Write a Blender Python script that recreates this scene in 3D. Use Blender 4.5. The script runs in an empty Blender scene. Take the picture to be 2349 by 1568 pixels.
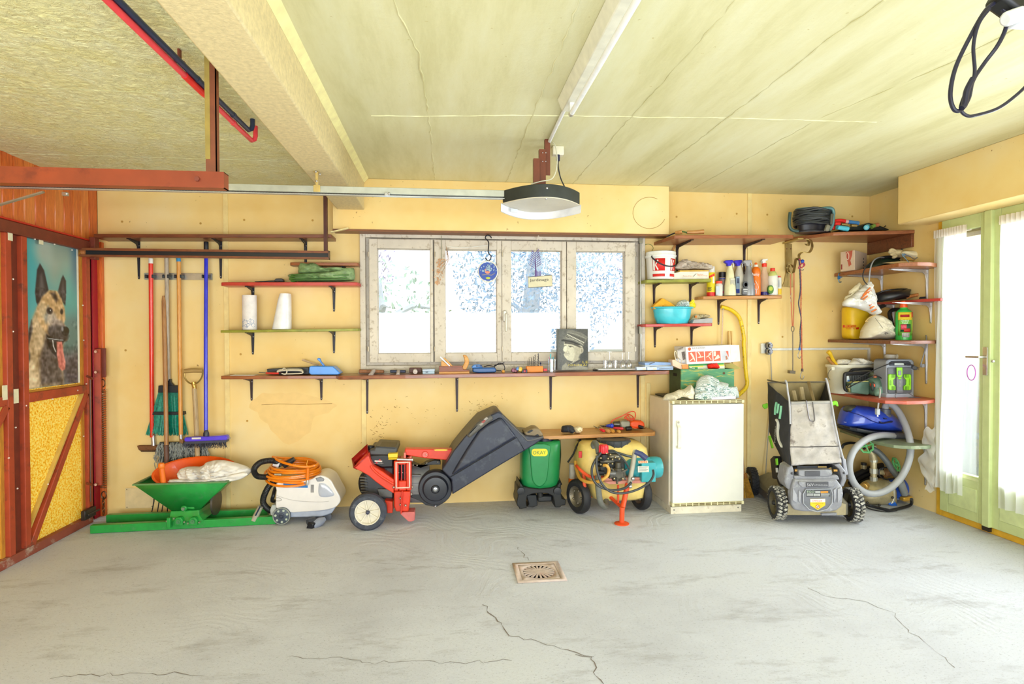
import bpy,math,random
import numpy as np
from mathutils import Vector,Matrix,noise as mnoise
from math import sin,cos,pi,radians as R
random.seed(7)
V3=Vector
SC=bpy.context.scene
COL=SC.collection
# camera
CAM_POS=V3((0.0,-5.05,1.4428))
F_PX=1358.74
_yaw,_pit,_rol=-.113,.015,-.003
FW=V3((-sin(_yaw)*cos(_pit),cos(_yaw)*cos(_pit),-sin(_pit)))
_rt=V3((cos(_yaw),sin(_yaw),0));_up=_rt.cross(FW)
RT=_rt*cos(_rol)+_up*sin(_rol);UP=-_rt*sin(_rol)+_up*cos(_rol)
cam_d=bpy.data.cameras.new('camera');cam=bpy.data.objects.new('camera',cam_d);COL.objects.link(cam)
cam_d.sensor_width=36.0;cam_d.lens=F_PX/2349*36.0
cam_d.clip_start=.05;cam_d.clip_end=200
_m=Matrix((RT,UP,-FW)).transposed().to_4x4();_m.translation=CAM_POS
cam.matrix_world=_m
SC.camera=cam
# light and exposure
SC.view_settings.view_transform='Standard'
SC.view_settings.look='None'
SC.view_settings.gamma=1.0
SC.view_settings.use_curve_mapping=False
SC.view_settings.exposure=0.0
wd=bpy.data.worlds.new('sky');SC.world=wd;wd.use_nodes=True
_bg=wd.node_tree.nodes['Background']
_bg.inputs[0].default_value=(.92,.96,1.0,1);_bg.inputs[1].default_value=2.6
def area(name,loc,target,sx,sy,power,col=(1,1,1)):
 d=bpy.data.lights.new(name,'AREA');d.shape='RECTANGLE';d.size=sx;d.size_y=sy
 d.energy=power;d.color=col
 o=bpy.data.objects.new(name,d);COL.objects.link(o);o.location=loc
 o.rotation_euler=(Vector(target)-Vector(loc)).to_track_quat('-Z','Y').to_euler()
 return o
area('daylight_through_door',(5.0,-2.1,1.5),(0,-2.1,1.1),2.6,2.2,340,(.80,.90,1))
area('rear_fill',(.2,-6.9,1.0),(.2,0,.3),5.5,1.7,275,(.78,.89,1))  # added fill lamp in front of the closed rear wall, no window there
SC.cycles.max_bounces=8;SC.cycles.diffuse_bounces=3
SC.cycles.transparent_max_bounces=16
SC.cycles.caustics_reflective=False;SC.cycles.caustics_refractive=False
SC.cycles.sample_clamp_indirect=6.0
# helpers
def W(px,py,Y=None,X=None,Z=None):
 """point of a plane (Y, X or Z fixed) that lies on the survey ray of the photograph pixel"""
 d=FW+RT*((px-1174.5)/F_PX)-UP*((py-784)/F_PX)
 if Y is not None:t=(Y-CAM_POS.y)/d.y
 elif X is not None:t=(X-CAM_POS.x)/d.x
 else:t=(Z-CAM_POS.z)/d.z
 return CAM_POS+d*t
def lin(c):
 return tuple(((x/255)/12.92 if x/255<=.04045 else((x/255+.055)/1.055)**2.4)for x in c)
def spl(pts,k=6,closed=False):
 """Catmull-Rom through pts"""
 P=[Vector(p)for p in pts];n=len(P);out=[]
 for i in range(n if closed else n-1):
  if closed:a,b,c,d=P[i-1],P[i],P[(i+1)%n],P[(i+2)%n]
  else:a,b,c,d=P[max(i-1,0)],P[i],P[i+1],P[min(i+2,n-1)]
  for j in range(k):
   t=j/k
   out.append(.5*((2*b)+(c-a)*t+(2*a-5*b+4*c-d)*t*t+(3*b-a-3*c+d)*t*t*t))
 if not closed:out.append(P[-1])
 return out
class MB:
 def __init__(s):s.v=[];s.f=[]
 def add(s,vs,fs):
  o=len(s.v);s.v+=[Vector(v)for v in vs];s.f+=[tuple(i+o for i in f)for f in fs];return s
 def bx(s,x0,x1,y0,y1,z0,z1):
  if x0>x1:x0,x1=x1,x0
  if y0>y1:y0,y1=y1,y0
  if z0>z1:z0,z1=z1,z0
  return s.add([(x,y,z)for x in(x0,x1)for y in(y0,y1)for z in(z0,z1)],[(0,1,3,2),(4,6,7,5),(0,4,5,1),(2,3,7,6),(0,2,6,4),(1,5,7,3)])
 def box(s,c,d,rot=None):
  k=MB().bx(-d[0]/2,d[0]/2,-d[1]/2,d[1]/2,-d[2]/2,d[2]/2)
  m=rot if rot is not None else Matrix.Identity(3)
  return s.add([m@v+Vector(c)for v in k.v],k.f)
 def beam(s,p0,p1,w,h,up=(0,0,1)):
  """square bar from p0 to p1; w across, h along up"""
  p0,p1=Vector(p0),Vector(p1);d=(p1-p0).normalized();u=Vector(up)
  a=d.cross(u)
  if a.length<1e-5:a=d.cross(V3((1,0,0)))
  a.normalize();u=a.cross(d)
  vs=[p+a*(i*w/2)+u*(j*h/2)for p in(p0,p1)for i in(-1,1)for j in(-1,1)]
  return s.add(vs,[(0,1,3,2),(4,6,7,5),(0,4,5,1),(2,3,7,6),(0,2,6,4),(1,5,7,3)])
 def loft(s,rings,caps=True,closed=False):
  n=len(rings[0]);o=[];fs=[]
  for r in rings:o+=list(r)
  m=len(rings)
  for i in range(m if closed else m-1):
   a,b=i*n,((i+1)%m)*n
   for j in range(n):fs.append((a+j,a+(j+1)%n,b+(j+1)%n,b+j))
  if caps and not closed:fs+=[tuple(range(n))[::-1],tuple((m-1)*n+j for j in range(n))]
  return s.add(o,fs)
 def cyl(s,p0,p1,r0,r1=None,n=12,caps=True):
  r1=r0 if r1 is None else r1
  return s.tube([p0,p1],[r0,r1],n,caps=caps)
 def tube(s,pts,r,n=8,closed=False,caps=True):
  P=[Vector(p)for p in pts];m=len(P);rr=r if isinstance(r,(list,tuple))else[r]*m
  rings=[];u=None
  for i in range(m):
   t=(P[(i+1)%m]-P[i-1])if closed else(P[min(i+1,m-1)]-P[max(i-1,0)])
   if t.length<1e-9:t=V3((0,0,1))
   t.normalize()
   if u is None:
    u=t.cross(V3((0,0,1)))
    if u.length<.05:u=t.cross(V3((1,0,0)))
   u=(u-t*u.dot(t)).normalized();w=t.cross(u)
   rings.append([P[i]+(u*cos(2*pi*j/n)+w*sin(2*pi*j/n))*rr[i]for j in range(n)])
  return s.loft(rings,caps,closed)
 def lathe(s,prof,c=(0,0,0),n=20,axis=(0,0,1),sx=1.,sy=1.,ring=False):
  """prof: (radius, height) along axis"""
  q=V3((0,0,1)).rotation_difference(Vector(axis)).to_matrix();c=Vector(c)
  return s.loft([[q@V3((max(r,1e-4)*cos(2*pi*j/n)*sx,max(r,1e-4)*sin(2*pi*j/n)*sy,h))+c for j in range(n)]for r,h in prof],closed=ring)
 def prism(s,poly,d0,d1,ax='y'):
  """poly of 2D points extruded along ax between d0 and d1 ('y': (x,z), 'x': (y,z), 'z': (x,y))"""
  g={'y':lambda a,b,d:(a,d,b),'x':lambda a,b,d:(d,a,b),'z':lambda a,b,d:(a,b,d)}[ax]
  n=len(poly)
  return s.add([g(a,b,d0)for a,b in poly]+[g(a,b,d1)for a,b in poly],[tuple(range(n)),tuple(range(2*n-1,n-1,-1))]+[(i,(i+1)%n,n+(i+1)%n,n+i)for i in range(n)])
 def ppx(s,pts,Y0,Y1):
  """outline measured in photo pixels on plane Y0, given thickness to Y1"""
  q=[W(a,b,Y=Y0)for a,b in pts]
  return s.prism([(p.x,p.z)for p in q],Y0,Y1,'y')
 def ball(s,c,r,n=12,m=8,rot=None):
  r=r if isinstance(r,(list,tuple))else(r,r,r);c=Vector(c);mt=rot if rot is not None else Matrix.Identity(3)
  return s.loft([[mt@V3((r[0]*max(sin(pi*i/m),1e-3)*cos(2*pi*j/n),r[1]*max(sin(pi*i/m),1e-3)*sin(2*pi*j/n),-r[2]*cos(pi*i/m)))+c for j in range(n)]for i in range(m+1)])
 def grid(s,fn,nu,nv):
  vs=[fn(i/nu,j/nv)for j in range(nv+1)for i in range(nu+1)]
  return s.add(vs,[(j*(nu+1)+i,j*(nu+1)+i+1,(j+1)*(nu+1)+i+1,(j+1)*(nu+1)+i)for j in range(nv)for i in range(nu)])
 def frame_rect(s,x0,x1,z0,z1,wl,wr,wb,wt,y0,y1):
  s.bx(x0,x0+wl,y0,y1,z0,z1);s.bx(x1-wr,x1,y0,y1,z0,z1)
  s.bx(x0+wl,x1-wr,y0,y1,z0,z0+wb);return s.bx(x0+wl,x1-wr,y0,y1,z1-wt,z1)
 def warp(s,fn):s.v=[Vector(fn(v))for v in s.v];return s
 def move(s,m):
  s.v=[m@v for v in s.v];return s
pp_=lambda*a:MB().ppx(*a)
tu_=lambda*a,**k:MB().tube(*a,**k)
cy_=lambda*a,**k:MB().cyl(*a,**k)
la_=lambda*a,**k:MB().lathe(*a,**k)
def rrect(w,h,r,n=4,cx=0,cy=0):
 o=[]
 for qx,qy,a0 in((1,1,0),(-1,1,90),(-1,-1,180),(1,-1,270)):
  for i in range(n+1):
   a=R(a0+90*i/n);o.append((cx+qx*(w/2-r)+r*cos(a),cy+qy*(h/2-r)+r*sin(a)))
 return o
def mesh_obj(name,mb,m,parent=None,bev=0.,sub=0,ang=40,seg=2,solid=0.):
 me=bpy.data.meshes.new(name);me.from_pydata([tuple(v)for v in mb.v],[],mb.f)
 import bmesh
 b=bmesh.new();b.from_mesh(me);bmesh.ops.recalc_face_normals(b,faces=b.faces);b.to_mesh(me);b.free()
 me.polygons.foreach_set('use_smooth',[True]*len(me.polygons));me.set_sharp_from_angle(angle=R(ang))
 o=bpy.data.objects.new(name,me);COL.objects.link(o)
 if m is not None:me.materials.append(m)
 if parent is not None:o.parent=parent
 if solid:
  k=o.modifiers.new('s','SOLIDIFY');k.thickness=solid;k.offset=0
 if bev:
  k=o.modifiers.new('b','BEVEL');k.width=bev;k.segments=seg;k.limit_method='ANGLE';k.angle_limit=R(35)
 if sub:
  k=o.modifiers.new('u','SUBSURF');k.levels=sub;k.render_levels=sub
 return o
class Thing:
 """an Empty at the base of a thing; parts are given in world space, or in its own space when local=True"""
 def __init__(s,name,label,cat,loc,rz=0.,group=None,local=False,kind=None):
  o=bpy.data.objects.new(name,None);COL.objects.link(o);o.empty_display_size=.05
  s.o=o;o.location=loc;o.rotation_euler=(0,0,rz);o['label']=label
  if cat:o['category']=cat
  if group:o['group']=group
  if kind:o['kind']=kind
  s.local=local;s.inv=(Matrix.Translation(Vector(loc))@Matrix.Rotation(rz,4,'Z')).inverted()
 def p(s,name,mb,m,par=None,label=None,kind=None,**k):
  if not s.local:mb.move(s.inv)
  o=mesh_obj(name,mb,m,par if par is not None else s.o,**k)
  if label:o['label']=label
  if kind:o['kind']=kind
  return o
def solo(name,label,cat,mb,m,group=None,kind=None,**k):
 """a thing that is one mesh; origin at the middle of its base"""
 xs=[v.x for v in mb.v];ys=[v.y for v in mb.v];zs=[v.z for v in mb.v]
 c=V3(((min(xs)+max(xs))/2,(min(ys)+max(ys))/2,min(zs)))
 mb.v=[v-c for v in mb.v]
 o=mesh_obj(name,mb,m,**k);o.location=c
 o['label']=label
 if cat:o['category']=cat
 if group:o['group']=group
 if kind:o['kind']=kind
 return o
def copy_part(o,parent,dx=(0,0,0)):
 c=o.copy();COL.objects.link(c);c.parent=parent;c.location=o.location+Vector(dx)
 return c
 # materials
_MC={}
def _new(name):
 m=bpy.data.materials.new(name);m.use_nodes=True
 nt=m.node_tree;return m,nt,nt.nodes['Principled BSDF']
def N(nt,t,**k):
 n=nt.nodes.new(t)
 for a,b in k.items():
  if a.startswith('i_'):n.inputs[int(a[2:])].default_value=b
  else:setattr(n,a,b)
 return n
def coords(nt,scale=(1,1,1)):
 tc=N(nt,'ShaderNodeTexCoord');mp=N(nt,'ShaderNodeMapping')
 nt.links.new(tc.outputs['Object'],mp.inputs[0]);mp.inputs[3].default_value=scale
 return mp.outputs[0]
def ramp(nt,fac,stops):
 r=N(nt,'ShaderNodeValToRGB');nt.links.new(fac,r.inputs[0]);e=r.color_ramp.elements
 while len(e)<len(stops):e.new(.5)
 for k,(p,c)in zip(e,stops):k.position=p;k.color=(*c,1)if len(c)==3 else c
 return r.outputs[0]
def mixc(nt,fac,a,b,mode='MIX'):
 n=N(nt,'ShaderNodeMix',data_type='RGBA',blend_type=mode)
 for s,x in((0,fac),(6,a),(7,b)):
  if isinstance(x,(int,float)):n.inputs[s].default_value=x
  elif isinstance(x,tuple):n.inputs[s].default_value=(*x,1)if len(x)==3 else x
  else:nt.links.new(x,n.inputs[s])
 return n.outputs[2]
def noise(nt,co,sc,det=3.,rough=.55,dist=0.):
 n=N(nt,'ShaderNodeTexNoise');nt.links.new(co,n.inputs['Vector'])
 n.inputs['Scale'].default_value=sc;n.inputs['Detail'].default_value=det
 n.inputs['Roughness'].default_value=rough;n.inputs['Distortion'].default_value=dist
 return n.outputs[0]
def bump(nt,b,h,st,dist=.01):
 n=N(nt,'ShaderNodeBump');n.inputs['Strength'].default_value=st;n.inputs['Distance'].default_value=dist
 nt.links.new(h,n.inputs['Height']);nt.links.new(n.outputs[0],b.inputs['Normal'])
def mul(c,k):return tuple(min(1.,x*k)for x in c)
def mat(rgb,r=.5,m=0.,v=.1,sc=14.,b=0.,bs=60.,alpha=1.,coat=0.,sheen=0.,wear=None,wsc=8.):
 key=('m',rgb,r,m,v,sc,b,bs,alpha,coat,wear,wsc)
 if key in _MC:return _MC[key]
 mt,nt,bs_=_new('paint_%02x%02x%02x'%rgb);c=lin(rgb)
 co=coords(nt)
 n1=noise(nt,co,sc,4)
 col=ramp(nt,n1,[(.3,mul(c,1-v)),(.7,mul(c,1+v))])
 if wear is not None:
  w=ramp(nt,noise(nt,co,wsc,6,.7),[(.55,(0,0,0)),(.68,(1,1,1))])
  col=mixc(nt,w,col,lin(wear))
 nt.links.new(col,bs_.inputs['Base Color'])
 bs_.inputs['Roughness'].default_value=r;bs_.inputs['Metallic'].default_value=m
 bs_.inputs['Coat Weight'].default_value=coat
 if alpha<1:bs_.inputs['Alpha'].default_value=alpha
 if b:bump(nt,bs_,noise(nt,co,bs,3),b,.004)
 _MC[key]=mt;return mt
def wood(c1,c2,axis='x',sc=6.,r=.5,coat=.1,b=.1):
 key=('w',c1,c2,axis,sc,r)
 if key in _MC:return _MC[key]
 mt,nt,bs_=_new('wood_%02x%02x%02x'%c1)
 s={'x':(.12,1,1),'y':(1,.12,1),'z':(1,1,.12)}[axis]
 co=coords(nt,tuple(k*sc for k in s))
 n=noise(nt,co,4.,5,.6,1.2);n2=noise(nt,co,22.,3,.6)
 c=ramp(nt,n,[(.3,lin(c1)),(.5,mul(lin(c1),.8)),(.7,lin(c2))])
 c=mixc(nt,.35,c,ramp(nt,n2,[(.35,mul(lin(c2),.7)),(.65,lin(c1))]))
 nt.links.new(c,bs_.inputs['Base Color']);bs_.inputs['Roughness'].default_value=r;bs_.inputs['Coat Weight'].default_value=coat
 if b:bump(nt,bs_,n2,b,.002)
 _MC[key]=mt;return mt
def glass(tint=(1,1,1),refl=.08,name='clear_glass'):
 key=('g',tint,refl)
 if key in _MC:return _MC[key]
 mt=bpy.data.materials.new(name);mt.use_nodes=True;nt=mt.node_tree;nt.nodes.clear()
 o=N(nt,'ShaderNodeOutputMaterial');t=N(nt,'ShaderNodeBsdfTransparent');g=N(nt,'ShaderNodeBsdfGlossy');x=N(nt,'ShaderNodeMixShader')
 t.inputs[0].default_value=(*tint,1);g.inputs['Roughness'].default_value=.03
 lw=N(nt,'ShaderNodeLayerWeight');lw.inputs[0].default_value=.35
 mr=N(nt,'ShaderNodeMapRange');nt.links.new(lw.outputs['Facing'],mr.inputs[0])
 mr.inputs[3].default_value=refl;mr.inputs[4].default_value=.6
 nt.links.new(mr.outputs[0],x.inputs[0]);nt.links.new(t.outputs[0],x.inputs[1]);nt.links.new(g.outputs[0],x.inputs[2]);nt.links.new(x.outputs[0],o.inputs[0])
 _MC[key]=mt;return mt
def sheer(rgb,op=.6,trans=.6):
 key=('s',rgb,op)
 if key in _MC:return _MC[key]
 mt=bpy.data.materials.new('sheer_cloth');mt.use_nodes=True;nt=mt.node_tree;nt.nodes.clear();c=(*lin(rgb),1)
 o=N(nt,'ShaderNodeOutputMaterial');d=N(nt,'ShaderNodeBsdfDiffuse');tl=N(nt,'ShaderNodeBsdfTranslucent');tp=N(nt,'ShaderNodeBsdfTransparent')
 d.inputs[0].default_value=c;tl.inputs[0].default_value=c
 x=N(nt,'ShaderNodeMixShader');x.inputs[0].default_value=trans
 y=N(nt,'ShaderNodeMixShader');y.inputs[0].default_value=op
 nt.links.new(d.outputs[0],x.inputs[1]);nt.links.new(tl.outputs[0],x.inputs[2])
 nt.links.new(tp.outputs[0],y.inputs[1]);nt.links.new(x.outputs[0],y.inputs[2]);nt.links.new(y.outputs[0],o.inputs[0])
 _MC[key]=mt;return mt
 # printed pictures: colours painted on the corners of a fine flat mesh
class Canvas:
 def __init__(s,w,h,base):
  s.w,s.h=w,h
  s.U,s.V=np.meshgrid(np.linspace(0,1,w),np.linspace(0,1,h));s.a=np.ones((h,w,3))*np.array(base,float)
  s.asp=h/w
 def _mix(s,sd,col,bl,al=1.):
  t=np.clip(.5-sd/(2*bl+1e-6),0,1)*al;t=t*t*(3-2*t)if al==1. else t
  s.a=s.a*(1-t[...,None])+np.array(col,float)*t[...,None];return s
 def _segd(s,P,closed):
  d=np.full(s.U.shape,9.);n=len(P);x,y=s.U,s.V*s.asp
  for i in range(n if closed else n-1):
   ax,ay=P[i];bx,by=P[(i+1)%n];ay*=s.asp;by*=s.asp
   dx,dy=bx-ax,by-ay;t=np.clip(((x-ax)*dx+(y-ay)*dy)/(dx*dx+dy*dy+1e-9),0,1)
   d=np.minimum(d,np.hypot(x-ax-t*dx,y-ay-t*dy))
  return d
 def poly(s,P,col,bl=.01,al=1.):
  d=s._segd(P,True);ins=np.zeros(s.U.shape,bool);n=len(P)
  for i in range(n):
   ax,ay=P[i];bx,by=P[(i+1)%n]
   if ay==by:continue
   c=((ay>s.V)!=(by>s.V))&(s.U<(bx-ax)*(s.V-ay)/(by-ay)+ax);ins^=c
  return s._mix(np.where(ins,-d,d),col,bl,al)
 def ell(s,cx,cy,rx,ry,col,bl=.01,al=1.):
  q=np.hypot((s.U-cx)/rx,(s.V-cy)/ry);return s._mix((q-1)*min(rx,ry*s.asp),col,bl,al)
 def line(s,P,wd,col,bl=.008,al=1.):
  return s._mix(s._segd(P,False)-wd/2,col,bl,al)
 def speck(s,amp,kx,ky,seed=0,mask=None):
  rg=np.random.RandomState(seed);g=rg.rand(ky+2,kx+2)
  x=s.U*kx;y=s.V*ky;i=x.astype(int);j=y.astype(int);fx,fy=x-i,y-j
  v=(g[j,i]*(1-fx)+g[j,i+1]*fx)*(1-fy)+(g[j+1,i]*(1-fx)+g[j+1,i+1]*fx)*fy
  k=(v-.5)*2*amp
  if mask is not None:k=k*mask
  s.a=np.clip(s.a+k[...,None],0,255);return s
 def mesh(s,p00,p10,p01):
  """p00 top left, p10 top right, p01 bottom left"""
  p00,p10,p01=Vector(p00),Vector(p10),Vector(p01)
  return MB().grid(lambda u,v:p00+(p10-p00)*u+(p01-p00)*v,s.w-1,s.h-1)
 def colour(s,o):
  me=o.data;c=np.clip(s.a/255,0,1);c=np.where(c<=.04045,c/12.92,((c+.055)/1.055)**2.4).reshape(-1,3)
  at=me.color_attributes.new('print','FLOAT_COLOR','POINT')
  at.data.foreach_set('color',np.hstack([c,np.ones((len(c),1))]).ravel().astype(np.float32));return o
def printed(r=.45):
 key=('print',r)
 if key in _MC:return _MC[key]
 mt,nt,b=_new('printed_sheet');a=N(nt,'ShaderNodeAttribute',attribute_name='print')
 nt.links.new(a.outputs[0],b.inputs['Base Color']);b.inputs['Roughness'].default_value=r
 _MC[key]=mt;return mt
def letters(txt,o,ux,uy,width=None,height=None,depth=.0008,bend=None):
 """flat lettering: o lower left, ux / uy unit vectors along and up the line"""
 c=bpy.data.curves.new('t','FONT');c.body=txt;c.resolution_u=2
 ob=bpy.data.objects.new('t',c);COL.objects.link(ob)
 dg=bpy.context.evaluated_depsgraph_get();me=bpy.data.meshes.new_from_object(ob.evaluated_get(dg))
 vs=[v.co.copy()for v in me.vertices];fs=[tuple(p.vertices)for p in me.polygons]
 bpy.data.objects.remove(ob);bpy.data.curves.remove(c);bpy.data.meshes.remove(me)
 x0=min(v.x for v in vs);x1=max(v.x for v in vs);y0=min(v.y for v in vs);y1=max(v.y for v in vs)
 k=(width/(x1-x0))if width else height/(y1-y0);ky=(height/(y1-y0))if height else k
 o,ux,uy=Vector(o),Vector(ux),Vector(uy)
 g=bend or(lambda a,b:o+ux*a+uy*b)
 return MB().add([g((v.x-x0)*k,(v.y-y0)*ky)for v in vs],fs)
 # the setting
XL,XR,ZC,ZCL=-2.731,3.883,2.685,2.585
YREAR=-7.3
def wall_mat():
 mt,nt,b=_new('yellow_board');co=coords(nt)
 n=noise(nt,co,1.3,4,.6);c=ramp(nt,n,[(.3,lin((246,204,122))),(.55,lin((251,218,147))),(.75,lin((253,228,172)))])
 sp=ramp(nt,noise(nt,co,34,2,.5),[(.70,(0,0,0)),(.76,(1,1,1))])
 gate=ramp(nt,noise(nt,co,2.2,3),[(.5,(0,0,0)),(.62,(1,1,1))])
 c=mixc(nt,mixc(nt,1.,sp,gate,'MULTIPLY'),c,lin((150,105,50)))
 nt.links.new(c,b.inputs['Base Color']);b.inputs['Roughness'].default_value=.55
 bump(nt,b,noise(nt,co,90,3),.08,.003);return mt
def ceil_mat():
 mt,nt,b=_new('painted_concrete');co=coords(nt,(1,.16,1));co2=coords(nt)
 n=noise(nt,co,3.2,7,.7);c=ramp(nt,n,[(.3,lin((206,198,142))),(.5,lin((226,219,172))),(.72,lin((236,232,196)))])
 pit=ramp(nt,noise(nt,co2,38,2,.5),[(.72,(0,0,0)),(.78,(.7,.7,.7))])
 c=mixc(nt,pit,c,lin((196,180,110)))
 nt.links.new(c,b.inputs['Base Color']);b.inputs['Roughness'].default_value=.5
 bump(nt,b,noise(nt,co2,20,6,.7),.35,.006);return mt
def stucco_mat():
 mt,nt,b=_new('textured_board');co=coords(nt)
 n=noise(nt,co,7,4,.6,.6);c=ramp(nt,n,[(.3,lin((250,242,172))),(.7,lin((255,252,204)))])
 nt.links.new(c,b.inputs['Base Color']);b.inputs['Roughness'].default_value=.6
 w=N(nt,'ShaderNodeTexVoronoi',feature='DISTANCE_TO_EDGE');nt.links.new(coords(nt,(1,1.6,1)),w.inputs['Vector']);w.inputs['Scale'].default_value=11
 h=mixc(nt,.6,w.outputs[0],noise(nt,co,30,5,.65,1.5));bump(nt,b,h,1.,.035);return mt
def floor_mat():
 mt,nt,b=_new('rough_concrete');co=coords(nt)
 n=noise(nt,co,.75,5,.6);c=ramp(nt,n,[(.32,lin((226,227,236))),(.5,lin((244,246,255))),(.7,lin((248,250,255)))])
 n2=ramp(nt,noise(nt,coords(nt,(.5,1.5,1)),3.2,8,.75),[(.54,(0,0,0)),(.78,(1,1,1))])
 c=mixc(nt,n2,c,lin((186,183,184)))
 pit=ramp(nt,noise(nt,coords(nt,(.7,1,1)),100,8,.85),[(.56,(0,0,0)),(.64,(.85,.85,.85))])  # dark mottling painted in for shade that the bump relief barely gives
 c=mixc(nt,pit,c,lin((146,144,150)))
 nt.links.new(c,b.inputs['Base Color']);b.inputs['Roughness'].default_value=.7
 q=N(nt,'ShaderNodeVectorMath',operation='MULTIPLY_ADD');nt.links.new(noise_col(nt,co,.9),q.inputs[0]);q.inputs[1].default_value=(2.6,2.6,0);nt.links.new(co,q.inputs[2])
 wv=N(nt,'ShaderNodeTexWave',wave_type='BANDS',bands_direction='DIAGONAL');nt.links.new(q.outputs[0],wv.inputs['Vector'])
 wv.inputs['Scale'].default_value=4.5;wv.inputs['Distortion'].default_value=3.;wv.inputs['Detail'].default_value=2.;wv.inputs['Detail Scale'].default_value=4.
 gate=ramp(nt,noise(nt,co,.6,2),[(.42,(0,0,0)),(.6,(1,1,1))])
 h=mixc(nt,.5,mixc(nt,gate,(.5,.5,.5),mixc(nt,.5,wv.outputs[0],noise(nt,co,25,3))),noise(nt,co,70,8,.85));bump(nt,b,h,1.,.02);return mt
def noise_col(nt,co,sc):
 n=N(nt,'ShaderNodeTexNoise');nt.links.new(co,n.inputs['Vector']);n.inputs['Scale'].default_value=sc;n.inputs['Detail'].default_value=2.;return n.outputs['Color']
WALL,CEIL,STUC,FLOOR=wall_mat(),ceil_mat(),stucco_mat(),floor_mat()
YB=mat((250,219,150),.55)
BEAM=mat((228,208,158),.75,v=.12,sc=50,b=.5,bs=120)
fl=solo('floor','rough pale grey concrete garage floor with swirled trowel marks and cracks',None,MB().bx(XL-.3,XR+.3,YREAR-.2,.3,-.12,0),FLOOR,kind='structure')
fl.location=(0,0,0);fl.data.transform(Matrix.Translation((.576,-3.5,-.12)))
def crack(pts,w0=.004):
 P=[]
 rg=random.Random(len(pts)*13+int(pts[0][0]))
 Q=[W(a,b,Z=.0012)for a,b in pts]
 for a,b in zip(Q,Q[1:]):
  k=max(3,int((b-a).length/.03))
  for i in range(k):
   p=a.lerp(b,i/k);P.append(p+V3((rg.uniform(-.014,.014),rg.uniform(-.014,.014),0)))
 P.append(Q[-1]);mb=MB();L=[]
 for i,p in enumerate(P):
  t=(P[min(i+1,len(P)-1)]-P[max(i-1,0)]).normalized();s_=V3((-t.y,t.x,0));w=w0*rg.uniform(.2,1.2)*.46
  L+=[p+s_*w,p-s_*w]
 mb.add(L,[(2*i,2*i+1,2*i+3,2*i+2)for i in range(len(P)-1)])
 mesh_obj('crack',mb,mat((126,114,110),.9),fl)
crack([(1108,1385),(1135,1415),(1160,1450),(1185,1462),(1240,1470),(1290,1488),(1362,1506),(1362,1530),(1385,1568)],.006)
crack([(1362,1506),(1320,1500)],.004)
crack([(1184,1255),(1195,1268),(1213,1284)],.004)
crack([(650,1507),(760,1508),(850,1520),(950,1512),(1030,1520),(1174,1514)],.003)
crack([(120,1553),(250,1546),(400,1542),(470,1547)],.004)
crack([(1850,1345),(1895,1368),(1985,1378),(2050,1405),(2090,1450),(2130,1475),(2190,1530)],.0035)
crack([(860,1290),(960,1298),(1075,1302),(1174,1306)],.002)
# ceiling
ce=Thing('ceiling','pale yellow painted concrete ceiling with board marks',None,(0,0,ZC),kind='structure')
ce.p('concrete_slab',MB().bx(-.69,XR+.3,YREAR,.3,ZC,ZC+.15),CEIL)
def seam(pts,w=.012,h=.005):
 Q=[W(a,b,Z=ZC)for a,b in pts];rg=random.Random(int(pts[0][0]));P=[]
 for a,b in zip(Q,Q[1:]):
  k=max(2,int((b-a).length/.05))
  P+=[a.lerp(b,i/k)+V3((rg.uniform(-.006,.006),rg.uniform(-.006,.006),rg.uniform(-.001,.002)))for i in range(k)]
 P.append(Q[-1]);ce.p('board_seam',tu_(P,[w*rg.uniform(.15,.5)for _ in P],5),CEIL)
seam([(900,0),(960,120),(983,262),(1000,425)])
seam([(1330,0),(1265,165),(1220,265),(1160,425)])
seam([(1690,0),(1575,130),(1450,265),(1315,422)])
seam([(2030,0),(1900,90),(1800,170),(1672,268),(1465,425)],.016)
seam([(2349,55),(2180,145),(1880,272),(1590,432)])
seam([(850,265),(1000,266),(1220,264),(1450,268),(1670,270),(1870,276),(2010,280)])
for k,y in enumerate((-6.9,-6.05,-5.2,-4.35,-3.5,-2.65,-2.06,-1.5,-.97,-.46)):
 y1=(-6.05,-5.2,-4.35,-3.5,-2.65,-2.06,-1.5,-.97,-.46,.02)[k]
 ce.p('ceiling_panel',MB().bx(XL-.15,-.84,y+.0015,y1-.0015,ZCL+random.uniform(-.002,.002),ZCL+.03),STUC,label='textured insulating board')
ce.p('upper_deck',MB().bx(XL-.3,-.69,YREAR,.3,ZCL+.035,ZC+.15),CEIL)
zb=W(800,480,Y=-.19).z
be=solo('beam','rough cream concrete ceiling beam running from the back wall',None,MB().prism([(-.85,zb),(-.636,zb),(-.636,ZC-.03),(-.66,ZC),(-.7,ZC+.03),(-.85,ZC+.03)],YREAR,.05,'y'),BEAM,kind='structure',bev=.008)
tr1=solo('trim_1','thin plaster fillet between the beam and the concrete ceiling',None,MB().prism([(-.636,ZC-.035),(-.600,ZC),(-.636,ZC)],YREAR,-.19,'y'),mat((250,236,170),.6),kind='structure')
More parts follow.
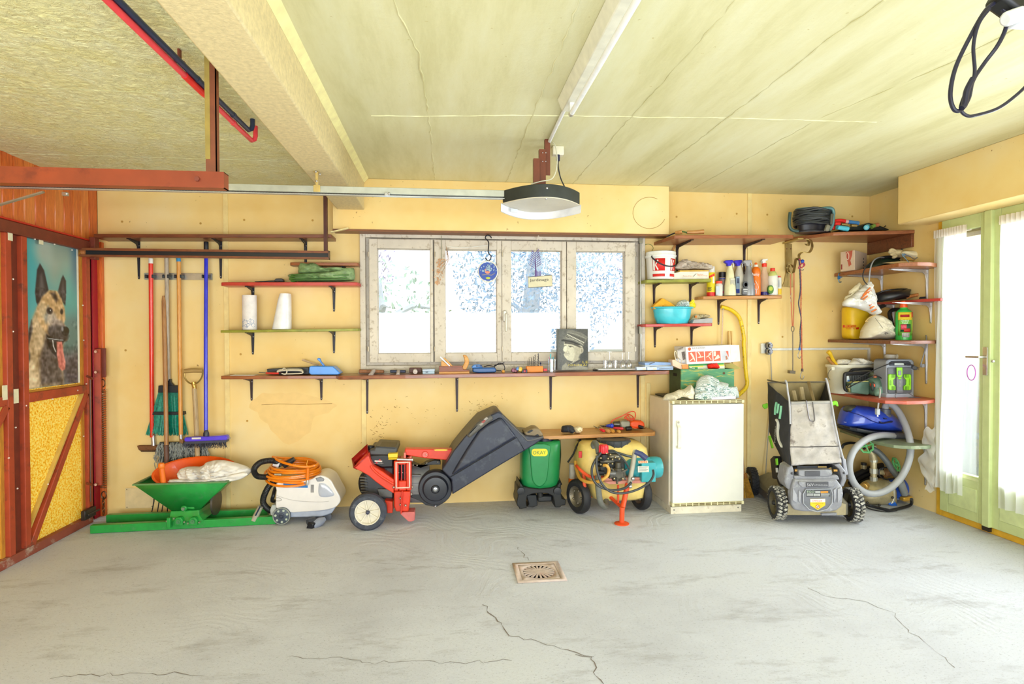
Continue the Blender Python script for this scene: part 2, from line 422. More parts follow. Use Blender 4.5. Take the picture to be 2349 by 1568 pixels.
# lintel box over the window
z0l=W(1535,538,Y=-.183).z
lb=Thing('lintel','yellow boxed lintel above the window',None,(.5,-.1,z0l),kind='structure')
xbl=W(763,500,Y=-.183).x
lb.p('lintel_box',MB().bx(xbl,1.9,-.183,.02,z0l,ZC),WALL,bev=.004)
lb.p('lintel_edge',MB().bx(xbl,1.9,-.19,-.06,z0l-.014,z0l+.002),wood((150,92,50),(110,66,38)))
lb.p('wood_slip',MB().box((xbl+.06,-.21,z0l-.012),(.14,.035,.008),Matrix.Rotation(R(-14),3,'Y')),mat((240,220,160)))
ring=[W(1490+38*cos(a),488+36*sin(a)*1,Y=-.184)for a in np.linspace(.4,5.2,26)]
lb.p('ring_mark',tu_(ring,.0022,5),mat((190,150,80)))
# back wall
wb=Thing('wall_back','back wall of yellow painted boards with battens over the joints',None,(.5,0,0),kind='structure')
xw0,xw1=-.689,1.7335
zw1,zw0=W(1150,541,Y=0).z,W(1150,846,Y=0).z
x520,x1718=W(520,700,Y=0).x,W(1718,700,Y=0).x
for a,b,c,d in((XL,x520,0,ZC),(x520,xw0,0,ZC),(xw0,xw1,0,zw0),(xw0,xw1,zw1,ZC),(xw1,x1718,0,ZC),(x1718,XR,0,ZC)):
 wb.p('wall_panel',MB().bx(a+.001,b-.001,0,.018,c,d),WALL)
for a,b,c,d in((XL-.3,xw0,-.1,ZC),(xw1,XR+.3,-.1,ZC),(xw0,xw1,-.1,zw0),(xw0,xw1,zw1,ZC)):
 wb.p('wall_core',MB().bx(a,b,.02,.2,c,d),YB)
for px,z0_,z1_ in((521,0,ZCL),(834,0,zw0),(1718,0,ZC),(1474,0,zw0),(1487,0,1.0)):
 x=W(px,800,Y=0).x;wb.p('batten',MB().bx(x-.019,x+.019,-.009,.001,z0_,z1_),YB,bev=.002)
for px,py in((1552,497),(1690,490),(1760,492),(1955,496),(1795,772),(280,508),(460,512),(560,504),(717,505),(288,803),(552,812),(567,965),(1553,778)):
 p=W(px,py,Y=-.0005);wb.p('filled_screw_hole',cy_((p.x,.001,p.z),(p.x,-.0008,p.z),.009,n=10),mat((196,150,70),.7))
 # damp stain, a print on the board
cv=Canvas(70,50,(0,0,0))
st=[(575,930),(600,905),(640,898),(700,905),(770,922),(755,945),(720,960),(700,1000),(660,1020),(620,985),(600,960)]
q=[W(a,b,Y=-.0006)for a,b in st]
q=spl([p+V3((random.uniform(-.015,.015),0,random.uniform(-.015,.015)))for p in spl(q,3,True)],3,True)
wb.p('damp_stain',MB().prism([(p.x,p.z)for p in q],-.0006,.0005),mat((247,209,136),.55,v=.04))
crk=[W(a,b,Y=-.001)for a,b in((600,928),(640,926),(690,927),(730,926),(762,925))]
wb.p('scratch',tu_(crk,.0016,4),mat((150,100,50)))
rg=random.Random(5)
mk=MB()
for cx,cy,n in((870,970,16),(860,1000,8),(1085,935,9),(1110,945,8),(1140,925,6),(985,955,6),(905,930,6),(1000,870,3)):
 for _ in range(n*2):
  a,b=cx+rg.gauss(0,16),cy+rg.gauss(0,12);p=W(a,b,Y=-.0002);an=rg.uniform(-.7,.9)
  mk.ball(p,(rg.choice((.003,.005,.012)),.0008,rg.uniform(.001,.0026)),6,4,Matrix.Rotation(an,3,'Y'))
wb.p('scuff_marks',mk,mat((165,115,60),.8),kind='stuff')
# window
WF=mat((222,210,194),.7,v=.1,sc=5,wear=(178,160,138),wsc=22,b=.2)
wn=Thing('window_1','four-light timber window with weathered whitish frame',None,((xw0+xw1)/2,0,zw0),kind='structure')
wn.p('window_frame',MB().frame_rect(xw0-.005,xw1+.005,zw0-.01,zw1,.045,.05,.05,.035,-.045,.1),WF,bev=.004)
for k,px in enumerate((995.2,1299.8,1151.4)):x=W(px,700,Y=0).x;wn.p('mullion',MB().bx(x-.02,x+.02,.001,.06,zw0,zw1),WF)
wn.p('inner_frame',MB().frame_rect(xw0,xw1,zw0-.01,zw1,W(860,700,Y=0).x-xw0,xw1-W(1445,700,Y=0).x,W(1150,820,Y=0).z-zw0,zw1-W(1150,562,Y=0).z,.004,.06),WF)
sash=[(847,993.7,866,987),(996.6,1151,1021.8,1140),(1151.8,1299,1173,1289),(1300.5,1457,1322,1434)]
zt,zbt=W(1150,552,Y=-.05).z,W(1150,829,Y=-.05).z
for k,(a,b,c,d)in enumerate(sash):
 xa,xb,xc,xd=(W(v,700,Y=-.06).x for v in(a,b,c,d))
 so=wn.p('sash',MB().frame_rect(xa,xb,zbt,zt,xc-xa,xb-xd,W(1150,809,Y=-.06).z-zbt,zt-W(1150,573,Y=-.06).z,-.062,.0),WF,bev=.004)
 g=.012
 wn.p('glazing_bead',MB().frame_rect(xc-g,xd+g,W(1150,809,Y=-.06).z-g,W(1150,573,Y=-.06).z+g,g+.004,g+.004,g+.004,g+.004,-.02,.005),WF,par=so)
 wn.p('pane',MB().bx(xc-.01,xd+.01,-.008,-.004,W(1150,809,Y=-.06).z-.01,W(1150,573,Y=-.06).z+.01),glass(),par=so)
 for py in(583,800):
  for px in((a-2,)if k==0 else(b+1,)if k in(0,3)else(a+1,)):
   p=W(px,py,Y=-.066);wn.p('hinge',cy_(p-V3((0,0,.02)),p+V3((0,0,.02)),.007,n=8),mat((190,180,165),.4,.6),par=so)
 if k==1:
  p=W(1157,726,Y=-.066);hd=wn.p('handle',MB().bx(p.x-.012,p.x+.018,-.078,-.062,p.z-.04,p.z+.05),mat((190,184,172),.4,.5),par=so,bev=.004)
 if k==2:
  p=W(1160,722,Y=-.07)
  wn.p('handle_lever',MB().bx(p.x-.008,p.x+.008,-.105,-.09,p.z-.14,p.z+.01).bx(p.x-.008,p.x+.008,-.1,-.062,p.z-.01,p.z+.012),mat((200,190,170),.4,.4),par=so,bev=.004)
p0,p1=W(1469,545,Y=-.07),W(1470,835,Y=-.07)
wn.p('closing_rod',cy_(p0,p1,.008,n=8).bx(p0.x-.014,p0.x+.014,-.09,-.05,p0.z-.05,p0.z).bx(p0.x-.016,p0.x+.01,-.09,-.05,W(1470,765,Y=-.07).z,W(1470,748,Y=-.07).z),mat((150,148,140),.35,.8))
wn.p('sill',MB().bx(xw0-.02,xw1+.02,-.06,.0,zw0-.035,zw0-.008),WF,bev=.003)
# right wall with the glazed door
wr=Thing('wall_right','yellow right wall carrying the corner shelves',None,(XR,-.4,0),kind='structure')
wr.p('wall_panel',MB().bx(XR,XR+.02,-.775,0,0,ZC),WALL)
wr.p('wall_core',MB().bx(XR+.02,XR+.2,-.78,.2,-.1,ZC+.1),YB)
wr.p('wall_above_door',MB().bx(XR,XR+.2,-3.6,-.775,2.15,ZC),YB)
wr.p('wall_beyond_door',MB().bx(XR,XR+.2,YREAR,-3.6,0,ZC),YB)
zsb=W(2062,514,X=3.612).z
sb=solo('trim_2','yellow shutter box above the glazed door',None,MB().bx(3.612,XR+.02,-3.7,-.668,zsb,ZC),WALL,kind='structure',bev=.004)
GRN=mat((206,216,152),.45,v=.05)
OCH=mat((232,178,50),.5,v=.12)
D1=Thing('door_1','pale green double glazed door with white net curtains in ochre frame',None,(XR,-2,0),kind='structure')
ztd=W(2269,484,X=3.87).z
D1.p('door_frame',MB().bx(XR-.012,XR+.06,-.825,-.775,0,ztd+.06).bx(XR-.012,XR+.06,-3.6,-.825,ztd,ztd+.07).bx(XR-.012,XR+.06,-3.6,-.825,0,.05),OCH,bev=.004)
ym=W(2272,800,X=3.86).y
leaves=[(-.828,ym+.005),(ym-.005,-2.02),(-2.04,-2.8),(-2.82,-3.58)]
yg0=W(2170,800,X=3.86).y;yg1=W(2256,800,X=3.86).y;zg1=W(2250,520,X=3.86).z;zg0=W(2256,1098,X=3.86).z
for k,(a,b)in enumerate(leaves):
 st_=.075
 lf=D1.p('door_leaf',MB().bx(XR-.03,XR+.02,a,a-st_,.05,ztd).bx(XR-.03,XR+.02,b+st_,b,.05,ztd).bx(XR-.03,XR+.02,a-st_,b+st_,zg1,ztd).bx(XR-.03,XR+.02,a-st_,b+st_,.05,zg0),GRN,bev=.004)
 D1.p('pane',MB().bx(XR-.004,XR,a-st_,b+st_,zg0-.005,zg1+.005),glass(),par=lf)
 D1.p('glazing_bead',MB().bx(XR-.034,XR-.028,a-st_+.004,b+st_-.004,zg0-.03,zg0-.012),mat((222,228,170),.45),par=lf)
 D1.p('kick_panel',MB().bx(XR-.036,XR-.028,a-st_-.01,b+st_+.01,.12,zg0-.09),mat((212,222,160),.45),par=lf,bev=.006)
D1.p('meeting_strip',MB().bx(XR-.055,XR-.025,ym-.03,ym+.03,.05,ztd),GRN,bev=.006)
pk=W(2260,828,X=XR-.06)
D1.p('door_handle',MB().bx(XR-.064,XR-.052,pk.y-.018,pk.y+.018,pk.z-.1,pk.z+.1).tube([pk+V3((0,0,.03)),pk+V3((-.05,0,.03)),pk+V3((-.055,.1,.028))],.009,8),mat((206,200,190),.25,.9),bev=.003)
D1.p('latch_stud',MB().ball(W(2278,828,X=XR-.055),.011),mat((200,195,185),.3,.9))
D1.p('pull_loop',tu_([pk+V3((-.05,.06+.035*sin(a),-.03-.11*(1-cos(a))/2))for a in np.linspace(0,2*pi,22)],.003,5),mat((200,90,190),.6))
D1.p('top_bolt',MB().bx(XR-.05,XR-.03,ym-.02,ym+.02,ztd-.02,ztd+.05),mat((150,130,60),.4,.5))
D1.p('bottom_bolt',MB().bx(XR-.05,XR-.03,ym-.03,ym+.03,.02,.05),mat((60,50,40),.5,.5))
def curtain(name,label,y0,y1,ztop,zbot,x,amp,nf,taper=0.,ruffle=False):
 T=Thing(name,label,'curtain',(x,(y0+y1)/2,zbot))
 def f(u,v):
  y=y0+(y1-y0)*u*(1-taper*v)+.0
  a=amp*(.35+.65*v)
  return V3((x+a*sin(u*nf*2*pi+.7*sin(v*3))+.3*a*sin(u*nf*4.4*pi+1),y+.008*sin(v*9+u*20),ztop+(zbot-ztop)*v+.012*sin(u*9)*v))
 T.p('cloth',MB().grid(f,90,40),sheer((252,252,250),.78,.5))
 T.p('rod',cy_((x+.01,y0+.02,ztop-.02),(x+.01,y1-.02,ztop-.02),.006),mat((225,220,205),.3,.3))
 T.p('gathered_heading',MB().grid(lambda u,v:V3((x-.012+.012*sin(u*nf*5*pi),y0+(y1-y0)*u,ztop+.02-.06*v)),90,2),sheer((246,236,225),.9,.5))
 if ruffle:
  T.p('ruffle',MB().grid(lambda u,v:V3((x-.012-.03*u+.010*sin(v*26+u*4),y0-.03+(.045+.06*sin(pi*v))*u*(1+.3*sin(v*13)),zbot-.03+.5*(1-v)+.012*sin(u*9))),10,60),sheer((252,250,246),.9,.6))
 return T
zc1=W(2215,522,X=3.83).z;zcb=W(2180,1130,X=3.82).z
curtain('net_curtain','white net curtain gathered over the left leaf of the glazed door',-.80,W(2217,800,X=3.82).y,zc1,zcb,3.82,.014,5,.12,True)
yc=W(2322,700,X=3.82).y
curtain('net_curtain','white net curtain over the right leaf of the glazed door',yc+.09,yc-.62,W(2330,495,X=3.82).z,W(2310,1172,X=3.82).z,3.82,.016,8,0)
# left wall: planked gable above a folding garage door
wl=Thing('wall_left','left wall of orange varnished planks above the garage door',None,(XL,-2,0),kind='structure')
PLK=[wood((246,132,52),(205,74,24),'z',5,.35,.3),wood((238,116,44),(192,66,22),'z',5,.35,.3),wood((250,146,66),(214,88,30),'z',5,.35,.3)]
ypl=[0]+[W(px,480,X=XL).y for px in(222,204,186,168,147,126,104,81,56,31,5)]
ypl+=[ypl[-1]-.115*i for i in range(1,17)]
zdt=W(150,543,X=XL).z
for i,(a,b)in enumerate(zip(ypl,ypl[1:])):
 wl.p('plank',MB().bx(XL-.018,XL,a-.001,b+.001,zdt-.03,ZCL+.02),PLK[i%3],bev=.006,seg=1)
wl.p('wall_core',MB().bx(XL-.2,XL-.02,YREAR,.2,zdt-.03,ZC+.1),YB)
wl.p('wall_beyond_door',MB().bx(XL-.2,XL-.02,YREAR,ypl[-1],0,zdt),YB)
wrr=solo('wall_rear','yellow rear wall behind the camera',None,MB().bx(XL-.3,XR+.3,YREAR-.1,YREAR,0,ZC),YB,kind='structure')
BRN=mat((176,70,40),.5,v=.16,sc=9,wear=(120,60,42))
DBR=mat((120,52,34),.5,v=.15)
RED=mat((216,50,30),.45,v=.12)
def yellow_glass():
 mt,nt,b=_new('dimpled_yellow_sheet');co=coords(nt)
 n=noise(nt,co,75,3,.55,.2);c=ramp(nt,n,[(.33,lin((226,160,20))),(.46,lin((252,212,70))),(.6,lin((255,246,160)))])
 nt.links.new(c,b.inputs['Base Color']);b.inputs['Roughness'].default_value=.35
 bump(nt,b,n,.6,.006)
 tl=N(nt,'ShaderNodeBsdfTranslucent');nt.links.new(c,tl.inputs[0]);x=N(nt,'ShaderNodeMixShader');x.inputs[0].default_value=.4
 nt.links.new(b.outputs[0],x.inputs[1]);nt.links.new(tl.outputs[0],x.inputs[2]);nt.links.new(x.outputs[0],nt.nodes['Material Output'].inputs[0]);return mt
YG=yellow_glass()
D2=Thing('door_2','red-brown steel framed garage door with dimpled yellow infill sheets',None,(XL,-1,0),kind='structure')
def L(px,py,X=XL+.02):return W(px,py,X=X)
xd=XL+.02
yA,yB,yC=L(203,800).y,L(46,800).y,L(22,800).y
ztop=L(150,565).z;zmid0,zmid1=L(120,913).z,L(120,893).z
D2.p('top_rail',MB().bx(XL-.01,xd+.03,yA,yA-2.6,ztop,ztop+.075),DBR,bev=.004)
D2.p('header',MB().bx(XL-.01,XL+.035,0,-2.8,ztop+.08,zdt+.02),RED,bev=.004)
D2.p('bottom_rail',MB().bx(XL-.01,xd+.02,yA,yA-2.6,.0,.06),mat((150,74,54),.6,wear=(190,170,150)),bev=.004)
wst=.05
for k,(a,b)in enumerate(((yA,yB),(yC,yC-.82),(yC-.9,yC-1.68))):
 D2.p('stile',MB().bx(xd-.02,xd+.02,a,a-wst,.06,ztop),BRN,bev=.004)
 D2.p('stile',MB().bx(xd-.02,xd+.02,b+wst,b,.06,ztop),BRN,bev=.004)
 D2.p('mid_rail',MB().bx(xd-.02,xd+.02,a-wst,b+wst,zmid0,zmid1),BRN,bev=.004)
 D2.p('infill_sheet',MB().bx(xd-.03,xd-.018,a-wst+.01,b+wst-.01,.04,ztop),YG,label='dimpled yellow sheet')
 e0,e1=(V3((xd,a-wst,zmid0)),V3((xd,b+wst+.01,.06)))
 D2.p('brace',MB().beam(e0,e1,.05,.04,(1,0,0)),BRN,bev=.004)
 D2.p('brace_lip',MB().beam(e0+V3((-.005,-.035,0)),e1+V3((-.005,-.02,.09)),.012,.03,(1,0,0)),mat((214,176,90),.5))
 D2.p('glazing_strip',MB().bx(xd-.02,xd-.008,a-wst-.03,a-wst,.06,ztop),wood((226,160,60),(180,110,40),'z'))
 D2.p('glazing_strip',MB().bx(xd-.02,xd-.01,a-wst-.012,b+wst+.012,zmid1,zmid1+.014),wood((226,160,60),(180,110,40),'y'))
 D2.p('glazing_strip',MB().bx(xd-.02,xd-.01,a-wst-.012,b+wst+.012,ztop-.014,ztop),wood((226,160,60),(180,110,40),'y'))
for a,b in((yB+.01,yC-.01),(yC-.80,yC-.92)):D2.p('leaf_joint',MB().bx(xd-.03,xd-.01,a,b,.0,ztop+.01),DBR)
for px,py in((38,908),(12,900),(95,545),(24,535)):
 p=L(px,py,xd+.022);D2.p('tape_patch',MB().bx(xd+.018,xd+.0215,p.y-.02,p.y+.02,p.z-.045,p.z+.045),mat((236,226,190),.7))
for k in range(16):
 px,py=((60,930),(120,915),(178,895),(30,640),(30,760),(36,980),(40,1120),(110,1110),(190,700),(192,780),(192,1000),(80,548),(125,560),(165,573),(20,1050),(198,880))[k]
 p=L(px,py,xd+.02);D2.p('rivet',MB().ball(p,.006,6,4),mat((232,216,200),.4,.4))
D2.p('light_leak_backing',MB().bx(XL-.12,XL-.012,-.16,.02,0,ztop+.1),DBR)  # added plate that blocks outside light leaking in between jamb and door
# jamb, roller bracket, lever arm and spring at the back corner
D2.p('jamb',MB().bx(XL-.02,W(237,700,Y=-.02).x+.0,-.035,.0,0,zdt+.02),PLK[1],bev=.003)
D2.p('jamb_edge',MB().bx(XL+.0,XL+.012,-.10,-.03,0,ztop),mat((170,16,40),.4),bev=.003)
pa,pb=W(224,800,Y=-.075),W(224,1112,Y=-.075)
D2.p('lever_arm',MB().bx(pa.x-.028,pa.x+.028,-.095,-.075,pb.z,pa.z),BRN,bev=.004)
D2.p('lever_plate',MB().bx(pa.x-.03,pa.x+.055,-.074,-.06,W(230,865,Y=-.07).z,pa.z+.005),DBR,bev=.003)
for py in(806,853,1110):
 p=W(222,py,Y=-.095);D2.p('pivot_bolt',cy_(p,p-V3((0,.018,0)),.011,n=6),mat((196,150,120),.35,.8))
p0,p1=W(236,893,Y=-.06),W(238,1118,Y=-.06)
nt_=44;hel=[]
for i in range(nt_*9+1):
 t=i/(nt_*9);a=2*pi*t*nt_;c=p0.lerp(p1,t);hel.append(c+V3((.021*cos(a),.021*sin(a),0)))
D2.p('coil_spring',tu_(hel,.0032,5),mat((150,120,92),.35,.85))
for pts_ in([p0+V3((.02*sin(a)*.8,0,.02+.03*(1-cos(a))))for a in np.linspace(0,5.4,16)],[p1+V3((.018*sin(a),0,-.03-.03*(1-cos(a))))for a in np.linspace(0,6.2,16)]):D2.p('spring_hook',tu_(pts_,.004,6),mat((90,70,50),.4,.8))
for k in range(5):
 z=p1.z-.09-.028*k;D2.p('chain_link',tu_([V3((p1.x-.004+(.008*sin(a)if k%2 else 0),p1.y+(0 if k%2 else .008*sin(a)),z+.019*cos(a)))for a in np.linspace(0,2*pi,12)[:-1]],.003,5,closed=True),mat((110,90,60),.4,.8))
D2.p('roller_bracket',MB().bx(xd+.02,xd+.06,yA-.01,yA+.05,ztop-.06,ztop+.11),DBR,bev=.003)
D2.p('floor_bolt',MB().bx(xd+.02,xd+.05,yA-.16,yA-.02,.06,.13).cyl((xd+.05,yA-.13,.09),(xd+.05,yA+.02,.09),.008),mat((60,56,58),.4,.6),bev=.003)
D2.p('cable',cy_(L(207,870,xd+.03),L(208,1150,xd+.03),.004,n=6),mat((90,70,60),.4,.5))
for a,b in((862,868),(1108,1112)):D2.p('strut',cy_(L(199,a,xd+.03),L(213,b,xd+.08),.009,n=6),DBR)
# outside
og=solo('ground','bright ground outside the window',None,MB().bx(-40,40,.3,60,-.6,-.4),mat((112,120,104),.9),kind='structure')
solo('ground','bright paving outside the glazed door',None,MB().bx(4.1,40,-40,.29,-.3,-.1),mat((225,222,214),.9),kind='structure')
def tree(label,x,y,h,cr,n,seed,colr,tl=0.):
 rg=random.Random(seed);T=Thing('tree',label,'tree',(x,y,-.4));mb=MB()
 mb.tube(spl([(x,y,-.4),(x+tl*.3,y,h*.35),(x+tl,y,h*.75),(x+tl,y,h)],4),[.24*(1-i/14)for i in range(13)],8)
 for k in range(9):
  a=rg.uniform(0,6.28);z=h*rg.uniform(.25,.8);l=cr*rg.uniform(.6,1.);p=V3((x+tl*.5,y,z))
  mb.tube(spl([p,p+V3((cos(a)*l*.5,sin(a)*l*.5,l*.3)),p+V3((cos(a)*l,sin(a)*l,l*.25))],4),[.07*(1-i/10)for i in range(9)],6)
 T.p('trunk',mb,mat((190,204,220),.9))
 lf=MB()
 for _ in range(n):
  while True:
   d=V3((rg.uniform(-1,1),rg.uniform(-1,1),rg.uniform(-1,1)))
   if .3<d.length<1:break
  c=V3((x+tl,y,h*.62))+V3((d.x*cr,d.y*cr,d.z*h*.5));s_=rg.uniform(.025,.06)
  u=V3((rg.gauss(0,1),rg.gauss(0,1),rg.gauss(0,1))).normalized();w_=u.orthogonal().normalized()
  lf.add([c-u*s_,c+w_*s_*.5,c+u*s_,c-w_*s_*.5],[(0,1,2,3)])
 T.p('foliage',lf,colr,kind='stuff')
LG=[mat((150,182,210),.8,v=.06),mat((160,192,182),.8,v=.06),mat((174,168,200),.8,v=.06)]
tree('pale blue-green tree seen through the two middle window lights',1.6,6.5,5.6,1.9,11000,3,LG[0],.3)
tree('pale tree with drooping foliage seen through the leftmost window light',-2.8,7.5,6.2,1.9,5000,4,LG[2])
tree('pale lilac tree seen through the rightmost window light',5.8,8.0,6.4,2.1,5000,5,LG[2])
tree('low green bush-like tree seen low in the window',-.9,3.2,2.2,1.1,900,6,LG[1])
# shelves
BLK=mat((36,34,44),.35,.2,v=.2)
BRB=mat((62,44,46),.38,.2,v=.2)
CHR=mat((196,196,200),.28,.9)
STEEL=mat((150,150,152),.35,.85)
WN=wood((176,104,60),(132,70,42),'x',5,.4,.2)
WDK=wood((140,78,48),(92,50,36),'x',5,.4,.2)
WRD=mat((196,62,52),.4,v=.12,coat=.2)
WGN=mat((150,150,54),.45,v=.25,sc=9,wear=(190,176,70))
WLT=wood((222,160,92),(188,120,62),'x',5,.4,.2)
def bracket_mesh(H,D,wd=.026,taper=.6):
 """pressed steel bracket: origin where wall and board meet, wall at y=0, board above"""
 mb=MB()
 mb.prism([(-wd/2,0),(wd/2,0),(wd/2*taper,-H+.012),(wd/2*taper*.6,-H),(-wd/2*taper*.6,-H),(-wd/2*taper,-H+.012)],-.007,0,'y')
 mb.bx(-wd/2,wd/2,-D,0,-.006,-.0005)
 mb.prism([(0,-.004),(-D*.96,-.004),(-D*.9,-.010),(-.045,-.026),(-.022,-.045),(-.014,-.09 if H>.12 else-H*.8),(-.009,-H*.93),(0,-H*.93)],-.004,.004,'x')
 return mb
def add_brackets(T,pts,H,D,m,rot=0.,name='bracket',wd=.026):
 q=Matrix.Rotation(rot,4,'Z')
 for p in pts:
  mb=bracket_mesh(H,D,wd).move(q).move(Matrix.Translation(p));b=T.p(name,mb,m,bev=.0015)
  for e in((0,-.007,-H+.016),(wd*.2,-.007,-.035)):T.p('screw',MB().ball(Vector(p)+q@Vector(e),.0045,6,4),CHR,par=b)
def shelf(label,xa,xb,pya,pyb,yf,th,m,brs,bH,bm=BLK,cut=.03,group='wall shelves',xback=None,bD=None):
 """pya/pyb: photo row of the top front edge at the left and right end"""
 A,B=W(xa,pya,Y=yf),W(xb,pyb,Y=yf);T=Thing('wall_shelf',label,'shelf',((A.x+B.x)/2,0,(A.z+B.z)/2-th))
 xl,xr=A.x,B.x
 poly=[(xl,0 if xback is None else 0),(xl,yf+cut),(xl+cut*.3,yf+cut*.3),(xl+cut,yf),(xr-cut,yf),(xr-cut*.3,yf+cut*.3),(xr,yf+cut),(xr,0)]
 if xback:poly[0]=(W(xback,pya,Y=0).x,0)
 mb=MB().prism(poly,-th,0,'z').warp(lambda v:(v.x,v.y,v.z+A.z+(B.z-A.z)*(v.x-xl)/(xr-xl)))
 T.p('board',mb,m,bev=.003)
 add_brackets(T,[V3((W(px,pya,Y=0).x,0,A.z+(B.z-A.z)*(W(px,pya,Y=0).x-xl)/(xr-xl)-th))for px in brs],bH,bD or abs(yf)*.8,bm)
 return A.z,B.z
Z_S1=shelf('long brown wooden shelf highest on the left of the back wall',214,760,536,537,-.2,.028,WDK,(318,506,701),.3,cut=.006)
Z_S0=shelf('short brown shelf half hidden behind the green tarpaulin',664,822,601,602,-.12,.026,WN,(790,),.06,cut=.02)
Z_S2=shelf('dark red shelf under the folded green tarpaulin',503,822,647,647,-.2,.026,WRD,(580,766),.2,cut=.04)
Z_S3=shelf('narrow green shelf carrying the paper roll and the white plastic cone',504,822,757,753,-.2,.02,WGN,(580,766),.18,cut=.02)
Z_S4=shelf('brown shelf under the blue hand shovel, left of the window',505,776,862,861,-.2,.026,WN,(577,737),.19,BRB,cut=.02)
Z_WK=shelf('long wooden tool shelf running below the window',770,1542,862,850,-.3,.03,wood((170,96,60),(84,48,40),'x',4,.35,.3),(842,1048,1263,1463),.31,BRB,cut=.06)
Z_SA=shelf('green-stained shelf holding the red and white plastic bucket',1481,1636,641,639,-.2,.026,WGN,(1500,1583),.2,BRB,cut=.04)
Z_SB=shelf('dark red shelf under the turquoise basin',1479,1637,743,741,-.2,.024,WRD,(1502,1586),.18,BRB,cut=.03)
Z_SC=shelf('light brown shelf lined with cleaning bottles',1612,1797,679,677,-.17,.026,WLT,(1648,1740),.22,BRB,cut=.03)
Z_T1=shelf('deep brown shelf high right of the window with two wooden handles on it',1545,1824,539,538,-.38,.028,WN,(1553,1707),.26,BRB,cut=.03,xback=1500,bD=.33)
Z_LW=shelf('low wooden shelf under the orange drill, behind the sprayer cart',1236,1508,1000,991,-.33,.03,WLT,(1290,1440),.05,BRB,cut=.05)
# corner shelves on the right wall
ALU=mat((206,204,206),.35,.7)
def corner_shelf(label,z,th,m,front,brs,bH,bm=ALU,bD=.33):
 T=Thing('corner_shelf',label,'shelf',(XR-.2,-.4,z-th),group=None)
 poly=[(XR,0)]+[(x,y)for x,y in front]+[(XR,min(front[-1][1],-.2))]
 T.p('board',MB().prism(poly,z-th,z,'z'),m,bev=.003)
 add_brackets(T,[V3((XR,y,z-th))for y in brs],bH,bD,bm,rot=R(-90),wd=.03)
def fr(pts,z):return[(min(q.x,XR),min(q.y,-.002))for q in(W(a,b,Z=z)for a,b in pts)]
z4=W(2150,914,X=XR).z;f4=fr([(1905,897),(1950,904),(1990,912),(2030,918),(2080,920),(2120,919),(2150,915)],z4)
z5=W(2150,1018,X=XR).z;f5=fr([(1930,985),(1970,998),(2010,1012),(2050,1020),(2090,1023),(2125,1022),(2150,1018)],z5)
f4=[(f4[0][0],-.002)]+f4;f5=[(f5[0][0],-.002)]+f5
def planlike(f,x0):
 a=f[0][0];return[(XR+(x-XR)*(XR-x0)/(XR-a),y)for x,y in f]
z3=W(2150,780,X=XR).z;f3=planlike(f4,W(1915,780,Y=-.1).x)
z2=W(2150,686,X=XR).z;f2=planlike(f4,W(1985,692,Y=-.1).x)
z1=W(2150,606,X=XR).z;f1=planlike(f4,W(1930,620,Y=-.1).x)
zt2=W(2098,527,X=XR).z
corner_shelf('brown corner shelf holding the carton and the beige gloves',z1,.03,WN,f1,(-.16,-.66),.28)
corner_shelf('dark red corner shelf under the black pan',z2,.02,WRD,f2,(-.30,-.70),.17)
corner_shelf('brown corner shelf under the yellow canister and white sack',z3,.026,WDK,f3,(-.20,-.66),.33)
corner_shelf('red-brown corner shelf carrying the white bucket and the green charger',z4,.026,mat((196,92,70),.4,v=.16),f4,(-.22,-.66),.33)
corner_shelf('worn green-grey corner shelf under the blue vacuum cleaner',z5,.026,mat((136,148,116),.5,v=.2,wear=(176,176,150)),f5,(-.66,),.33)
T=Thing('corner_shelf','large brown corner shelf at the top right carrying the cable reel','shelf',(3.5,-.3,zt2-.03))
ft=[(q.x,q.y)for q in(W(a,b,Z=zt2)for a,b in((1835,541),(1870,537),(1912,532),(1990,530),(2098,527)))]
T.p('board',MB().prism([(XR,0),(W(1800,540,Y=0).x,0)]+ft+[(XR,ft[-1][1])],zt2-.03,zt2,'z'),WN,bev=.003)
T.p('wall_cleat',MB().bx(XR-.025,XR,-.52,-.0,zt2-.14,zt2-.031),WDK,bev=.002)
# garage door opener, guide rails, lamp and pipes
YF=-2.54
zA,zB=W(505,394,Y=YF).z,W(505,431,Y=YF).z;xe=W(514,410,Y=YF).x
RUST=mat((140,56,26),.4,v=.2,sc=6,wear=(120,44,22))
T=Thing('guide_rail','red-brown steel guide rail hung from the ceiling near the camera','rail',(-1.8,YF,zB))
T.p('channel',MB().bx(XL,xe,YF-.003,YF,zB,zA).bx(XL,xe,YF,YF+.05,zA-.003,zA).bx(XL,xe,YF,YF+.05,zB,zB+.003).bx(xe-.004,xe,YF,YF+.05,zB,zA),RUST)
xs=W(484,380,Y=YF).x
T.p('hanger',MB().bx(xs-.02,xs+.022,YF,YF+.004,zA,ZCL).bx(xs+.018,xs+.022,YF,YF+.03,zA,ZCL),mat((120,62,34),.5,v=.2),label='rusty angle hanger');T.p('hanger_edge',MB().bx(xs-.021,xs-.002,YF-.0015,YF,zA+.05,ZCL),mat((150,128,60),.5,v=.2),label='worn olive paint on the hanger')
T.p('bolt',cy_((xe-.1,YF-.012,(zA+zB)/2),(xe-.1,YF,(zA+zB)/2),.01,n=6),DBR)
YR=-.3
zA,zB=W(500,572,Y=YR).z,W(500,591,Y=YR).z;xe=W(755,580,Y=YR).x
T=Thing('guide_rail','dark brown slotted guide rail on the back wall in front of the broom handles','rail',(-1.7,YR,zB))
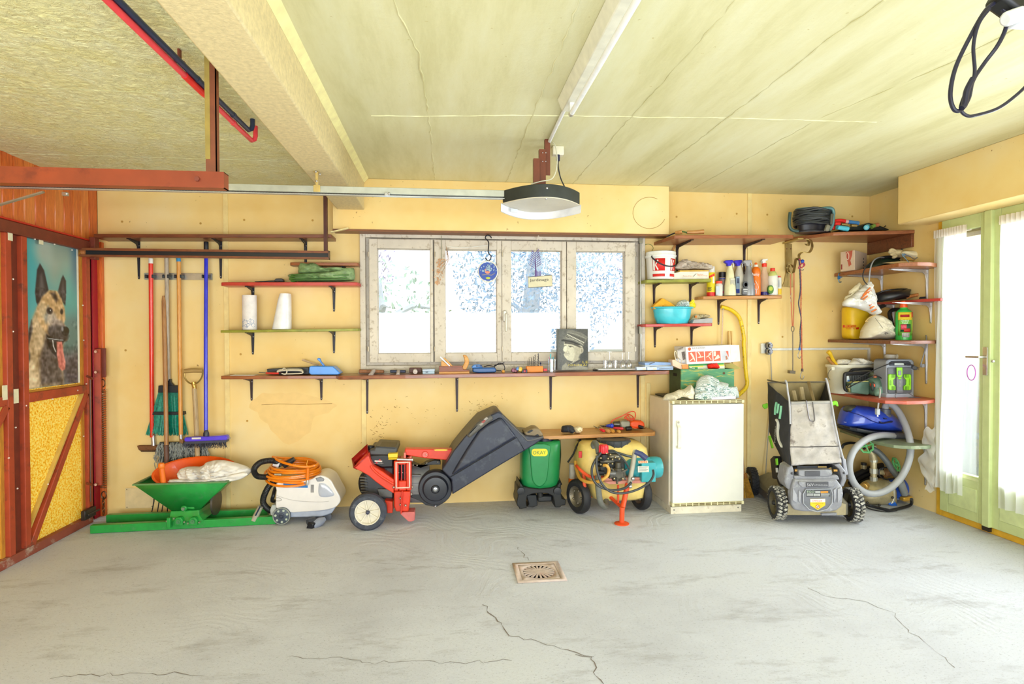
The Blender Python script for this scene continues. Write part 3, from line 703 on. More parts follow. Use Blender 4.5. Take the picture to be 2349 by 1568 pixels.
T.p('channel',MB().bx(XL+.03,xe,YR+.04,YR+.044,zB,zA).bx(XL+.03,xe,YR,YR+.04,zA-.005,zA).bx(XL+.03,xe,YR,YR+.04,zB,zB+.005).bx(XL+.03,xe,YR-.001,YR+.002,zA-.018,zA).bx(XL+.03,xe,YR-.001,YR+.002,zB,zB+.014),mat((128,70,36),.4,v=.2))
T.p('slot_liner',MB().bx(XL+.05,xe-.012,YR+.012,YR+.038,zB+.006,zA-.006),mat((22,24,26),.4))
T.p('end_stop',MB().bx(xe-.008,xe,YR-.006,YR+.044,zB-.002,zA+.002),mat((90,56,40),.4),bev=.001)
xq=W(745,500,Y=YR).x
T.p('hanger',MB().bx(xq-.016,xq+.016,YR+.03,YR+.036,zA-.01,ZCL).bx(xq+.012,xq+.016,YR,YR+.036,zA-.01,ZCL),mat((92,46,34),.45,v=.2))
T.p('roller',cy_((XL+.04,YR+.02,(zA+zB)/2),(XL+.07,YR+.02,(zA+zB)/2),.022,n=14),mat((180,110,60),.4))
YO=-1.3
zr=W(900,437,Y=YO).z
op=Thing('garage_door_opener','black and white garage door opener with a long silver drive rail','door opener',(W(1240,460,Y=YO).x,YO,zr-.1))
xo0,xo1=W(1153,450,Y=YO).x,W(1330,450,Y=YO).x;xm=(xo0+xo1)/2;hw=(xo1-xo0)/2
zo0,zo1=W(1155,465,Y=YO).z,W(1155,437,Y=YO).z
near=[(xm+hw*t,YO-.2*(1-t*t))for t in np.linspace(-1,1,15)];far=[(xm+hw*t,YO+.25*(1-t*t))for t in np.linspace(1,-1,15)]
op.p('housing',MB().prism(near+far[1:-1],zo0,zo1,'z'),mat((44,48,44),.55,v=.2),bev=.004)
lens=op.p('underside',MB().prism([(x,y*.985-.018)for x,y in near]+far[1:-1],zo0-.006,zo0-.0005,'z'),mat((218,208,188),.35,v=.05))
lip=MB()
lip.loft([[V3((x*1.0+(x-xm)*.04,y+dy,z))for dy,z in((0,zo0),(.02,zo0),(.035,zo0-.05),(.012,zo0-.05))]for x,y in far])
op.p('lamp_cover',lip,mat((238,238,240),.3),bev=.002)
pl=W(1178,486,Y=YO+.14)
op.p('button_plate',MB().box((pl.x,YO+.105,zo0-.026),(.05,.006,.022),Matrix.Rotation(R(24),3,'Z')),mat((210,214,220),.4))
for e in((xm,YO-.2,(zo0+zo1)/2+.012),(xm,YO-.17,zo0-.006)):op.p('screw',MB().ball(e,.008,8,5),CHR)
xr0=XL+.05
op.p('drive_rail',MB().bx(xr0,xo0+.03,YO-.012,YO+.012,W(900,446,Y=YO).z,W(900,431,Y=YO).z),mat((188,190,178),.4,.5),bev=.002)
zc_=W(900,447,Y=YO).z
op.p('drive_belt',MB().bx(xr0,xo0+.03,YO-.006,YO+.006,zc_-.006,zc_-.0005),mat((38,40,52),.5))
bt=MB()
for i in range(150):bt.bx(xr0+.0165*i,xr0+.0165*i+.008,YO-.009,YO-.006,zc_-.005,zc_-.001)
op.p('belt_teeth',bt,mat((70,72,76),.5),kind='stuff')
op.p('rail_edge',MB().bx(xr0,xo0+.03,YO-.016,YO+.016,zc_-.011,zc_-.007),mat((210,212,214),.3,.6))
for px in(150,888):
 p=W(px,445,Y=YO-.02);op.p('rail_clip',MB().box(p,(.03,.02,.02)).ball(p+V3((.012,-.01,0)),.009,8,5),CHR,bev=.002)
p=W(100,440,Y=YO);op.p('door_arm',MB().beam(p,(XL+.03,YO,p.z-.13),.022,.008),mat((176,170,150),.4,.5))
p=W(728,430,Y=YO);zbm=zb
op.p('rail_hanger',MB().bx(p.x-.008,p.x+.008,YO-.016,YO-.013,p.z,zbm+.0).bx(p.x-.02,p.x+.02,YO-.018,YO+.018,p.z-.03,p.z+.012).bx(p.x-.02,p.x+.008,YO-.016,YO+.02,zbm-.004,zbm),mat((216,190,120),.35,.6),bev=.001)
for e in((p.x,YO-.02,p.z+.035),(p.x+.02,YO-.02,zbm-.02),(p.x-.004,YO-.02,zbm-.006)):op.p('bolt',MB().ball(e,.007,8,5),CHR)
BRK=mat((118,60,36),.45,v=.1)
for a,b,yt,dy in((1237,1252,342,0),(1250,1262,325,.02),(1224,1238,363,-.03)):
 x0,x1=W(a,400,Y=YO+dy).x,W(b,400,Y=YO+dy).x;zt_=ZC if a==1250 else W(a,yt,Y=YO+dy).z
 zl=zo1 if a!=1250 else W(a,402,Y=YO+dy).z
 op.p('hanger_angle',MB().bx(x0,x1,YO+dy-.003,YO+dy,zl,zt_).bx(x0,x0+.003,YO+dy,YO+dy+.03,zl,zt_),BRK)
for a,b in((1245,350),(1252,350),(1245,370),(1252,370)):
 op.p('bolt',MB().ball(W(a,b,Y=YO-.005),.004,6,4),CHR)
 # socket on the ceiling with its two flexes, conduit
sk=W(1279,347,Z=ZC-.03)
T=Thing('ceiling_socket','small white socket box on the ceiling above the door opener','socket',(sk.x,sk.y,ZC-.06))
T.p('box',MB().bx(sk.x-.038,sk.x+.038,sk.y-.03,sk.y+.03,ZC-.06,ZC),mat((238,230,205),.4),bev=.006)
T.p('plug',cy_((sk.x,sk.y-.02,ZC-.1),(sk.x,sk.y-.02,ZC-.06),.012),mat((40,40,70),.4))
solo('power_flex','dark flex hanging from the ceiling socket down to the opener','cable',tu_(spl([(sk.x,sk.y-.02,ZC-.1),W(1281,385,Y=YO+.05),W(1286,408,Y=YO+.03),W(1295,428,Y=YO)],6),.004,6),mat((50,50,60),.5))
solo('power_flex','white flex looping from the conduit end to the opener','cable',tu_(spl([W(1262,322,Y=YO+.1),W(1274,335,Y=YO+.06),W(1278,375,Y=YO),W(1268,408,Y=YO),W(1240,416,Y=YO-.04),W(1218,422,Y=YO-.03)],6),.0035,6),mat((226,222,200),.5))
solo('conduit','white electrical conduit along the ceiling from the lamp','conduit',tu_([W(1302,236,Z=ZC-.012),W(1259,327,Z=ZC-.012)],.011,10),mat((240,240,240),.35))
T=Thing('fluorescent_lamp','white fluorescent batten lamp with a bare tube on the ceiling','lamp',(.65,-2.6,ZC-.13))
yl0,yl1=-1.93,-3.45
T.p('housing',MB().loft([[V3((x,y,z))for x,z in((.60,ZC-.001),(.71,ZC-.001),(.69,ZC-.065),(.625,ZC-.065))]for y in(yl0,yl1)]),mat((236,232,214),.4),bev=.004)
for ya in(yl0-.13,yl1+.03):T.p('tube_holder',MB().bx(.64,.665,ya,ya+.03,ZC-.11,ZC-.06),mat((240,240,240),.4),bev=.003)
T.p('tube',cy_((.653,yl0-.1,ZC-.115),(.653,yl1+.06,ZC-.115),.0135,n=14),mat((252,252,255),.15))
T.p('tube_cap',cy_((.653,yl0-.1,ZC-.115),(.653,yl0-.13,ZC-.115),.0145,n=14),mat((200,196,186),.3,.6))
def pipe(label,pts,m,jp):
 T=Thing('pipe',label,'pipe',pts[0]);T.p('pipe_run',tu_(pts,.0125,10),m)
 for q,mm in jp:T.p('joint',tu_(q,.0145,10),mm)
zp=2.50
PR=mat((240,70,80),.35,v=.08);PB=mat((40,54,84),.4,v=.1)
a,b=W(225,-20,Z=zp),W(577,322,Z=zp)
pr=[a+(b-a)*t for t in np.linspace(0,1,8)]+[b+V3((.012,.012,.01)),b+V3((.016,.016,.03)),b+V3((.016,.016,.12))]
pipe('red water pipe running below the textured ceiling',pr,PR,[((a.lerp(b,.42),a.lerp(b,.55)),mat((236,30,30),.35)),((a.lerp(b,.8),a.lerp(b,.82)),PR)])
zp2=2.52
a,b=W(250,-20,Z=zp2),W(570,298,Z=zp2)
pb_=[a+(b-a)*t for t in np.linspace(0,1,8)]+[b+V3((.012,.012,.01)),b+V3((.016,.016,.03)),b+V3((.016,.016,.09))]
pipe('dark blue water pipe beside the red one',pb_,PB,[((a.lerp(b,.5),a.lerp(b,.515)),PB),((a.lerp(b,.58),a.lerp(b,.6)),PB),((a.lerp(b,.82),a.lerp(b,.84)),PB)])
c=W(412,150,Z=zp2);solo('pipe_clip','small brown clip holding the pipes up to the ceiling','pipe clip',MB().bx(c.x-.004,c.x+.004,c.y-.01,c.y+.01,zp2+.012,ZCL-.002).bx(c.x-.02,c.x+.02,c.y-.008,c.y+.008,zp2+.0127,zp2+.016),DBR)
YC_=-3.55
ck=Thing('hanging_cable','looped black cable and black plug block hanging from the ceiling at the top right','cable',W(2310,0,Y=YC_))
c2=W(2310,-60,Y=YC_)
ck.p('plug_block',MB().box(W(2312,8,Y=YC_),(.09,.06,.05),Matrix.Rotation(R(30),3,'Y')).cyl(W(2330,-30,Y=YC_),(W(2330,-30,Y=YC_).x,YC_,ZC),.012),mat((20,20,22),.4),bev=.012)
ck.p('loops',tu_(spl([W(2295,0,Y=YC_),W(2262,22,Y=YC_),W(2225,85,Y=YC_),W(2192,155,Y=YC_),W(2180,215,Y=YC_),W(2188,250,Y=YC_),W(2205,252,Y=YC_),W(2222,225,Y=YC_),W(2232,185,Y=YC_+.02),W(2258,145,Y=YC_+.02),W(2288,105,Y=YC_),W(2306,68,Y=YC_),W(2310,40,Y=YC_),W(2300,20,Y=YC_)],8),.0055,8).tube(spl([W(2270,20,Y=YC_-.01),W(2245,55,Y=YC_-.01),W(2233,105,Y=YC_-.01),W(2236,160,Y=YC_-.01),W(2231,185,Y=YC_-.01),W(2212,220,Y=YC_),W(2204,250,Y=YC_),W(2218,265,Y=YC_),W(2240,264,Y=YC_),W(2290,248,Y=YC_),W(2335,215,Y=YC_),W(2370,180,Y=YC_)],8),.0045,8),mat((26,26,48),.45))
ck.p('knot',tu_(spl([W(2232,180,Y=YC_-.012),W(2218,208,Y=YC_-.012),W(2213,238,Y=YC_-.012),W(2206,248,Y=YC_-.012)],6),.008,8),mat((26,26,48),.45))
ck.p('white_socket',cy_(W(2306,45,Y=YC_-.02),W(2345,30,Y=YC_-.02),.02,n=14).box(W(2352,35,Y=YC_),(.07,.05,.06)),mat((238,240,244),.4),bev=.006)
# tools and shelves on the left
def puff(out,Y,d,amp=.006,fr=30.,back=.3,seed=0,n=5,rip=0.):
 """soft lump with a photo-pixel outline on plane Y, bulging by d towards the room"""
 P=[W(a,b,Y=Y)for a,b in out]
 P=spl(P,4 if rip==0 else 7,closed=True);n=n if rip==0 else n*2
 P=[p for p in P];c=sum(P,Vector())/len(P);so=V3((seed*3.1,seed*1.7,0))
 rings=[]
 for k in range(-2,n+1):
  if k<0:s_=(.5,.93)[k+2];dy=d*back*(1 if k==-2 else .7)
  else:s_=1-(k/n)**1.35*.97;dy=-d*math.sqrt(max(0,1-s_*s_))
  r=[]
  for p in P:
   q=c+(p-c)*s_;e=mnoise.noise(q*fr+so);e2=1-2.4*abs(mnoise.noise(V3((q.x*fr*.7+q.z*fr*.8+.6*e,(q.z-q.x)*fr*.22,seed))))+.5*(1-2*abs(mnoise.noise(q*fr*1.7+so*2)))
   w=1-s_*.5 if k>=0 else .3
   r.append(V3((q.x+amp*.7*e,q.y+dy-(amp*e*2+rip*1.3*e2)*w,q.z+amp*.6*e2*(1 if k>=0 else 0))))
  rings.append(r)
 return MB().loft(rings)
def rings_px(spec,Y,dep,n=20,pw=2.6):
 """upright body from photo rows: spec = (row, left px, right px); superellipse cross-section of depth dep (or per row)"""
 rs=[]
 for i,sp in enumerate(spec):
  py,a,b=sp[:3];dd=sp[3]if len(sp)>3 else dep
  A,B=W(a,py,Y=Y),W(b,py,Y=Y);cx,hw=(A.x+B.x)/2,(B.x-A.x)/2
  r=[]
  for j in range(n):
   t=2*pi*j/n;ct,st=cos(t),sin(t)
   r.append(V3((cx+hw*abs(ct)**(2/pw)*(1 if ct>0 else-1),Y+dd/2*abs(st)**(2/pw)*(1 if st>0 else-1),(A.z+B.z)/2)))
  rs.append(r)
 return MB().loft(rs)
def lathe_px(spec,Y,n=20,cx=None):
 """round upright body: spec rows (row, half width px) about photo column cx"""
 o=[]
 for py,hw in spec:
  A=W(cx,py,Y=Y);o.append((W(cx+hw,py,Y=Y).x-A.x,A.z))
 c=W(cx,spec[0][0],Y=Y);return la_([(r,z-0)for r,z in o],(c.x,Y,0),n)
def rp_(pts,Y,r,n=8,k=0):
 P=[W(a,b,Y=(c[0]if c else Y))for a,b,*c in pts]
 return tu_(spl(P,k)if k else P,r,n)
 # poster of a sheepdog on the garage door
cv=Canvas(96,200,(116,176,174))
cv.ell(.62,.12,.5,.16,(158,176,162),.2).ell(.1,.25,.3,.3,(78,178,186),.2).ell(.9,.45,.25,.25,(100,182,176),.2)
cv.ell(.95,.85,.35,.3,(92,84,92),.2).ell(.85,.65,.25,.12,(104,140,136),.15).ell(.4,.06,.14,.1,(176,190,178),.12).ell(1.02,.1,.12,.2,(90,130,150),.1)
FUR,DK,TAN,CRM=(196,168,128),(52,48,52),(214,176,126),(232,206,166)
cv.poly([(.02,1.0),(.03,.8),(.1,.68),(.2,.52),(.3,.42),(.6,.45),(.75,.62),(.7,.8),(.72,1.0)],FUR,.03)
cv.poly([(.3,.98),(.3,.8),(.42,.62),(.55,.66),(.66,.8),(.72,1.0)],(98,88,84),.05).poly([(.04,.78),(.1,.7),(.15,.78),(.12,.88),(.02,.95)],(70,62,60),.03)
cv.poly([(.05,.74),(.18,.54),(.2,.6),(.12,.72),(.08,.76)],DK,.02)
cv.poly([(.04,.85),(.2,.8),(.3,.95),(.28,1.),(.02,1.)],CRM,.04).poly([(.2,.55),(.32,.5),(.36,.7),(.24,.8)],(216,188,148),.05)
cv.poly([(.26,.42),(.24,.36),(.28,.2),(.33,.155),(.4,.2),(.47,.33),(.42,.42),(.3,.46)],DK,.012)
cv.poly([(.3,.38),(.33,.24),(.36,.22),(.40,.32),(.36,.4)],(96,92,96),.03)
cv.poly([(.63,.34),(.7,.24),(.735,.21),(.79,.25),(.79,.34),(.77,.43),(.7,.4)],DK,.012).poly([(.69,.33),(.735,.25),(.76,.33),(.74,.38)],(90,86,90),.025)
cv.poly([(.27,.46),(.36,.38),(.48,.33),(.62,.33),(.7,.38),(.76,.45),(.77,.53),(.74,.56),(.8,.62),(.8,.68),(.7,.7),(.5,.66),(.36,.6),(.28,.54)],TAN,.02)
cv.poly([(.5,.35),(.58,.34),(.64,.39),(.6,.41)],(74,60,56),.03).poly([(.36,.5),(.46,.44),(.5,.5),(.42,.56)],(110,120,120),.04)
cv.ell(.36,.47,.07,.05,CRM,.04).ell(.52,.53,.09,.05,(206,190,172),.04).poly([(.54,.52),(.7,.54),(.8,.6),(.66,.63),(.5,.6)],(176,160,150),.03)
cv.ell(.485,.475,.055,.024,(60,44,40),.012).ell(.487,.474,.03,.015,(14,12,12),.006).ell(.495,.47,.008,.004,(240,240,240),.004)
cv.ell(.70,.475,.03,.02,(60,44,40),.01).ell(.7,.475,.017,.012,(14,12,12),.006)
cv.poly([(.46,.58),(.6,.57),(.74,.58),(.82,.62),(.82,.67),(.76,.69),(.6,.68),(.48,.66),(.44,.62)],(84,78,80),.03)
cv.ell(.765,.615,.07,.034,(18,18,22),.01).ell(.71,.6,.02,.016,(150,150,160),.012)
cv.poly([(.42,.64),(.55,.665),(.76,.675),(.7,.72),(.62,.72),(.6,.8),(.5,.76),(.43,.7)],(28,24,28),.012)
cv.line([(.44,.665),(.56,.672),(.72,.68)],.012,(200,206,210),.006).line([(.53,.68),(.54,.72),(.58,.76)],.016,(226,226,224),.006)
cv.poly([(.6,.69),(.7,.69),(.72,.76),(.76,.84),(.75,.89),(.69,.9),(.63,.87),(.6,.78)],(232,140,128),.012).line([(.665,.71),(.68,.8),(.69,.86)],.012,(206,104,100),.012)
fur=np.clip(((cv.U>.02)&(cv.V>.32))*1.,0,1)*np.where(np.abs(cv.a-np.array((116,176,174))).sum(2)>90,1,.0)
cv.speck(26,46,60,1,fur).speck(30,20,60,2,fur);cv.speck(6,10,14,3)
XP=XL+.014
p00,p10,p01=W(43,538,X=XP),W(175,572,X=XP),W(46,890,X=XP)
zt_,zb_=(p00.z+p10.z)/2,W(100,888,X=XP).z
p00=V3((XP,p00.y,zt_));p10=V3((XP,p10.y,zt_));p01=V3((XP,p00.y,zb_))
po=Thing('poster','poster of a panting sheepdog against turquoise fixed to the garage door','poster',(XP,(p00.y+p10.y)/2,zb_))
o=po.p('printed_sheet',cv.mesh(p00,p10,p01),printed(.35));cv.colour(o)
po.p('backing',MB().bx(XP-.010,XP-.002,p00.y,p10.y,zb_,zt_),mat((240,236,216),.6))
po.p('white_margin',MB().bx(XP-.002,XP+.001,p10.y-.0,p10.y+.022,zb_,zt_),mat((246,242,226),.5))
# tool rack and its tools
YT=-.065
a,b=W(332,641,Y=-.012),W(487,627,Y=-.012)
rk=Thing('tool_rack','silver tool rail on the wall gripping the broom handles','tool rack',((a.x+b.x)/2,-.01,a.z))
rk.p('rail',MB().bx(a.x,b.x,-.016,0,a.z,b.z).bx(a.x,b.x,-.02,-.016,a.z+.004,a.z+.009).bx(a.x,b.x,-.02,-.016,b.z-.009,b.z-.004),mat((190,188,180),.3,.8))
for px in(337,352,377,388,404,417,467,478):
 p=W(px,634,Y=-.05);rk.p('grip',MB().bx(p.x-.007,p.x+.007,-.075,-.018,p.z-.014,p.z+.014),mat((34,40,50),.4),bev=.004)
def handle(T,name,pts,r,m,par=None,Y=YT,tip=None):
 o=T.p(name,rp_(pts,Y,r,10),m);return o
WGR=wood((206,190,170),(168,146,124),'z',6,.6);WOR=wood((246,176,88),(222,140,60),'z',6,.4);WBR=wood((196,140,84),(142,88,52),'z',6,.45);WSP=wood((216,186,140),(180,146,100),'z',6,.55)
b=Thing('push_broom','red-handled broom with a white tip and a worn flat head, leftmost of the tools','broom',W(349,1030,Y=YT))
handle(b,'handle',[(346,604,-.065),(349,1002,-.03)],.0165,mat((236,44,16),.3,coat=.4));b.p('tip',rp_([(346,592),(346,605)],YT,.0172,10),mat((244,240,230),.4),bev=.004)
b.p('ferrule',rp_([(351,998),(353,1022)],-.028,[.015,.017],10),CHR)
b.p('head',pp_([(313,1022),(450,1021),(452,1031),(318,1033)],-.046,-.004),mat((120,76,40),.7,v=.3,sc=50),bev=.006)
b.p('bristles',pp_([(320,1031),(448,1030),(446,1036),(324,1036)],-.042,-.008),mat((88,62,40),.9,v=.4,sc=90))
b=Thing('garden_fork','old garden fork with a dark-tipped wooden handle leaning behind the green mill','fork',W(360,1182,Y=-.11))
handle(b,'handle',[(375,678,-.06),(376,690,-.06),(383,1068,-.11),(384,1095,-.115)],[.008,.0165,.0165,.0165],WBR,Y=-.115)
b.p('handle_end',rp_([(381,1020),(384,1096)],-.115,.0172,10),mat((112,78,64),.5,v=.2))
b.p('fork_head',rp_([(384,1095),(372,1118),(364,1122)],-.112,.009,8),mat((50,50,52),.45,.6))
for x0,x1 in((354,347),(376,370),(366,360),(387,383)):b.p('tine',rp_([(x0+1,1120),(x0-1,1150),(x1,1180)],-.10,[.0045,.0045,.003],6),mat((44,46,50),.45,.6))
def bristle_fan(n,top,bot,Y,dy,seed,r=.0016):
 rg=random.Random(seed);mb=MB()
 for i in range(n):
  t=rg.random();a=W(top[0]+(top[1]-top[0])*t,top[2],Y=Y);u=t+rg.uniform(-.05,.05)
  b_=W(bot[0]+(bot[1]-bot[0])*u,bot[2]+rg.uniform(-6,3),Y=Y);q=rg.uniform(-dy,dy)
  mb.tube([a+V3((0,q*.5,0)),a.lerp(b_,.55)+V3((0,q*.9,0)),b_+V3((0,q*1.4,0))],r,3,caps=False)
 return mb
b=Thing('garden_broom','green-bristled garden broom with a black block on a pale handle','broom',W(386,998,Y=-.05))
handle(b,'handle',[(382,590,-.06),(384,740,-.045),(387,872,-.03)],.0155,WGR,Y=-.05)
b.p('socket',pp_([(383,869),(391,869),(391,876),(399,885),(380,885)],-.044,-.016),mat((24,28,36),.4),bev=.003)
b.p('block',pp_([(363,884),(411,884),(411,900),(362,900)],-.05,-.008),mat((22,26,34),.5),bev=.003)
TEAL=mat((14,142,116),.4,v=.4,sc=60)
b.p('bristles',bristle_fan(420,(364,410,899),(338,428,996),-.029,.013,4,.0019),TEAL,kind='stuff')
b.p('bristle_core',pp_([(364,899),(410,899),(423,982),(346,982)],-.037,-.021),mat((10,116,96),.6,v=.5,sc=80))
b.p('band',pp_([(351,944),(421,944),(422,951),(349,951)],-.052,-.006),mat((22,26,32),.5),bev=.002)
b=Thing('mop','grey string mop hanging by an orange wooden handle with a blue tip','mop',W(416,1068,Y=-.07))
handle(b,'handle',[(410,598),(411,720),(415,996)],.0155,WOR);b.p('tip',rp_([(409,588),(410,600)],YT,.0165,10),mat((60,150,206),.4))
b.p('ferrule',rp_([(415,994),(416,1010)],YT,.014,10),CHR)
b.p('clamp',pp_([(411,1007),(420,1007),(420,1017),(411,1017)],YT-.016,YT+.012),mat((150,110,70),.5,.3),bev=.003)
rg=random.Random(11);ms=MB()
for i in range(230):
 a0=rg.uniform(364,472);lo=rg.uniform(1040,1074);k=rg.choice((-1,1));y0=-.05-rg.random()*.04
 off=(a0-418)*.12
 P=[W(a0+rg.uniform(-3,3),1016+rg.uniform(-3,4)+abs(a0-418)*.06,Y=y0)]
 for s_ in range(1,5):
  P.append(W(a0+off*s_*.4+k*rg.uniform(0,3.4)*(1 if s_%2 else-1),1016+(lo-1016)*s_/4+abs(a0-418)*.05,Y=y0-.012*sin(s_*1.2)))
 ms.tube(spl(P,2),.0028,4,caps=False)
b.p('strings',ms,mat((160,162,156),.9,v=.5,sc=40),kind='stuff')
b.p('mop_core',pp_([(366,1014),(472,1014),(470,1060),(368,1060)],-.07,-.05),mat((70,72,70),.9))
b=Thing('spade','spade with a pale wooden shaft and steel-strapped grip','spade',W(455,1150,Y=-.09))
b.p('grip',tu_([W(423,851,Y=-.09),W(443,849,Y=-.09),W(465,850,Y=-.09)],[.017,.02,.017],10),wood((196,160,96),(160,120,70),'x',6))
b.p('grip_strap',rp_([(423,850),(424,866),(432,876),(440,880),(448,880),(457,874),(464,862),(465,849)],-.09,.006,6,3),mat((160,136,80),.35,.8))
b.p('socket',rp_([(444,876),(447,892)],-.092,[.018,.0165],10),mat((196,160,84),.35,.8))
for py in(882,888):b.p('rivet',MB().ball(W(445,py,Y=-.108),.004,6,4),DBR)
handle(b,'shaft',[(446,890,-.092),(450,960,-.10),(455,1100,-.118)],.0185,WSP,Y=-.09)
b.p('blade',pp_([(437,1095),(474,1095),(474,1145),(456,1160),(438,1145)],-.122,-.116),mat((140,132,122),.45,.6,wear=(120,80,50)),bev=.001)
PUR=mat((86,64,226),.3,coat=.3);BLU=mat((40,48,214),.28,coat=.4)
b=Thing('sweeping_broom','blue-handled broom with a purple head and dark bristles','broom',W(473,1022,Y=-.14))
handle(b,'handle',[(473,570,-.066),(472,800,-.12),(472.5,990,-.165)],.0148,BLU,Y=-.13)
b.p('grip',rp_([(473,554),(473,573)],-.065,.0185,10),mat((28,32,42),.4),bev=.004)
b.p('collar',rp_([(473,985),(473,993),(473,1001)],-.166,[.012,.022,.022],12),mat((40,44,66),.4))
b.p('head',pp_([(424,1003),(466,1001),(480,1001),(517,998),(521,1003),(520,1009),(425,1013),(421,1009)],-.2,-.138),PUR,bev=.006)
b.p('bristle_bed',pp_([(423,1012),(520,1008),(519,1014),(424,1018)],-.195,-.143),mat((58,60,78),.5))
b.p('bristles',bristle_fan(260,(424,519,1013),(421,522,1025),-.169,.02,8,.0016),mat((56,58,74),.6),kind='stuff')
b.p('label',MB().bx(W(440,1006,Y=-.2).x,W(461,1006,Y=-.2).x,-.2015,-.199,W(440,1007,Y=-.2).z,W(440,1003,Y=-.2).z),mat((226,220,220),.5))
b.p('hook',tu_([W(521+4+4*cos(t),1004+2.6*sin(t),Y=-.165)for t in np.linspace(0,2*pi,14)],.0016,5),STEEL)
a,c=W(288,1166,Y=-.006),W(352,1117,Y=-.006)
pl_=Thing('cover_plate','pale square cover plate screwed low on the wall behind the green mill','plate',((a.x+c.x)/2,0,a.z))
pl_.p('plate',MB().bx(a.x,c.x,-.008,0,a.z,c.z),mat((238,212,160),.6),bev=.001)
for x in(a.x+.012,c.x-.012):
 for z in(a.z+.012,c.z-.012):pl_.p('screw',MB().ball((x,-.008,z),.004,6,4),mat((110,90,60),.4,.6))
 # things on the left shelves
fx=Thing('tarpaulin','folded green woven tarpaulin on the red shelf','tarpaulin',W(740,646,Y=-.12))
GT=mat((132,158,104),.45,v=.3,sc=30,b=.3,bs=180)
for k,(ol,Y,d)in enumerate((([(663,636),(664,630),(690,628),(740,625),(800,618),(812,616),(814,640),(800,645),(740,646),(672,645)],-.10,.075),([(686,605),(700,603),(722,604),(738,612),(752,618),(790,620),(808,616),(806,626),(750,626),(690,628),(685,618)],-.09,.06))):
 fx.p('fold',puff(ol,Y,d,.004,40,.6,k,rip=.012),GT,ang=60)
for k,(y0,x0,x1)in enumerate(((633,666,800),(638,664,796),(642,668,802),(629,668,770))):
 fx.p('folded_edge',tu_(spl([W(x1,y0-3+k,Y=-.165),W((x0+x1)/2+20,y0-1,Y=-.178),W(x0+20,y0,Y=-.172),W(x0,y0+2,Y=-.15),W(x0+12,y0+5,Y=-.165)],5),.006,5),mat((74,116,46),.5,v=.3))
a=V3((0,0,0));zs2=Z_S2[0]
cl=Thing('clamp_strap','flat black clamp lying on the red shelf','clamp',W(625,646,Y=-.1))
cl.p('bar',pp_([(584,645),(620,643),(649,642),(649,646),(584,646.5)],-.12,-.09),mat((40,36,40),.4),bev=.002)
cl.p('jaw',pp_([(628,644),(632,638.5),(645,638),(648,639),(650,645),(630,645)],-.13,-.08),mat((46,42,48),.4),bev=.003)
yb=-.11;p=W(573,755,Y=yb)
r_=W(589.5,755,Y=yb).x-p.x;zsg=Z_S3[0]+(Z_S3[1]-Z_S3[0])*.22;ht=W(573,677,Y=yb).z-zsg
pr_=Thing('paper_roll','roll of white kitchen paper printed with blue bubbles on the green shelf','paper roll',(p.x,yb,zsg))
pr_.p('roll',la_([(.012,.0),(r_*.98,0),(r_,.004),(r_,ht-.003),(r_*.98,ht),(.014,ht),(.014,ht-.02)],(p.x,yb,zsg),32),mat((244,236,232),.8,b=.35,bs=120))
for cx,cy,rr in((.12,.22,.011),(-.1,.26,.005),(.5,.24,.013),(.05,.14,.010),(-.55,.22,.010),(-.62,.12,.009),(-.2,.12,.009),(.62,.13,.014),(.3,.3,.005),(-.35,.28,.005),(-.05,.08,.006),(.35,.16,.006)):
 an=cx*1.3;rp=[V3((p.x+(r_+.0004)*sin(an+rr/r_*cos(t)),yb-(r_+.0004)*cos(an+rr/r_*cos(t)),zsg+ht*cy*1.0+rr*sin(t)))for t in np.linspace(0,2*pi,15)[:-1]]
 pr_.p('bubble_print',tu_(rp,.0011,4,closed=True),mat((92,126,176),.6))
q=W(646,755,Y=yb)
pc=Thing('plastic_pitcher','plain white tapered plastic pitcher on the green shelf','pitcher',(q.x,yb,zsg))
pc.p('body',rings_px([(755,624.5,668),(720,632,668),(690,638,667.5),(676,642.5,667),(673.5,643.5,666.5)],yb,.12,24,2.6),mat((250,246,244),.3))
pc.p('mouth',rings_px([(673.8,645,665),(673.2,645,665)],yb,.09,24,2.6),mat((226,222,220),.4))
z4_=Z_S4[0]
sv=Thing('hand_shovel','blue plastic hand shovel lying upside down on the brown shelf','hand shovel',W(745,858,Y=-.14))
BP=mat((44,136,232),.3,coat=.2)
sv.p('scoop',pp_([(709,842),(712,839),(764,840),(781,856),(775,859),(713,859),(708,855)],-.22,-.08),BP,bev=.006)
sv.p('handle',pp_([(740,839),(733,829),(727,824),(729,820.5),(734,821.5),(737,829),(745,838),(742,842),(736,847),(738,840)],-.165,-.135),BP,bev=.004)
hm=Thing('file_handle','pale wooden tool handle leaning behind the blue shovel','tool handle',W(712,836,Y=-.07));hm.p('handle',rp_([(693,825),(698,826),(718,833),(731,836)],-.07,[.008,.009,.0065,.006],8),wood((226,190,150),(190,150,110),'x'))
bx_=Thing('tool_case','long black case lying at the back of the brown shelf','case',W(660,858,Y=-.06));bx_.p('case',pp_([(612,846),(660,843),(708,842),(709,858),(614,857)],-.085,-.02),mat((26,28,34),.4),bev=.003);bx_.p('seam',MB().bx(W(613,851,Y=-.086).x,W(708,851,Y=-.086).x,-.087,-.085,W(650,851.5,Y=-.086).z,W(650,850.5,Y=-.086).z),mat((60,60,66),.4))
rp=Thing('rope_hank','hank of cream rope on the brown shelf beside the red pen','rope',W(662,858,Y=-.15));hk=MB()
ROPE=mat((226,214,190),.8,v=.1)
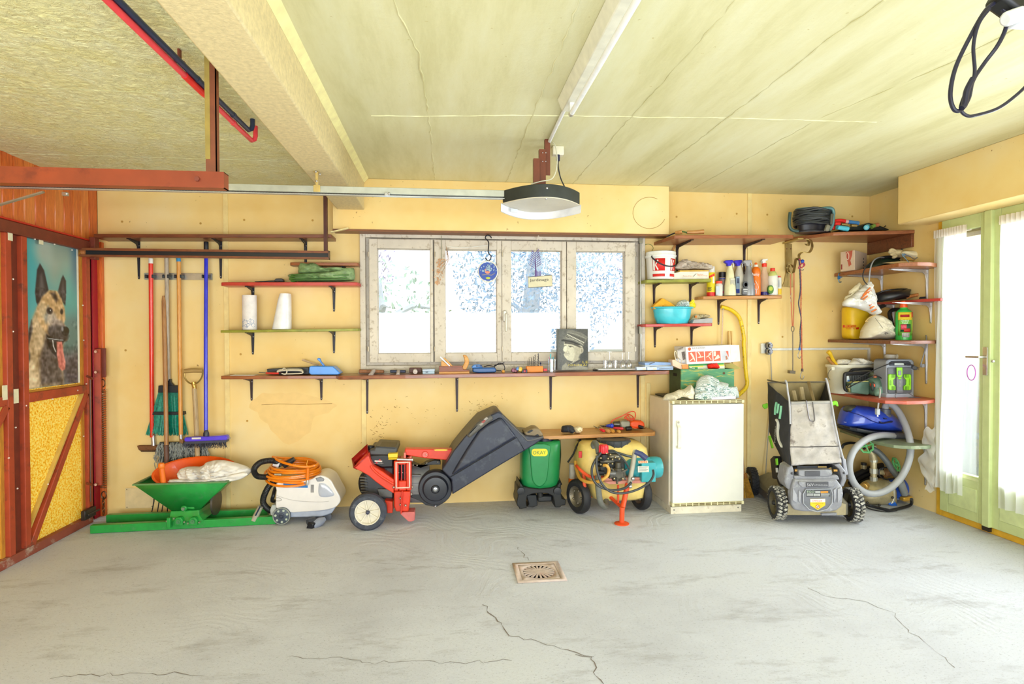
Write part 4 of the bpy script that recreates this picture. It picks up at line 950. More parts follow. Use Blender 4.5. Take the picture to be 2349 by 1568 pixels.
for k in range(7):
 y=-.13-.006*k;o_=k*.5
 rp.p('strand',tu_(spl([W(636,853+o_*.4,Y=y),W(645,847+o_,Y=y),W(680,846+o_,Y=y),W(693,848+o_,Y=y),W(694,855,Y=y),W(682,856.5,Y=y),W(650,857,Y=y)],4,closed=True),.005,6,closed=True),ROPE)
rp.p('tie',tu_(spl([W(648,847,Y=-.18),W(652,844,Y=-.16),W(658,850,Y=-.185),W(655,858,Y=-.18),W(646,856,Y=-.18)],5),.005,6),ROPE)
pn=Thing('screwdriver','thin screwdriver with a red and black handle beside the rope hank','screwdriver',W(620,858,Y=-.17));pn.p('shaft',rp_([(594,853.5),(611,855)],-.17,.0035,6),STEEL);pn.p('handle',rp_([(610,855),(626,856),(644,856)],-.17,[.006,.0085,.0075],8),mat((220,60,52),.35));pn.p('handle_end',rp_([(640,856),(650,856.5)],-.17,[.0085,.007],8),mat((40,36,50),.4))
ps=solo('paper_sheet','loose white paper sheet at the left end of the brown shelf','paper',pp_([(528,860.3),(582,860.3),(582,861),(528,861)],-.17,-.05),mat((246,244,240),.7))
# fruit mill
GRM=mat((36,156,66),.38,v=.12,coat=.2,wear=(70,150,84),wsc=18)
yf_,yk=-.5,-.135
zr_=W(410,1106,Y=yf_).z;x0,x1=W(303,1106,Y=yf_).x,W(521,1106,Y=yf_).x
fm=Thing('fruit_mill','green fruit mill with a square hopper on two long green rails','fruit mill',((x0+x1)/2,-.3,0))
xb0,xb1=W(396,1171,Y=-.40).x,W(455,1171,Y=-.40).x;zhb=W(425,1171,Y=-.40).z
def ring4(xa,xb,ya,yb2,z):return[V3((xa,ya,z)),V3((xb,ya,z)),V3((xb,yb2,z)),V3((xa,yb2,z))]
hp=MB().loft([ring4(x0+.012,x1-.012,yf_+.01,yk-.01,zr_-.012),ring4(xb0,xb1,-.40,-.2,zhb)],caps=False)
fm.p('hopper',hp,GRM,solid=.004)
fm.p('hopper_rim',MB().bx(x0,x1,yf_,yf_+.02,zr_-.014,zr_-.004).bx(x0,x1,yk-.02,yk,zr_-.014,zr_-.004).bx(x0,x0+.02,yf_+.0201,yk-.0201,zr_-.014,zr_-.004).bx(x1-.02,x1,yf_+.0201,yk-.0201,zr_-.014,zr_-.004),mat((96,140,84),.5,wear=(150,140,110),wsc=20))
xc0,xc1=W(393,1199,Y=-.42).x,W(470,1199,Y=-.42).x
fm.p('grinding_box',MB().loft([ring4(xb0-.01,xb1+.01,-.41,-.19,zhb+.004),ring4(xb0-.014,xb1+.014,-.42,-.18,zhb-.03),ring4(xc0,xc1,-.45,-.16,.06)]),GRM,bev=.004)
a,b=W(210,1222,Z=0),W(634,1200,Z=0)
for(A,B)in((a,b),(W(247,1197,Z=0),W(615,1183,Z=0))):
 up_=V3((0,0,.031));fm.p('rail',MB().beam(A+up_,B+up_,.045,.058),GRM,bev=.003)
for px,py in((410.5,1195),(443.5,1195)):
 p=W(px,py,Y=-.46);fm.p('bearing',MB().prism([(p.x+.03*sx_,p.z+.03*sz_)for sx_,sz_ in((-1,-1),(1,-1),(1,.3),(.5,1),(-.5,1),(-1,.3))],-.47,-.43,'y'),GRM,bev=.004)
 fm.p('shaft_end',cy_(p,p-V3((0,.018,0)),.016,n=14).cyl(p-V3((0,.018,0)),p-V3((0,.026,0)),.008,n=8),mat((96,160,110),.35,.5))
p=W(424,1164,Y=-.41);fm.p('axle_plate',MB().box(p+V3((.02,.006,.01)),(.1,.02,.035),Matrix.Rotation(R(10),3,'Y')).cyl(p+V3((0,.01,0)),p-V3((0,.025,0)),.022,n=14),GRM,bev=.006)
fm.p('axle_nut',cy_(p-V3((0,.02,0)),p-V3((0,.034,0)),.013,n=6),mat((150,170,150),.3,.7))
for px,py in((400,1188),(437,1162),(424,1173),(484,1139),(462,1158),(424,1196),(458,1197),(432,1199),(384,1194)):
 p=W(px,py,Y=-.47 if py>1180 else-.40);fm.p('bolt',cy_(p,p-V3((0,.012,0)),.007,n=6),mat((150,170,140),.35,.7))
p=W(389,1195,Y=-.47);fm.p('tension_bracket',MB().bx(p.x-.012,p.x+.012,-.49,-.46,p.z-.045,p.z+.03),GRM,bev=.003)
fm.p('flywheel',cy_((xc1+.03,-.3,.16),(xc1+.045,-.3,.16),.10,n=24),mat((90,84,80),.4,.6))
tb=Thing('plastic_tub','round orange plastic tub tipped into the green hopper','tub',W(465,1090,Y=-.25))
c=V3((W(449,1098,Y=-.3).x,-.3,zr_+.02));nrm=V3((0,-.55,1)).normalized()
tb.p('bowl',la_([(.02,-.1),(.2,-.1),(.25,-.09),(.325,.0),(.352,.012),(.352,.018),(.33,.016),(.318,.0),(.245,-.08),(.2,-.09),(.02,-.09)],c,40,nrm,.87,.50),mat((252,96,20),.35,coat=.2))
pe=Thing('wooden_pestle','orange turned wooden stick standing in the green hopper','stick',W(374,1107,Y=-.45))
pa_,pb2=W(376,1118,Y=-.45),W(369.5,1061,Y=-.46);ax_=(pb2-pa_).normalized();Lp=(pb2-pa_).length
pe.p('shaft',la_([(.017,0),(.019,Lp*.3),(.018,Lp*.78)],pa_,12,ax_),mat((250,120,28),.4));pe.p('knob',la_([(.018,Lp*.78),(.021,Lp*.8),(.024,Lp*.84),(.022,Lp*.92),(.02,Lp*.97),(.012,Lp)],pa_,12,ax_),mat((252,128,34),.35))
sk_=Thing('white_sack','crumpled white woven sack draped over the orange tub','sack',W(480,1100,Y=-.35))
SACK=mat((240,232,222),.7,v=.06,b=.3,bs=160)
sk_.p('upper_fold',puff([(411,1092),(413,1078),(430,1070),(462,1069),(480,1058),(505,1054),(530,1057),(572,1070),(578,1082),(560,1094),(520,1101),(470,1104),(424,1100)],-.34,.09,.006,24,.4,2,8,rip=.034),SACK,ang=60)
sk_.p('lower_fold',puff([(389,1101),(396,1099),(440,1099),(500,1095),(530,1087),(560,1083),(568,1090),(540,1102),(470,1107),(392,1107)],-.42,.05,.004,26,.6,5,rip=.014),SACK,ang=60)
# steam cleaner
c8=lambda x,y:(560+x/7.465,1020+y/7.465)
def P8(l):return[c8(*q)for q in l]
WH=mat((242,236,234),.3,coat=.3,v=.03);GB=mat((86,92,112),.45)
yv0,yv1=-.42,-.16
sc_=Thing('steam_cleaner','white canister steam cleaner with a black hose and grey wheels','vacuum cleaner',W(705,1195,Y=-.35))
side=P8([(572,650),(1100,600),(1230,540),(1350,528),(1480,600),(1560,740),(1640,890),(1640,985),(1560,1070),(1450,1105),(1300,1130),(1000,1150),(780,1160),(700,1100),(560,1090),(538,1030),(540,900),(550,780)])
side=[(p.x,p.y)for p in spl([(x,y,0)for x,y in side],3,True)]
sc_.p('shell',pp_(side,yv0,yv1),WH,bev=.022,seg=4)
sc_.p('base',pp_(P8([(720,1120),(1300,1130),(1450,1105),(1570,1065),(1500,1170),(1330,1232),(790,1242),(740,1200)]),yv0+.008,yv1-.01),mat((176,184,206),.4),bev=.008)
def dome(ol,Y,d,m,name):
 sc_.p(name,puff(P8(ol),Y,d,0,10,.3),m)
dome([(1275,660),(1310,642),(1380,650),(1470,720),(1560,850),(1480,890),(1370,900),(1290,880),(1265,800)],yv0+.004,.014,mat((196,200,216),.12,coat=.5),'tinted_window')
sc_.p('blue_panel',pp_(P8([(672,655),(1090,640),(1088,735),(672,725)]),yv0-.003,yv0+.02),mat((36,118,196),.3),bev=.001)
sc_.p('panel_stripe',pp_(P8([(676,690),(930,684),(930,722),(676,722)]),yv0-.005,yv0),mat((110,180,224),.3))
for k in range(3):sc_.p('vent_slot',pp_(P8([(1142+k*20,680),(1154+k*20,680),(1150+k*20,815),(1140+k*20,815)]),yv0-.002,yv0+.01),mat((96,90,90),.5))
sc_.p('trim_line',rp_([(*c8(545,850),yv0),(*c8(640,895),yv0-.002),(*c8(900,955),yv0-.003),(*c8(1330,975),yv0-.003),(*c8(1630,930),yv0+.01)],0,.0016,5,4),mat((206,200,198),.4))
sc_.p('front_notch',rp_([(*c8(548,905),yv0),(*c8(600,905),yv0-.002),(*c8(642,940),yv0-.002),(*c8(600,958),yv0-.002),(*c8(546,955),yv0)],0,.0025,5,3),mat((190,184,180),.4))
sc_.p('latch',pp_(P8([(1240,545),(1330,520),(1395,560),(1380,600),(1270,605)]),yv0+.04,yv0-.006),mat((150,152,160),.35,.2),bev=.006)
sc_.p('pressure_cap',cy_(W(*c8(1270,540),Y=-.3),W(*c8(1230,470),Y=-.3),.035,n=16),mat((150,154,162),.35),bev=.004)
wc=W(*c8(638,1220),Y=-.44);wr_=.064
wh_=sc_.p('wheel',la_([(.005,-.0),(wr_*.92,0),(wr_,.006),(wr_,.026),(wr_*.9,.03),(.005,.03)],wc+V3((0,.03,0)),28,(0,-1,0)),mat((70,80,96),.45))
sc_.p('rim',tu_([wc+V3((wr_*.95*cos(t),0,wr_*.95*sin(t)))for t in np.linspace(0,2*pi,29)[:-1]],.004,6,closed=True),mat((150,156,150),.4),par=wh_)
for t in np.linspace(.3,2*pi+.3,8)[:-1]:sc_.p('stud',la_([(.001,.006),(.008,.005),(.0095,0)],wc+V3((wr_*.68*cos(t),-.0,wr_*.68*sin(t))),10,(0,-1,0)),mat((190,200,184),.4),par=wh_)
sc_.p('hub',la_([(.001,.012),(.01,.011),(.014,.004),(.02,.003),(.021,0)],wc,16,(0,-1,0)),mat((54,62,80),.4),par=wh_)
sc_.p('front_caster',cy_(W(752,1184,Y=-.4)+V3((0,0,.0)),W(752,1184,Y=-.4)+V3((0,.03,0)),.028,n=16),mat((80,84,96),.5))
RUB=mat((26,28,34),.4,v=.2)
def ribbed(pts,Y,r,turns=1.8):
 P=spl([W(a,b,Y=(c[0]if c else Y))for a,b,*c in pts],14);return tu_(P,[r*(1.06 if i%2 else .96)for i in range(len(P))],10)
sc_.p('hose',ribbed([c8(620,345)+(-.33,),c8(540,285)+(-.36,),c8(420,268)+(-.37,),c8(270,305)+(-.38,),c8(172,415)+(-.38,),c8(215,525)+(-.38,),c8(340,550)+(-.37,),c8(470,540)+(-.35,),c8(540,600)+(-.34,),c8(430,700)+(-.37,),c8(350,850)+(-.38,),c8(325,980)+(-.38,),c8(385,1075)+(-.36,),c8(460,1125)+(-.33,)],-.35,.022),RUB)
sc_.p('hose_sleeve',rp_([c8(510,310),c8(605,345)],-.35,.0235,12),mat((226,222,226),.5))
sc_.p('grip',rp_([c8(860,240),c8(780,290),c8(680,360)],-.25,[.018,.024,.022],10),mat((52,52,56),.45))
sc_.p('flex_coil',rp_([(*c8(530,740),-.3),(*c8(500,860),-.36),(*c8(480,950),-.34),(*c8(525,960),-.3)],0,.014,8,4),RUB)
sc_.p('brush_head',pp_(P8([(470,1030),(545,1030),(552,1100),(500,1160),(500,1220),(450,1200),(440,1120)]),-.4,-.28),mat((188,192,190),.5),bev=.006)
tbk=Thing('steel_pipe_end','clear grey pipe end resting on the green rail beside the steam cleaner','pipe',W(582,1193,Y=-.38));tbk.p('pipe_body',rp_([c8(285,1050),c8(165,1290)],-.40,[.020,.024],14),mat((190,186,170),.2,.3));tbk.p('slot',rp_([c8(272,1060),c8(195,1210)],-.422,.006,6),mat((40,50,80),.4))
nz=Thing('hose_coupling','black and grey plastic hose coupling lying on the floor before the steam cleaner','coupling',W(718,1213,Z=0))
a=W(*c8(1090,1330),Y=-.52)
nz.p('short_socket',la_([(.016,0),(.024,0),(.026,.006),(.024,.06),(.012,.06),(.016,.01)],a,16,(.75,.7,.12)),mat((60,64,76),.4))
b_=W(*c8(1150,1390),Y=-.52)
nz.p('main_socket',MB().box(b_,(.05,.045,.07),Matrix.Rotation(R(-20),3,'Z')@Matrix.Rotation(R(20),3,'Y')),mat((22,24,34),.35),bev=.008)
nz.p('grey_body',la_([(.03,0),(.033,.03),(.032,.06),(.022,.085),(.015,.10)],b_+V3((.01,.01,.0)),16,(.8,.5,.34)),mat((150,156,176),.4))
# orange air hose coiled on the steam cleaner
ORH=mat((255,138,18),.35,coat=.3)
ah=Thing('air_hose','bright orange air hose coiled on top of the steam cleaner','hose',W(674,1105,Y=-.3))
cx_,cz_=W(674,1080,Y=-.31).x,W(674,1080,Y=-.31).z
rg=random.Random(3)
for k in range(7):
 zz=-.055+.017*k;rx=.215+rg.uniform(-.015,.012)-.006*k;ry=.125+rg.uniform(-.01,.01);ph=rg.uniform(0,6);dx=rg.uniform(-.012,.012)+.006*(k>4)
 tl=.10+.03*(k>3);lp=[V3((cx_+dx+rx*cos(t),-.31+ry*sin(t),cz_+zz-.26*ry*sin(t)*-1*.8+tl*.25*rx*-cos(t)*.8+.006*sin(2*t+ph)))for t in np.linspace(0,2*pi,33)[:-1]]
 ah.p('coil',tu_(lp,.0095,8,closed=True),ORH)
ah.p('top_loop',rp_([(*c8(490,210),-.33),(*c8(640,290),-.42),(*c8(850,350),-.46),(*c8(1080,375),-.46),(*c8(1260,330),-.4),(*c8(1200,280),-.28),(*c8(900,240),-.2),(*c8(620,220),-.22),(*c8(490,205),-.3)],0,.0095,8,5),ORH)
ah.p('end_sleeve',rp_([c8(1093,395),c8(1085,600)],-.455,.012,10),mat((255,128,14),.35))
ah.p('end_fitting',rp_([c8(1083,600),c8(1075,650),c8(1075,690)],-.455,[.008,.012,.011],8),CHR)
ah.p('nozzle',rp_([c8(640,510),c8(600,505),c8(520,505)],-.46,[.01,.008,.007],8),CHR)
ah.p('cable_tie',rp_([c8(1085,265),c8(1072,330),c8(1085,395)],-.462,.0025,5),mat((255,176,60),.4))
# garden chipper
c1=lambda x,y:(780+x/4.894,920+y/4.894)
def P1(l):return[c1(*q)for q in l]
CR=mat((232,62,30),.38,v=.08,coat=.2);CRD=mat((178,28,22),.45,v=.1);CBK=mat((34,36,42),.45,v=.2);CGY=mat((64,66,72),.5,v=.2)
YH=-.48
ch=Thing('garden_chipper','red and black garden chipper with a large black feed hopper leaning right','chipper',W(960,1200,Y=-.45))
wc=W(*c1(315,1225),Y=-.62);R_=W(*c1(525,1225),Y=-.62).x-wc.x
TYR=mat((62,66,78),.7,v=.25,sc=30,wear=(120,122,128),wsc=14)
def cwheel(T,c,r,w,rimc,name='wheel'):
 t=T.p(name,la_([(r*.66,-w*.4),(r*.7,-w*.5),(r*.9,-w*.5),(r,-w*.3),(r,w*.3),(r*.9,w*.5),(r*.7,w*.5),(r*.66,w*.4)],c,36,(0,-1,0),ring=True),TYR)
 T.p('rim',la_([(.01,w*.1),(r*.6,w*.1),(r*.64,w*.46),(r*.71,w*.46),(r*.71,w*.3),(r*.68,-w*.3),(.01,-w*.3)],c,36,(0,-1,0)),rimc,par=t)
 for a in np.linspace(0,2*pi,9)[:-1]+.2:
  d=V3((cos(a),0,sin(a)));T.p('spoke',MB().beam(c+d*r*.1+V3((0,-w*.16,0)),c+d*r*.63+V3((0,-w*.16,0)),.008,.02,(0,1,0)),rimc,par=t)
 T.p('hub',la_([(.001,w*.6),(r*.07,w*.58),(r*.11,w*.42),(r*.13,w*.1)],c,14,(0,-1,0)),mat((56,60,84),.35),par=t)
wc.z=R_
cwheel(ch,wc,R_,.075,mat((236,226,206),.4,v=.05))
cwheel(ch,wc+V3((.06,.42,0)),R_,.075,mat((200,190,170),.5))
ch.p('axle',cy_(wc,wc+V3((.06,.42,0)),.012),CBK)
# engine
ch.p('engine_block',pp_(P1([(330,740),(600,740),(600,1090),(560,1120),(420,1080),(280,1050),(260,850)]),-.45,-.2),CGY,bev=.012)
ch.p('engine_cover',pp_(P1([(322,600),(600,595),(602,745),(470,750),(350,700)]),-.5,-.2),mat((24,24,28),.35),bev=.012)
ch.p('fuel_tank',pp_(P1([(322,545),(380,540),(390,505),(640,520),(640,590),(560,612),(330,606)]),-.5,-.18),mat((74,76,78),.45),bev=.014)
ch.p('tank_seam',pp_(P1([(440,508),(620,516),(620,524),(440,518)]),-.504,-.3),CBK)
ch.p('filler_cap',cy_(W(*c1(345,548),Y=-.4),W(*c1(345,495),Y=-.4),.028,n=16),CBK,bev=.004)
p=W(*c1(596,602),Y=-.52);ch.p('oil_cap',MB().bx(p.x-.036,p.x+.036,-.55,-.49,p.z-.016,p.z+.016).bx(p.x-.034,p.x+.034,-.552,-.49,p.z-.03,p.z-.018),mat((244,206,40),.35),bev=.005)
ch.p('recoil_starter',la_([(.005,.0),(.085,.0),(.10,-.015),(.10,-.05),(.06,-.06)],W(*c1(270,930),Y=-.34),24,(-.75,-.6,.05)),mat((20,20,24),.4))
for k in range(6):p=W(*c1(262+3*k,850+32*k),Y=-.455);ch.p('cooling_fin',MB().box(p,(.05,.02,.006)),mat((96,92,84),.4,.5))
ch.p('muffler',pp_(P1([(410,760),(520,770),(530,860),(415,860)]),-.475,-.44),mat((128,124,118),.4,.5),bev=.004)
ch.p('bracket_plate',pp_(P1([(420,985),(590,985),(590,1080),(440,1070)]),-.475,-.44),mat((112,112,110),.45,.5),bev=.004)
lg=ch.p('emblem',pp_(P1([(398,690),(412,676),(426,690),(412,702)]),-.502,-.499),mat((206,40,50),.4))
ch.p('emblem',pp_(P1([(432,660),(446,648),(460,660),(446,672)]),-.502,-.499),mat((206,40,50),.4))
ch.p('emblem_bar',pp_(P1([(388,662),(474,666),(472,682),(388,678)]),-.503,-.499),mat((226,214,206),.4))
ch.p('lettering',letters('Power Built Engine',W(*c1(366,706),Y=-.502),(1,0,0),(0,0,1),width=W(*c1(486,706),Y=-.502).x-W(*c1(366,706),Y=-.502).x),mat((190,184,176),.5))
# discharge chute
duct=P1([(268,622),(318,590),(336,668),(372,730),(480,792),(602,880),(602,1036),(500,975),(402,905),(320,835),(240,790),(150,745)])
ch.p('chute',pp_(duct,-.57,-.36),CR,bev=.006)
mo=[W(*c1(150,745),Y=-.572),W(*c1(314,592),Y=-.572),W(*c1(306,480),Y=-.40),W(*c1(130,642),Y=-.40)]
th_=[W(*c1(190,765),Y=-.56),W(*c1(330,650),Y=-.56),W(*c1(325,600),Y=-.40),W(*c1(180,720),Y=-.40)]
ch.p('chute_mouth',MB().loft([mo,th_],caps=False),CRD,solid=.005)
ch.p('chute_floor',MB().add(th_,[(0,1,2,3)]),mat((120,16,18),.5),solid=.003)
ch.p('chute_ridge',rp_([(*c1(345,720),-.575),(*c1(380,775),-.575),(*c1(470,850),-.575),(*c1(600,930),-.575)],0,.009,8,4),CR)
# frame around the inspection slot
xa,xb=W(*c1(604,800),Y=-.56).x,W(*c1(800,800),Y=-.56).x
fz1,fz0=W(*c1(700,668),Y=-.56).z,W(*c1(700,1005),Y=-.56).z
ch.p('slot_frame',MB().frame_rect(xa,xb,fz0,fz1,.034,.038,.075,.03,-.56,-.36),CR,bev=.008)
ch.p('slot_lip',MB().frame_rect(xa+.012,xb-.008,fz0+.02,fz1-.006,.010,.010,.010,.010,-.568,-.55),mat((238,200,186),.5),bev=.003)
ch.p('slot_interior',MB().bx(xa+.03,xb-.03,-.40,-.38,fz0+.05,fz1-.02),mat((24,18,20),.8))
for px in(690,728):p=W(*c1(px,800),Y=-.54);ch.p('slot_bar',MB().bx(p.x-.004,p.x+.004,-.545,-.53,fz0+.07,fz1-.025),CRD)
for px in(660,704,745):p=W(*c1(px,800),Y=-.51);ch.p('blade',MB().bx(p.x-.006,p.x+.006,-.515,-.505,fz0+.08,fz1-.04),mat((40,36,38),.4,.5))
for px in(660,704,745):p=W(*c1(px,800),Y=-.518);ch.p('blade_pin',MB().ball(p,.006,8,5),CHR)
ch.p('lower_frame',pp_(P1([(604,1010),(790,1010),(788,1100),(768,1240),(625,1240),(604,1180)]),-.55,-.38),CR,bev=.01)
ch.p('lower_fin',pp_(P1([(690,1010),(704,1010),(692,1262),(676,1262)]),-.59,-.54),mat((214,50,26),.4),bev=.003)
ch.p('hinge_rod',cy_(W(*c1(640,650),Y=-.565),W(*c1(808,656),Y=-.565),.008,n=10).cyl(W(*c1(806,656),Y=-.565),W(*c1(820,656),Y=-.565),.014,n=10),CHR)
for a,b in((602,965),(812,962),(800,1040),(678,1088),(678,1160),(735,1168)):ch.p('bolt',MB().ball(W(*c1(a,b),Y=-.57),.009,8,5),mat((180,170,160),.35,.7))
ch.p('support_foot',pp_(P1([(672,1262),(700,1245),(838,1243),(838,1335),(800,1352),(768,1350)]),-.56,-.44),mat((206,110,106),.45,v=.15),bev=.004)
ch.p('axle_block',pp_(P1([(500,1115),(590,1125),(590,1255),(530,1258),(520,1160)]),-.53,-.42),CR,bev=.006)
ch.p('safety_arm',pp_(P1([(728,532),(1258,540),(1258,572),(1206,662),(960,640),(728,604)]),-.50,-.42),CR,bev=.006)
ch.p('arm_joint',cy_(W(*c1(955,598),Y=-.515),W(*c1(955,598),Y=-.49),.024,n=18),CR,bev=.003)
ch.p('arm_knob',MB().ball(W(*c1(968,598),Y=-.518),.008,8,5),mat((226,160,150),.4))
ch.p('arm_upright',pp_(P1([(715,575),(738,575),(738,650),(800,615),(805,650),(712,660)]),-.54,-.44),mat((226,120,104),.4),bev=.004)
ch.p('warning_label',pp_(P1([(1050,545),(1080,537),(1190,537),(1212,547),(1190,556),(1070,556)]),-.503,-.499),mat((248,200,50),.4))
# blower housing
ch.p('blower_drum',cy_(W(*c1(800,915),Y=-.36),W(*c1(1000,915),Y=-.36),.150,n=40),mat((128,128,130),.45,v=.15))
for py in(825,915,1000):ch.p('drum_rib',pp_(P1([(808,py),(905,py+3),(905,py+14),(808,py+11)]),-.508,-.44),mat((120,120,124),.45),bev=.001)
ch.p('top_flange',pp_(P1([(808,695),(900,740),(970,690),(1060,662),(1120,668),(1130,710),(1000,715),(905,748),(808,715)]),-.5,-.4),CBK,bev=.003)
for a,b in((820,715),(865,718),(975,692),(1098,682)):ch.p('bolt',MB().ball(W(*c1(a,b),Y=-.502),.007,8,5),mat((150,148,140),.35,.7))
ch.p('lower_flange',pp_(P1([(790,1075),(900,1120),(960,1165),(1080,1188),(1180,1130),(1250,1040),(1250,960),(900,960)]),-.5,-.42),CBK,bev=.003)
ch.p('bolt',MB().ball(W(*c1(1070,1175),Y=-.503),.01,8,5),CHR)
dc=W(*c1(1072,962),Y=-.50)
DISK=mat((44,46,56),.42,v=.15)
K_=.735
dk=ch.p('pulley_cover',la_([(r*K_,h*K_)for r,h in[(.001,.09),(.095,.09),(.118,.085),(.128,.06),(.135,.052),(.165,.05),(.176,.035),(.178,0),(.178,-.06),(.001,-.06)]],dc,44,(0,-1,0)),DISK)
ch.p('hub_boss',la_([(r*K_,h*K_)for r,h in[(.001,.10),(.036,.099),(.045,.091),(.046,.088)]],dc,24,(0,-1,0)),mat((30,32,40),.4),par=dk)
ch.p('hub_bolt',la_([(r*K_,h*K_)for r,h in[(.001,.115),(.012,.114),(.014,.107),(.022,.105),(.022,.099)]],dc,16,(0,-1,0)),mat((170,172,176),.3,.8),par=dk)
# big hopper
HOP=mat((40,44,62),.42,v=.18,sc=8,wear=(70,74,84),wsc=10)
up_=P1([(1140,768),(1200,680),(1270,560),(1390,410),(1500,285),(1570,210),(1690,155),(1770,118),(1810,128),(1838,170),(1900,235),(2060,385),(2280,400),(2270,428),(2180,492),(1720,765),(1260,1048),(1252,880)])
ch.p('feed_hopper',pp_(up_,-.62,-.2),HOP,bev=.025,seg=3)
ch.p('hopper_side_bulge',pp_(P1([(1246,840),(1300,740),(1420,540),(1560,330),(1640,265),(1800,180),(1830,200),(1985,405)]),-.645,-.58),HOP,bev=.02,seg=3)
ch.p('hopper_seam',rp_([(*c1(1240,850),-.632),(*c1(1985,405),-.65),(*c1(2075,555),-.622)],0,.003,5),mat((24,26,36),.5))
ch.p('hopper_rim',rp_([(*c1(1775,122),-.6),(*c1(1830,172),-.61),(*c1(1920,262),-.61),(*c1(2060,395),-.61),(*c1(2120,440),-.61),(*c1(2282,398),-.61)],0,.012,8,4),mat((74,72,72),.45))
ch.p('top_ridge',pp_(P1([(1420,380),(1540,240),(1690,152),(1728,200),(1600,300),(1450,420)]),-.655,-.6),mat((88,84,78),.5,v=.1),bev=.015,seg=3)
for k in range(3):ch.p('label',pp_(P1([(1570+25*k-10,262-30*k),(1598+25*k,236-30*k),(1612+25*k,250-30*k),(1582+25*k,276-30*k)]),-.657,-.654),mat(((150,142,130),(150,60,50),(160,150,138))[k],.5))
for k in range(4):ch.p('vent_slot',pp_(P1([(1440+22*k,372-24*k),(1475+22*k,332-22*k),(1480+22*k,338-22*k),(1446+22*k,380-24*k)]),-.659,-.65),mat((20,20,26),.6))
hd=pp_(P1([(2060,350),(2120,320),(2180,292),(2230,302),(2262,340),(2288,380),(2250,420),(2150,440),(2110,420)]),-.58,-.44)
hp_=ch.p('hopper_handle',hd,mat((132,112,80),.45,v=.1),bev=.012)
for q in([(2098,346),(2150,318),(2172,330),(2120,358)],[(2160,400),(2220,366),(2236,384),(2176,420)]):ch.p('grip_slot',pp_(P1(q),-.583,-.56),mat((26,30,38),.5),par=hp_,bev=.002)
# green backpack sprayer
c2=lambda x,y:(1160+x/5.408,930+y/5.408)
def P2(l):return[c2(*q)for q in l]
YS=-.26
GSP=mat((30,140,76),.36,v=.06,coat=.2)
gs=Thing('backpack_sprayer','green plastic backpack sprayer with a black base and yellow badge','sprayer',W(1238,1165,Y=YS))
sp=lambda*r:[(930+y/5.408,1160+a/5.408,1160+b/5.408,d)for y,a,b,d in r]
gs.p('tank',rings_px(sp((425,300,660,.16),(440,230,668,.2),(470,195,670,.23),(620,182,668,.24),(800,178,660,.24),(900,178,655,.24),(985,185,650,.23),(1020,225,610,.20),(1030,300,560,.15)),YS,.24,36,3.2),GSP)
tg=P2([(306,490),(545,490),(545,640),(520,880),(490,960),(440,1003),(395,1000),(350,960),(325,880),(306,640)])
tg=[(p.x,p.y)for p in spl([(x,y,0)for x,y in tg],3,True)]
gs.p('front_panel',pp_(tg,YS-.13,YS-.1),GSP,bev=.008,seg=3)
bd=[(q[0],q[1])for q in[c2(422+a,580+b)for a,b in rrect(198,92,36,5)]]
gs.p('badge',pp_(bd,YS-.1335,YS-.12),mat((250,222,28),.35))
a,b=W(*c2(338,606),Y=YS-.134),W(*c2(500,558),Y=YS-.134)
gs.p('lettering',letters('OKAY',a,(1,0,0),(0,0,1),width=b.x-a.x,height=b.z-a.z),mat((16,130,60),.4))
gs.p('lid',la_([(.07,0),(.075,.004),(.075,.03),(.066,.036),(.001,.036)],W(*c2(480,440),Y=YS),28),mat((22,26,48),.35))
KB=mat((22,23,26),.5,v=.2)
bs_=P2([(178,950),(215,1005),(300,1022),(430,1034),(560,1022),(640,1000),(672,945),(690,960),(682,1060),(700,1150),(745,1165),(742,1235),(690,1240),(680,1262),(610,1262),(600,1180),(585,1120),(520,1090),(430,1085),(330,1095),(270,1120),(255,1190),(262,1270),(170,1285),(165,1260),(140,1240),(136,1190),(150,1130),(152,1030),(172,1020)])
gs.p('base',pp_(bs_,YS-.14,YS+.1),KB,bev=.006)
gs.p('foot_tray',pp_(P2([(255,1110),(385,1105),(398,1240),(340,1262),(262,1255),(290,1220)]),YS-.06,YS+.1),mat((34,36,40),.45),bev=.006)
gs.p('pump',cy_(W(*c2(420,1045),Y=YS-.1),W(*c2(430,1130),Y=YS-.1),.026,n=14),KB,bev=.004)
gs.p('valve_cluster',MB().box(W(*c2(480,1140),Y=YS-.05),(.12,.08,.05)),mat((40,42,46),.4),bev=.012)
for x in(188,640):gs.p('strap_mount',la_([(.012,.02),(.03,.018),(.034,0)],W(*c2(x,1055),Y=YS-.14),16,(0,-1,0)),mat((34,36,42),.4))
gs.p('side_strap',rp_([(*c2(668,430),YS+.05),(*c2(676,600),YS+.06),(*c2(664,760),YS+.06),(*c2(650,870),YS+.05),(*c2(690,980),YS+.04)],0,.009,6,4),KB)
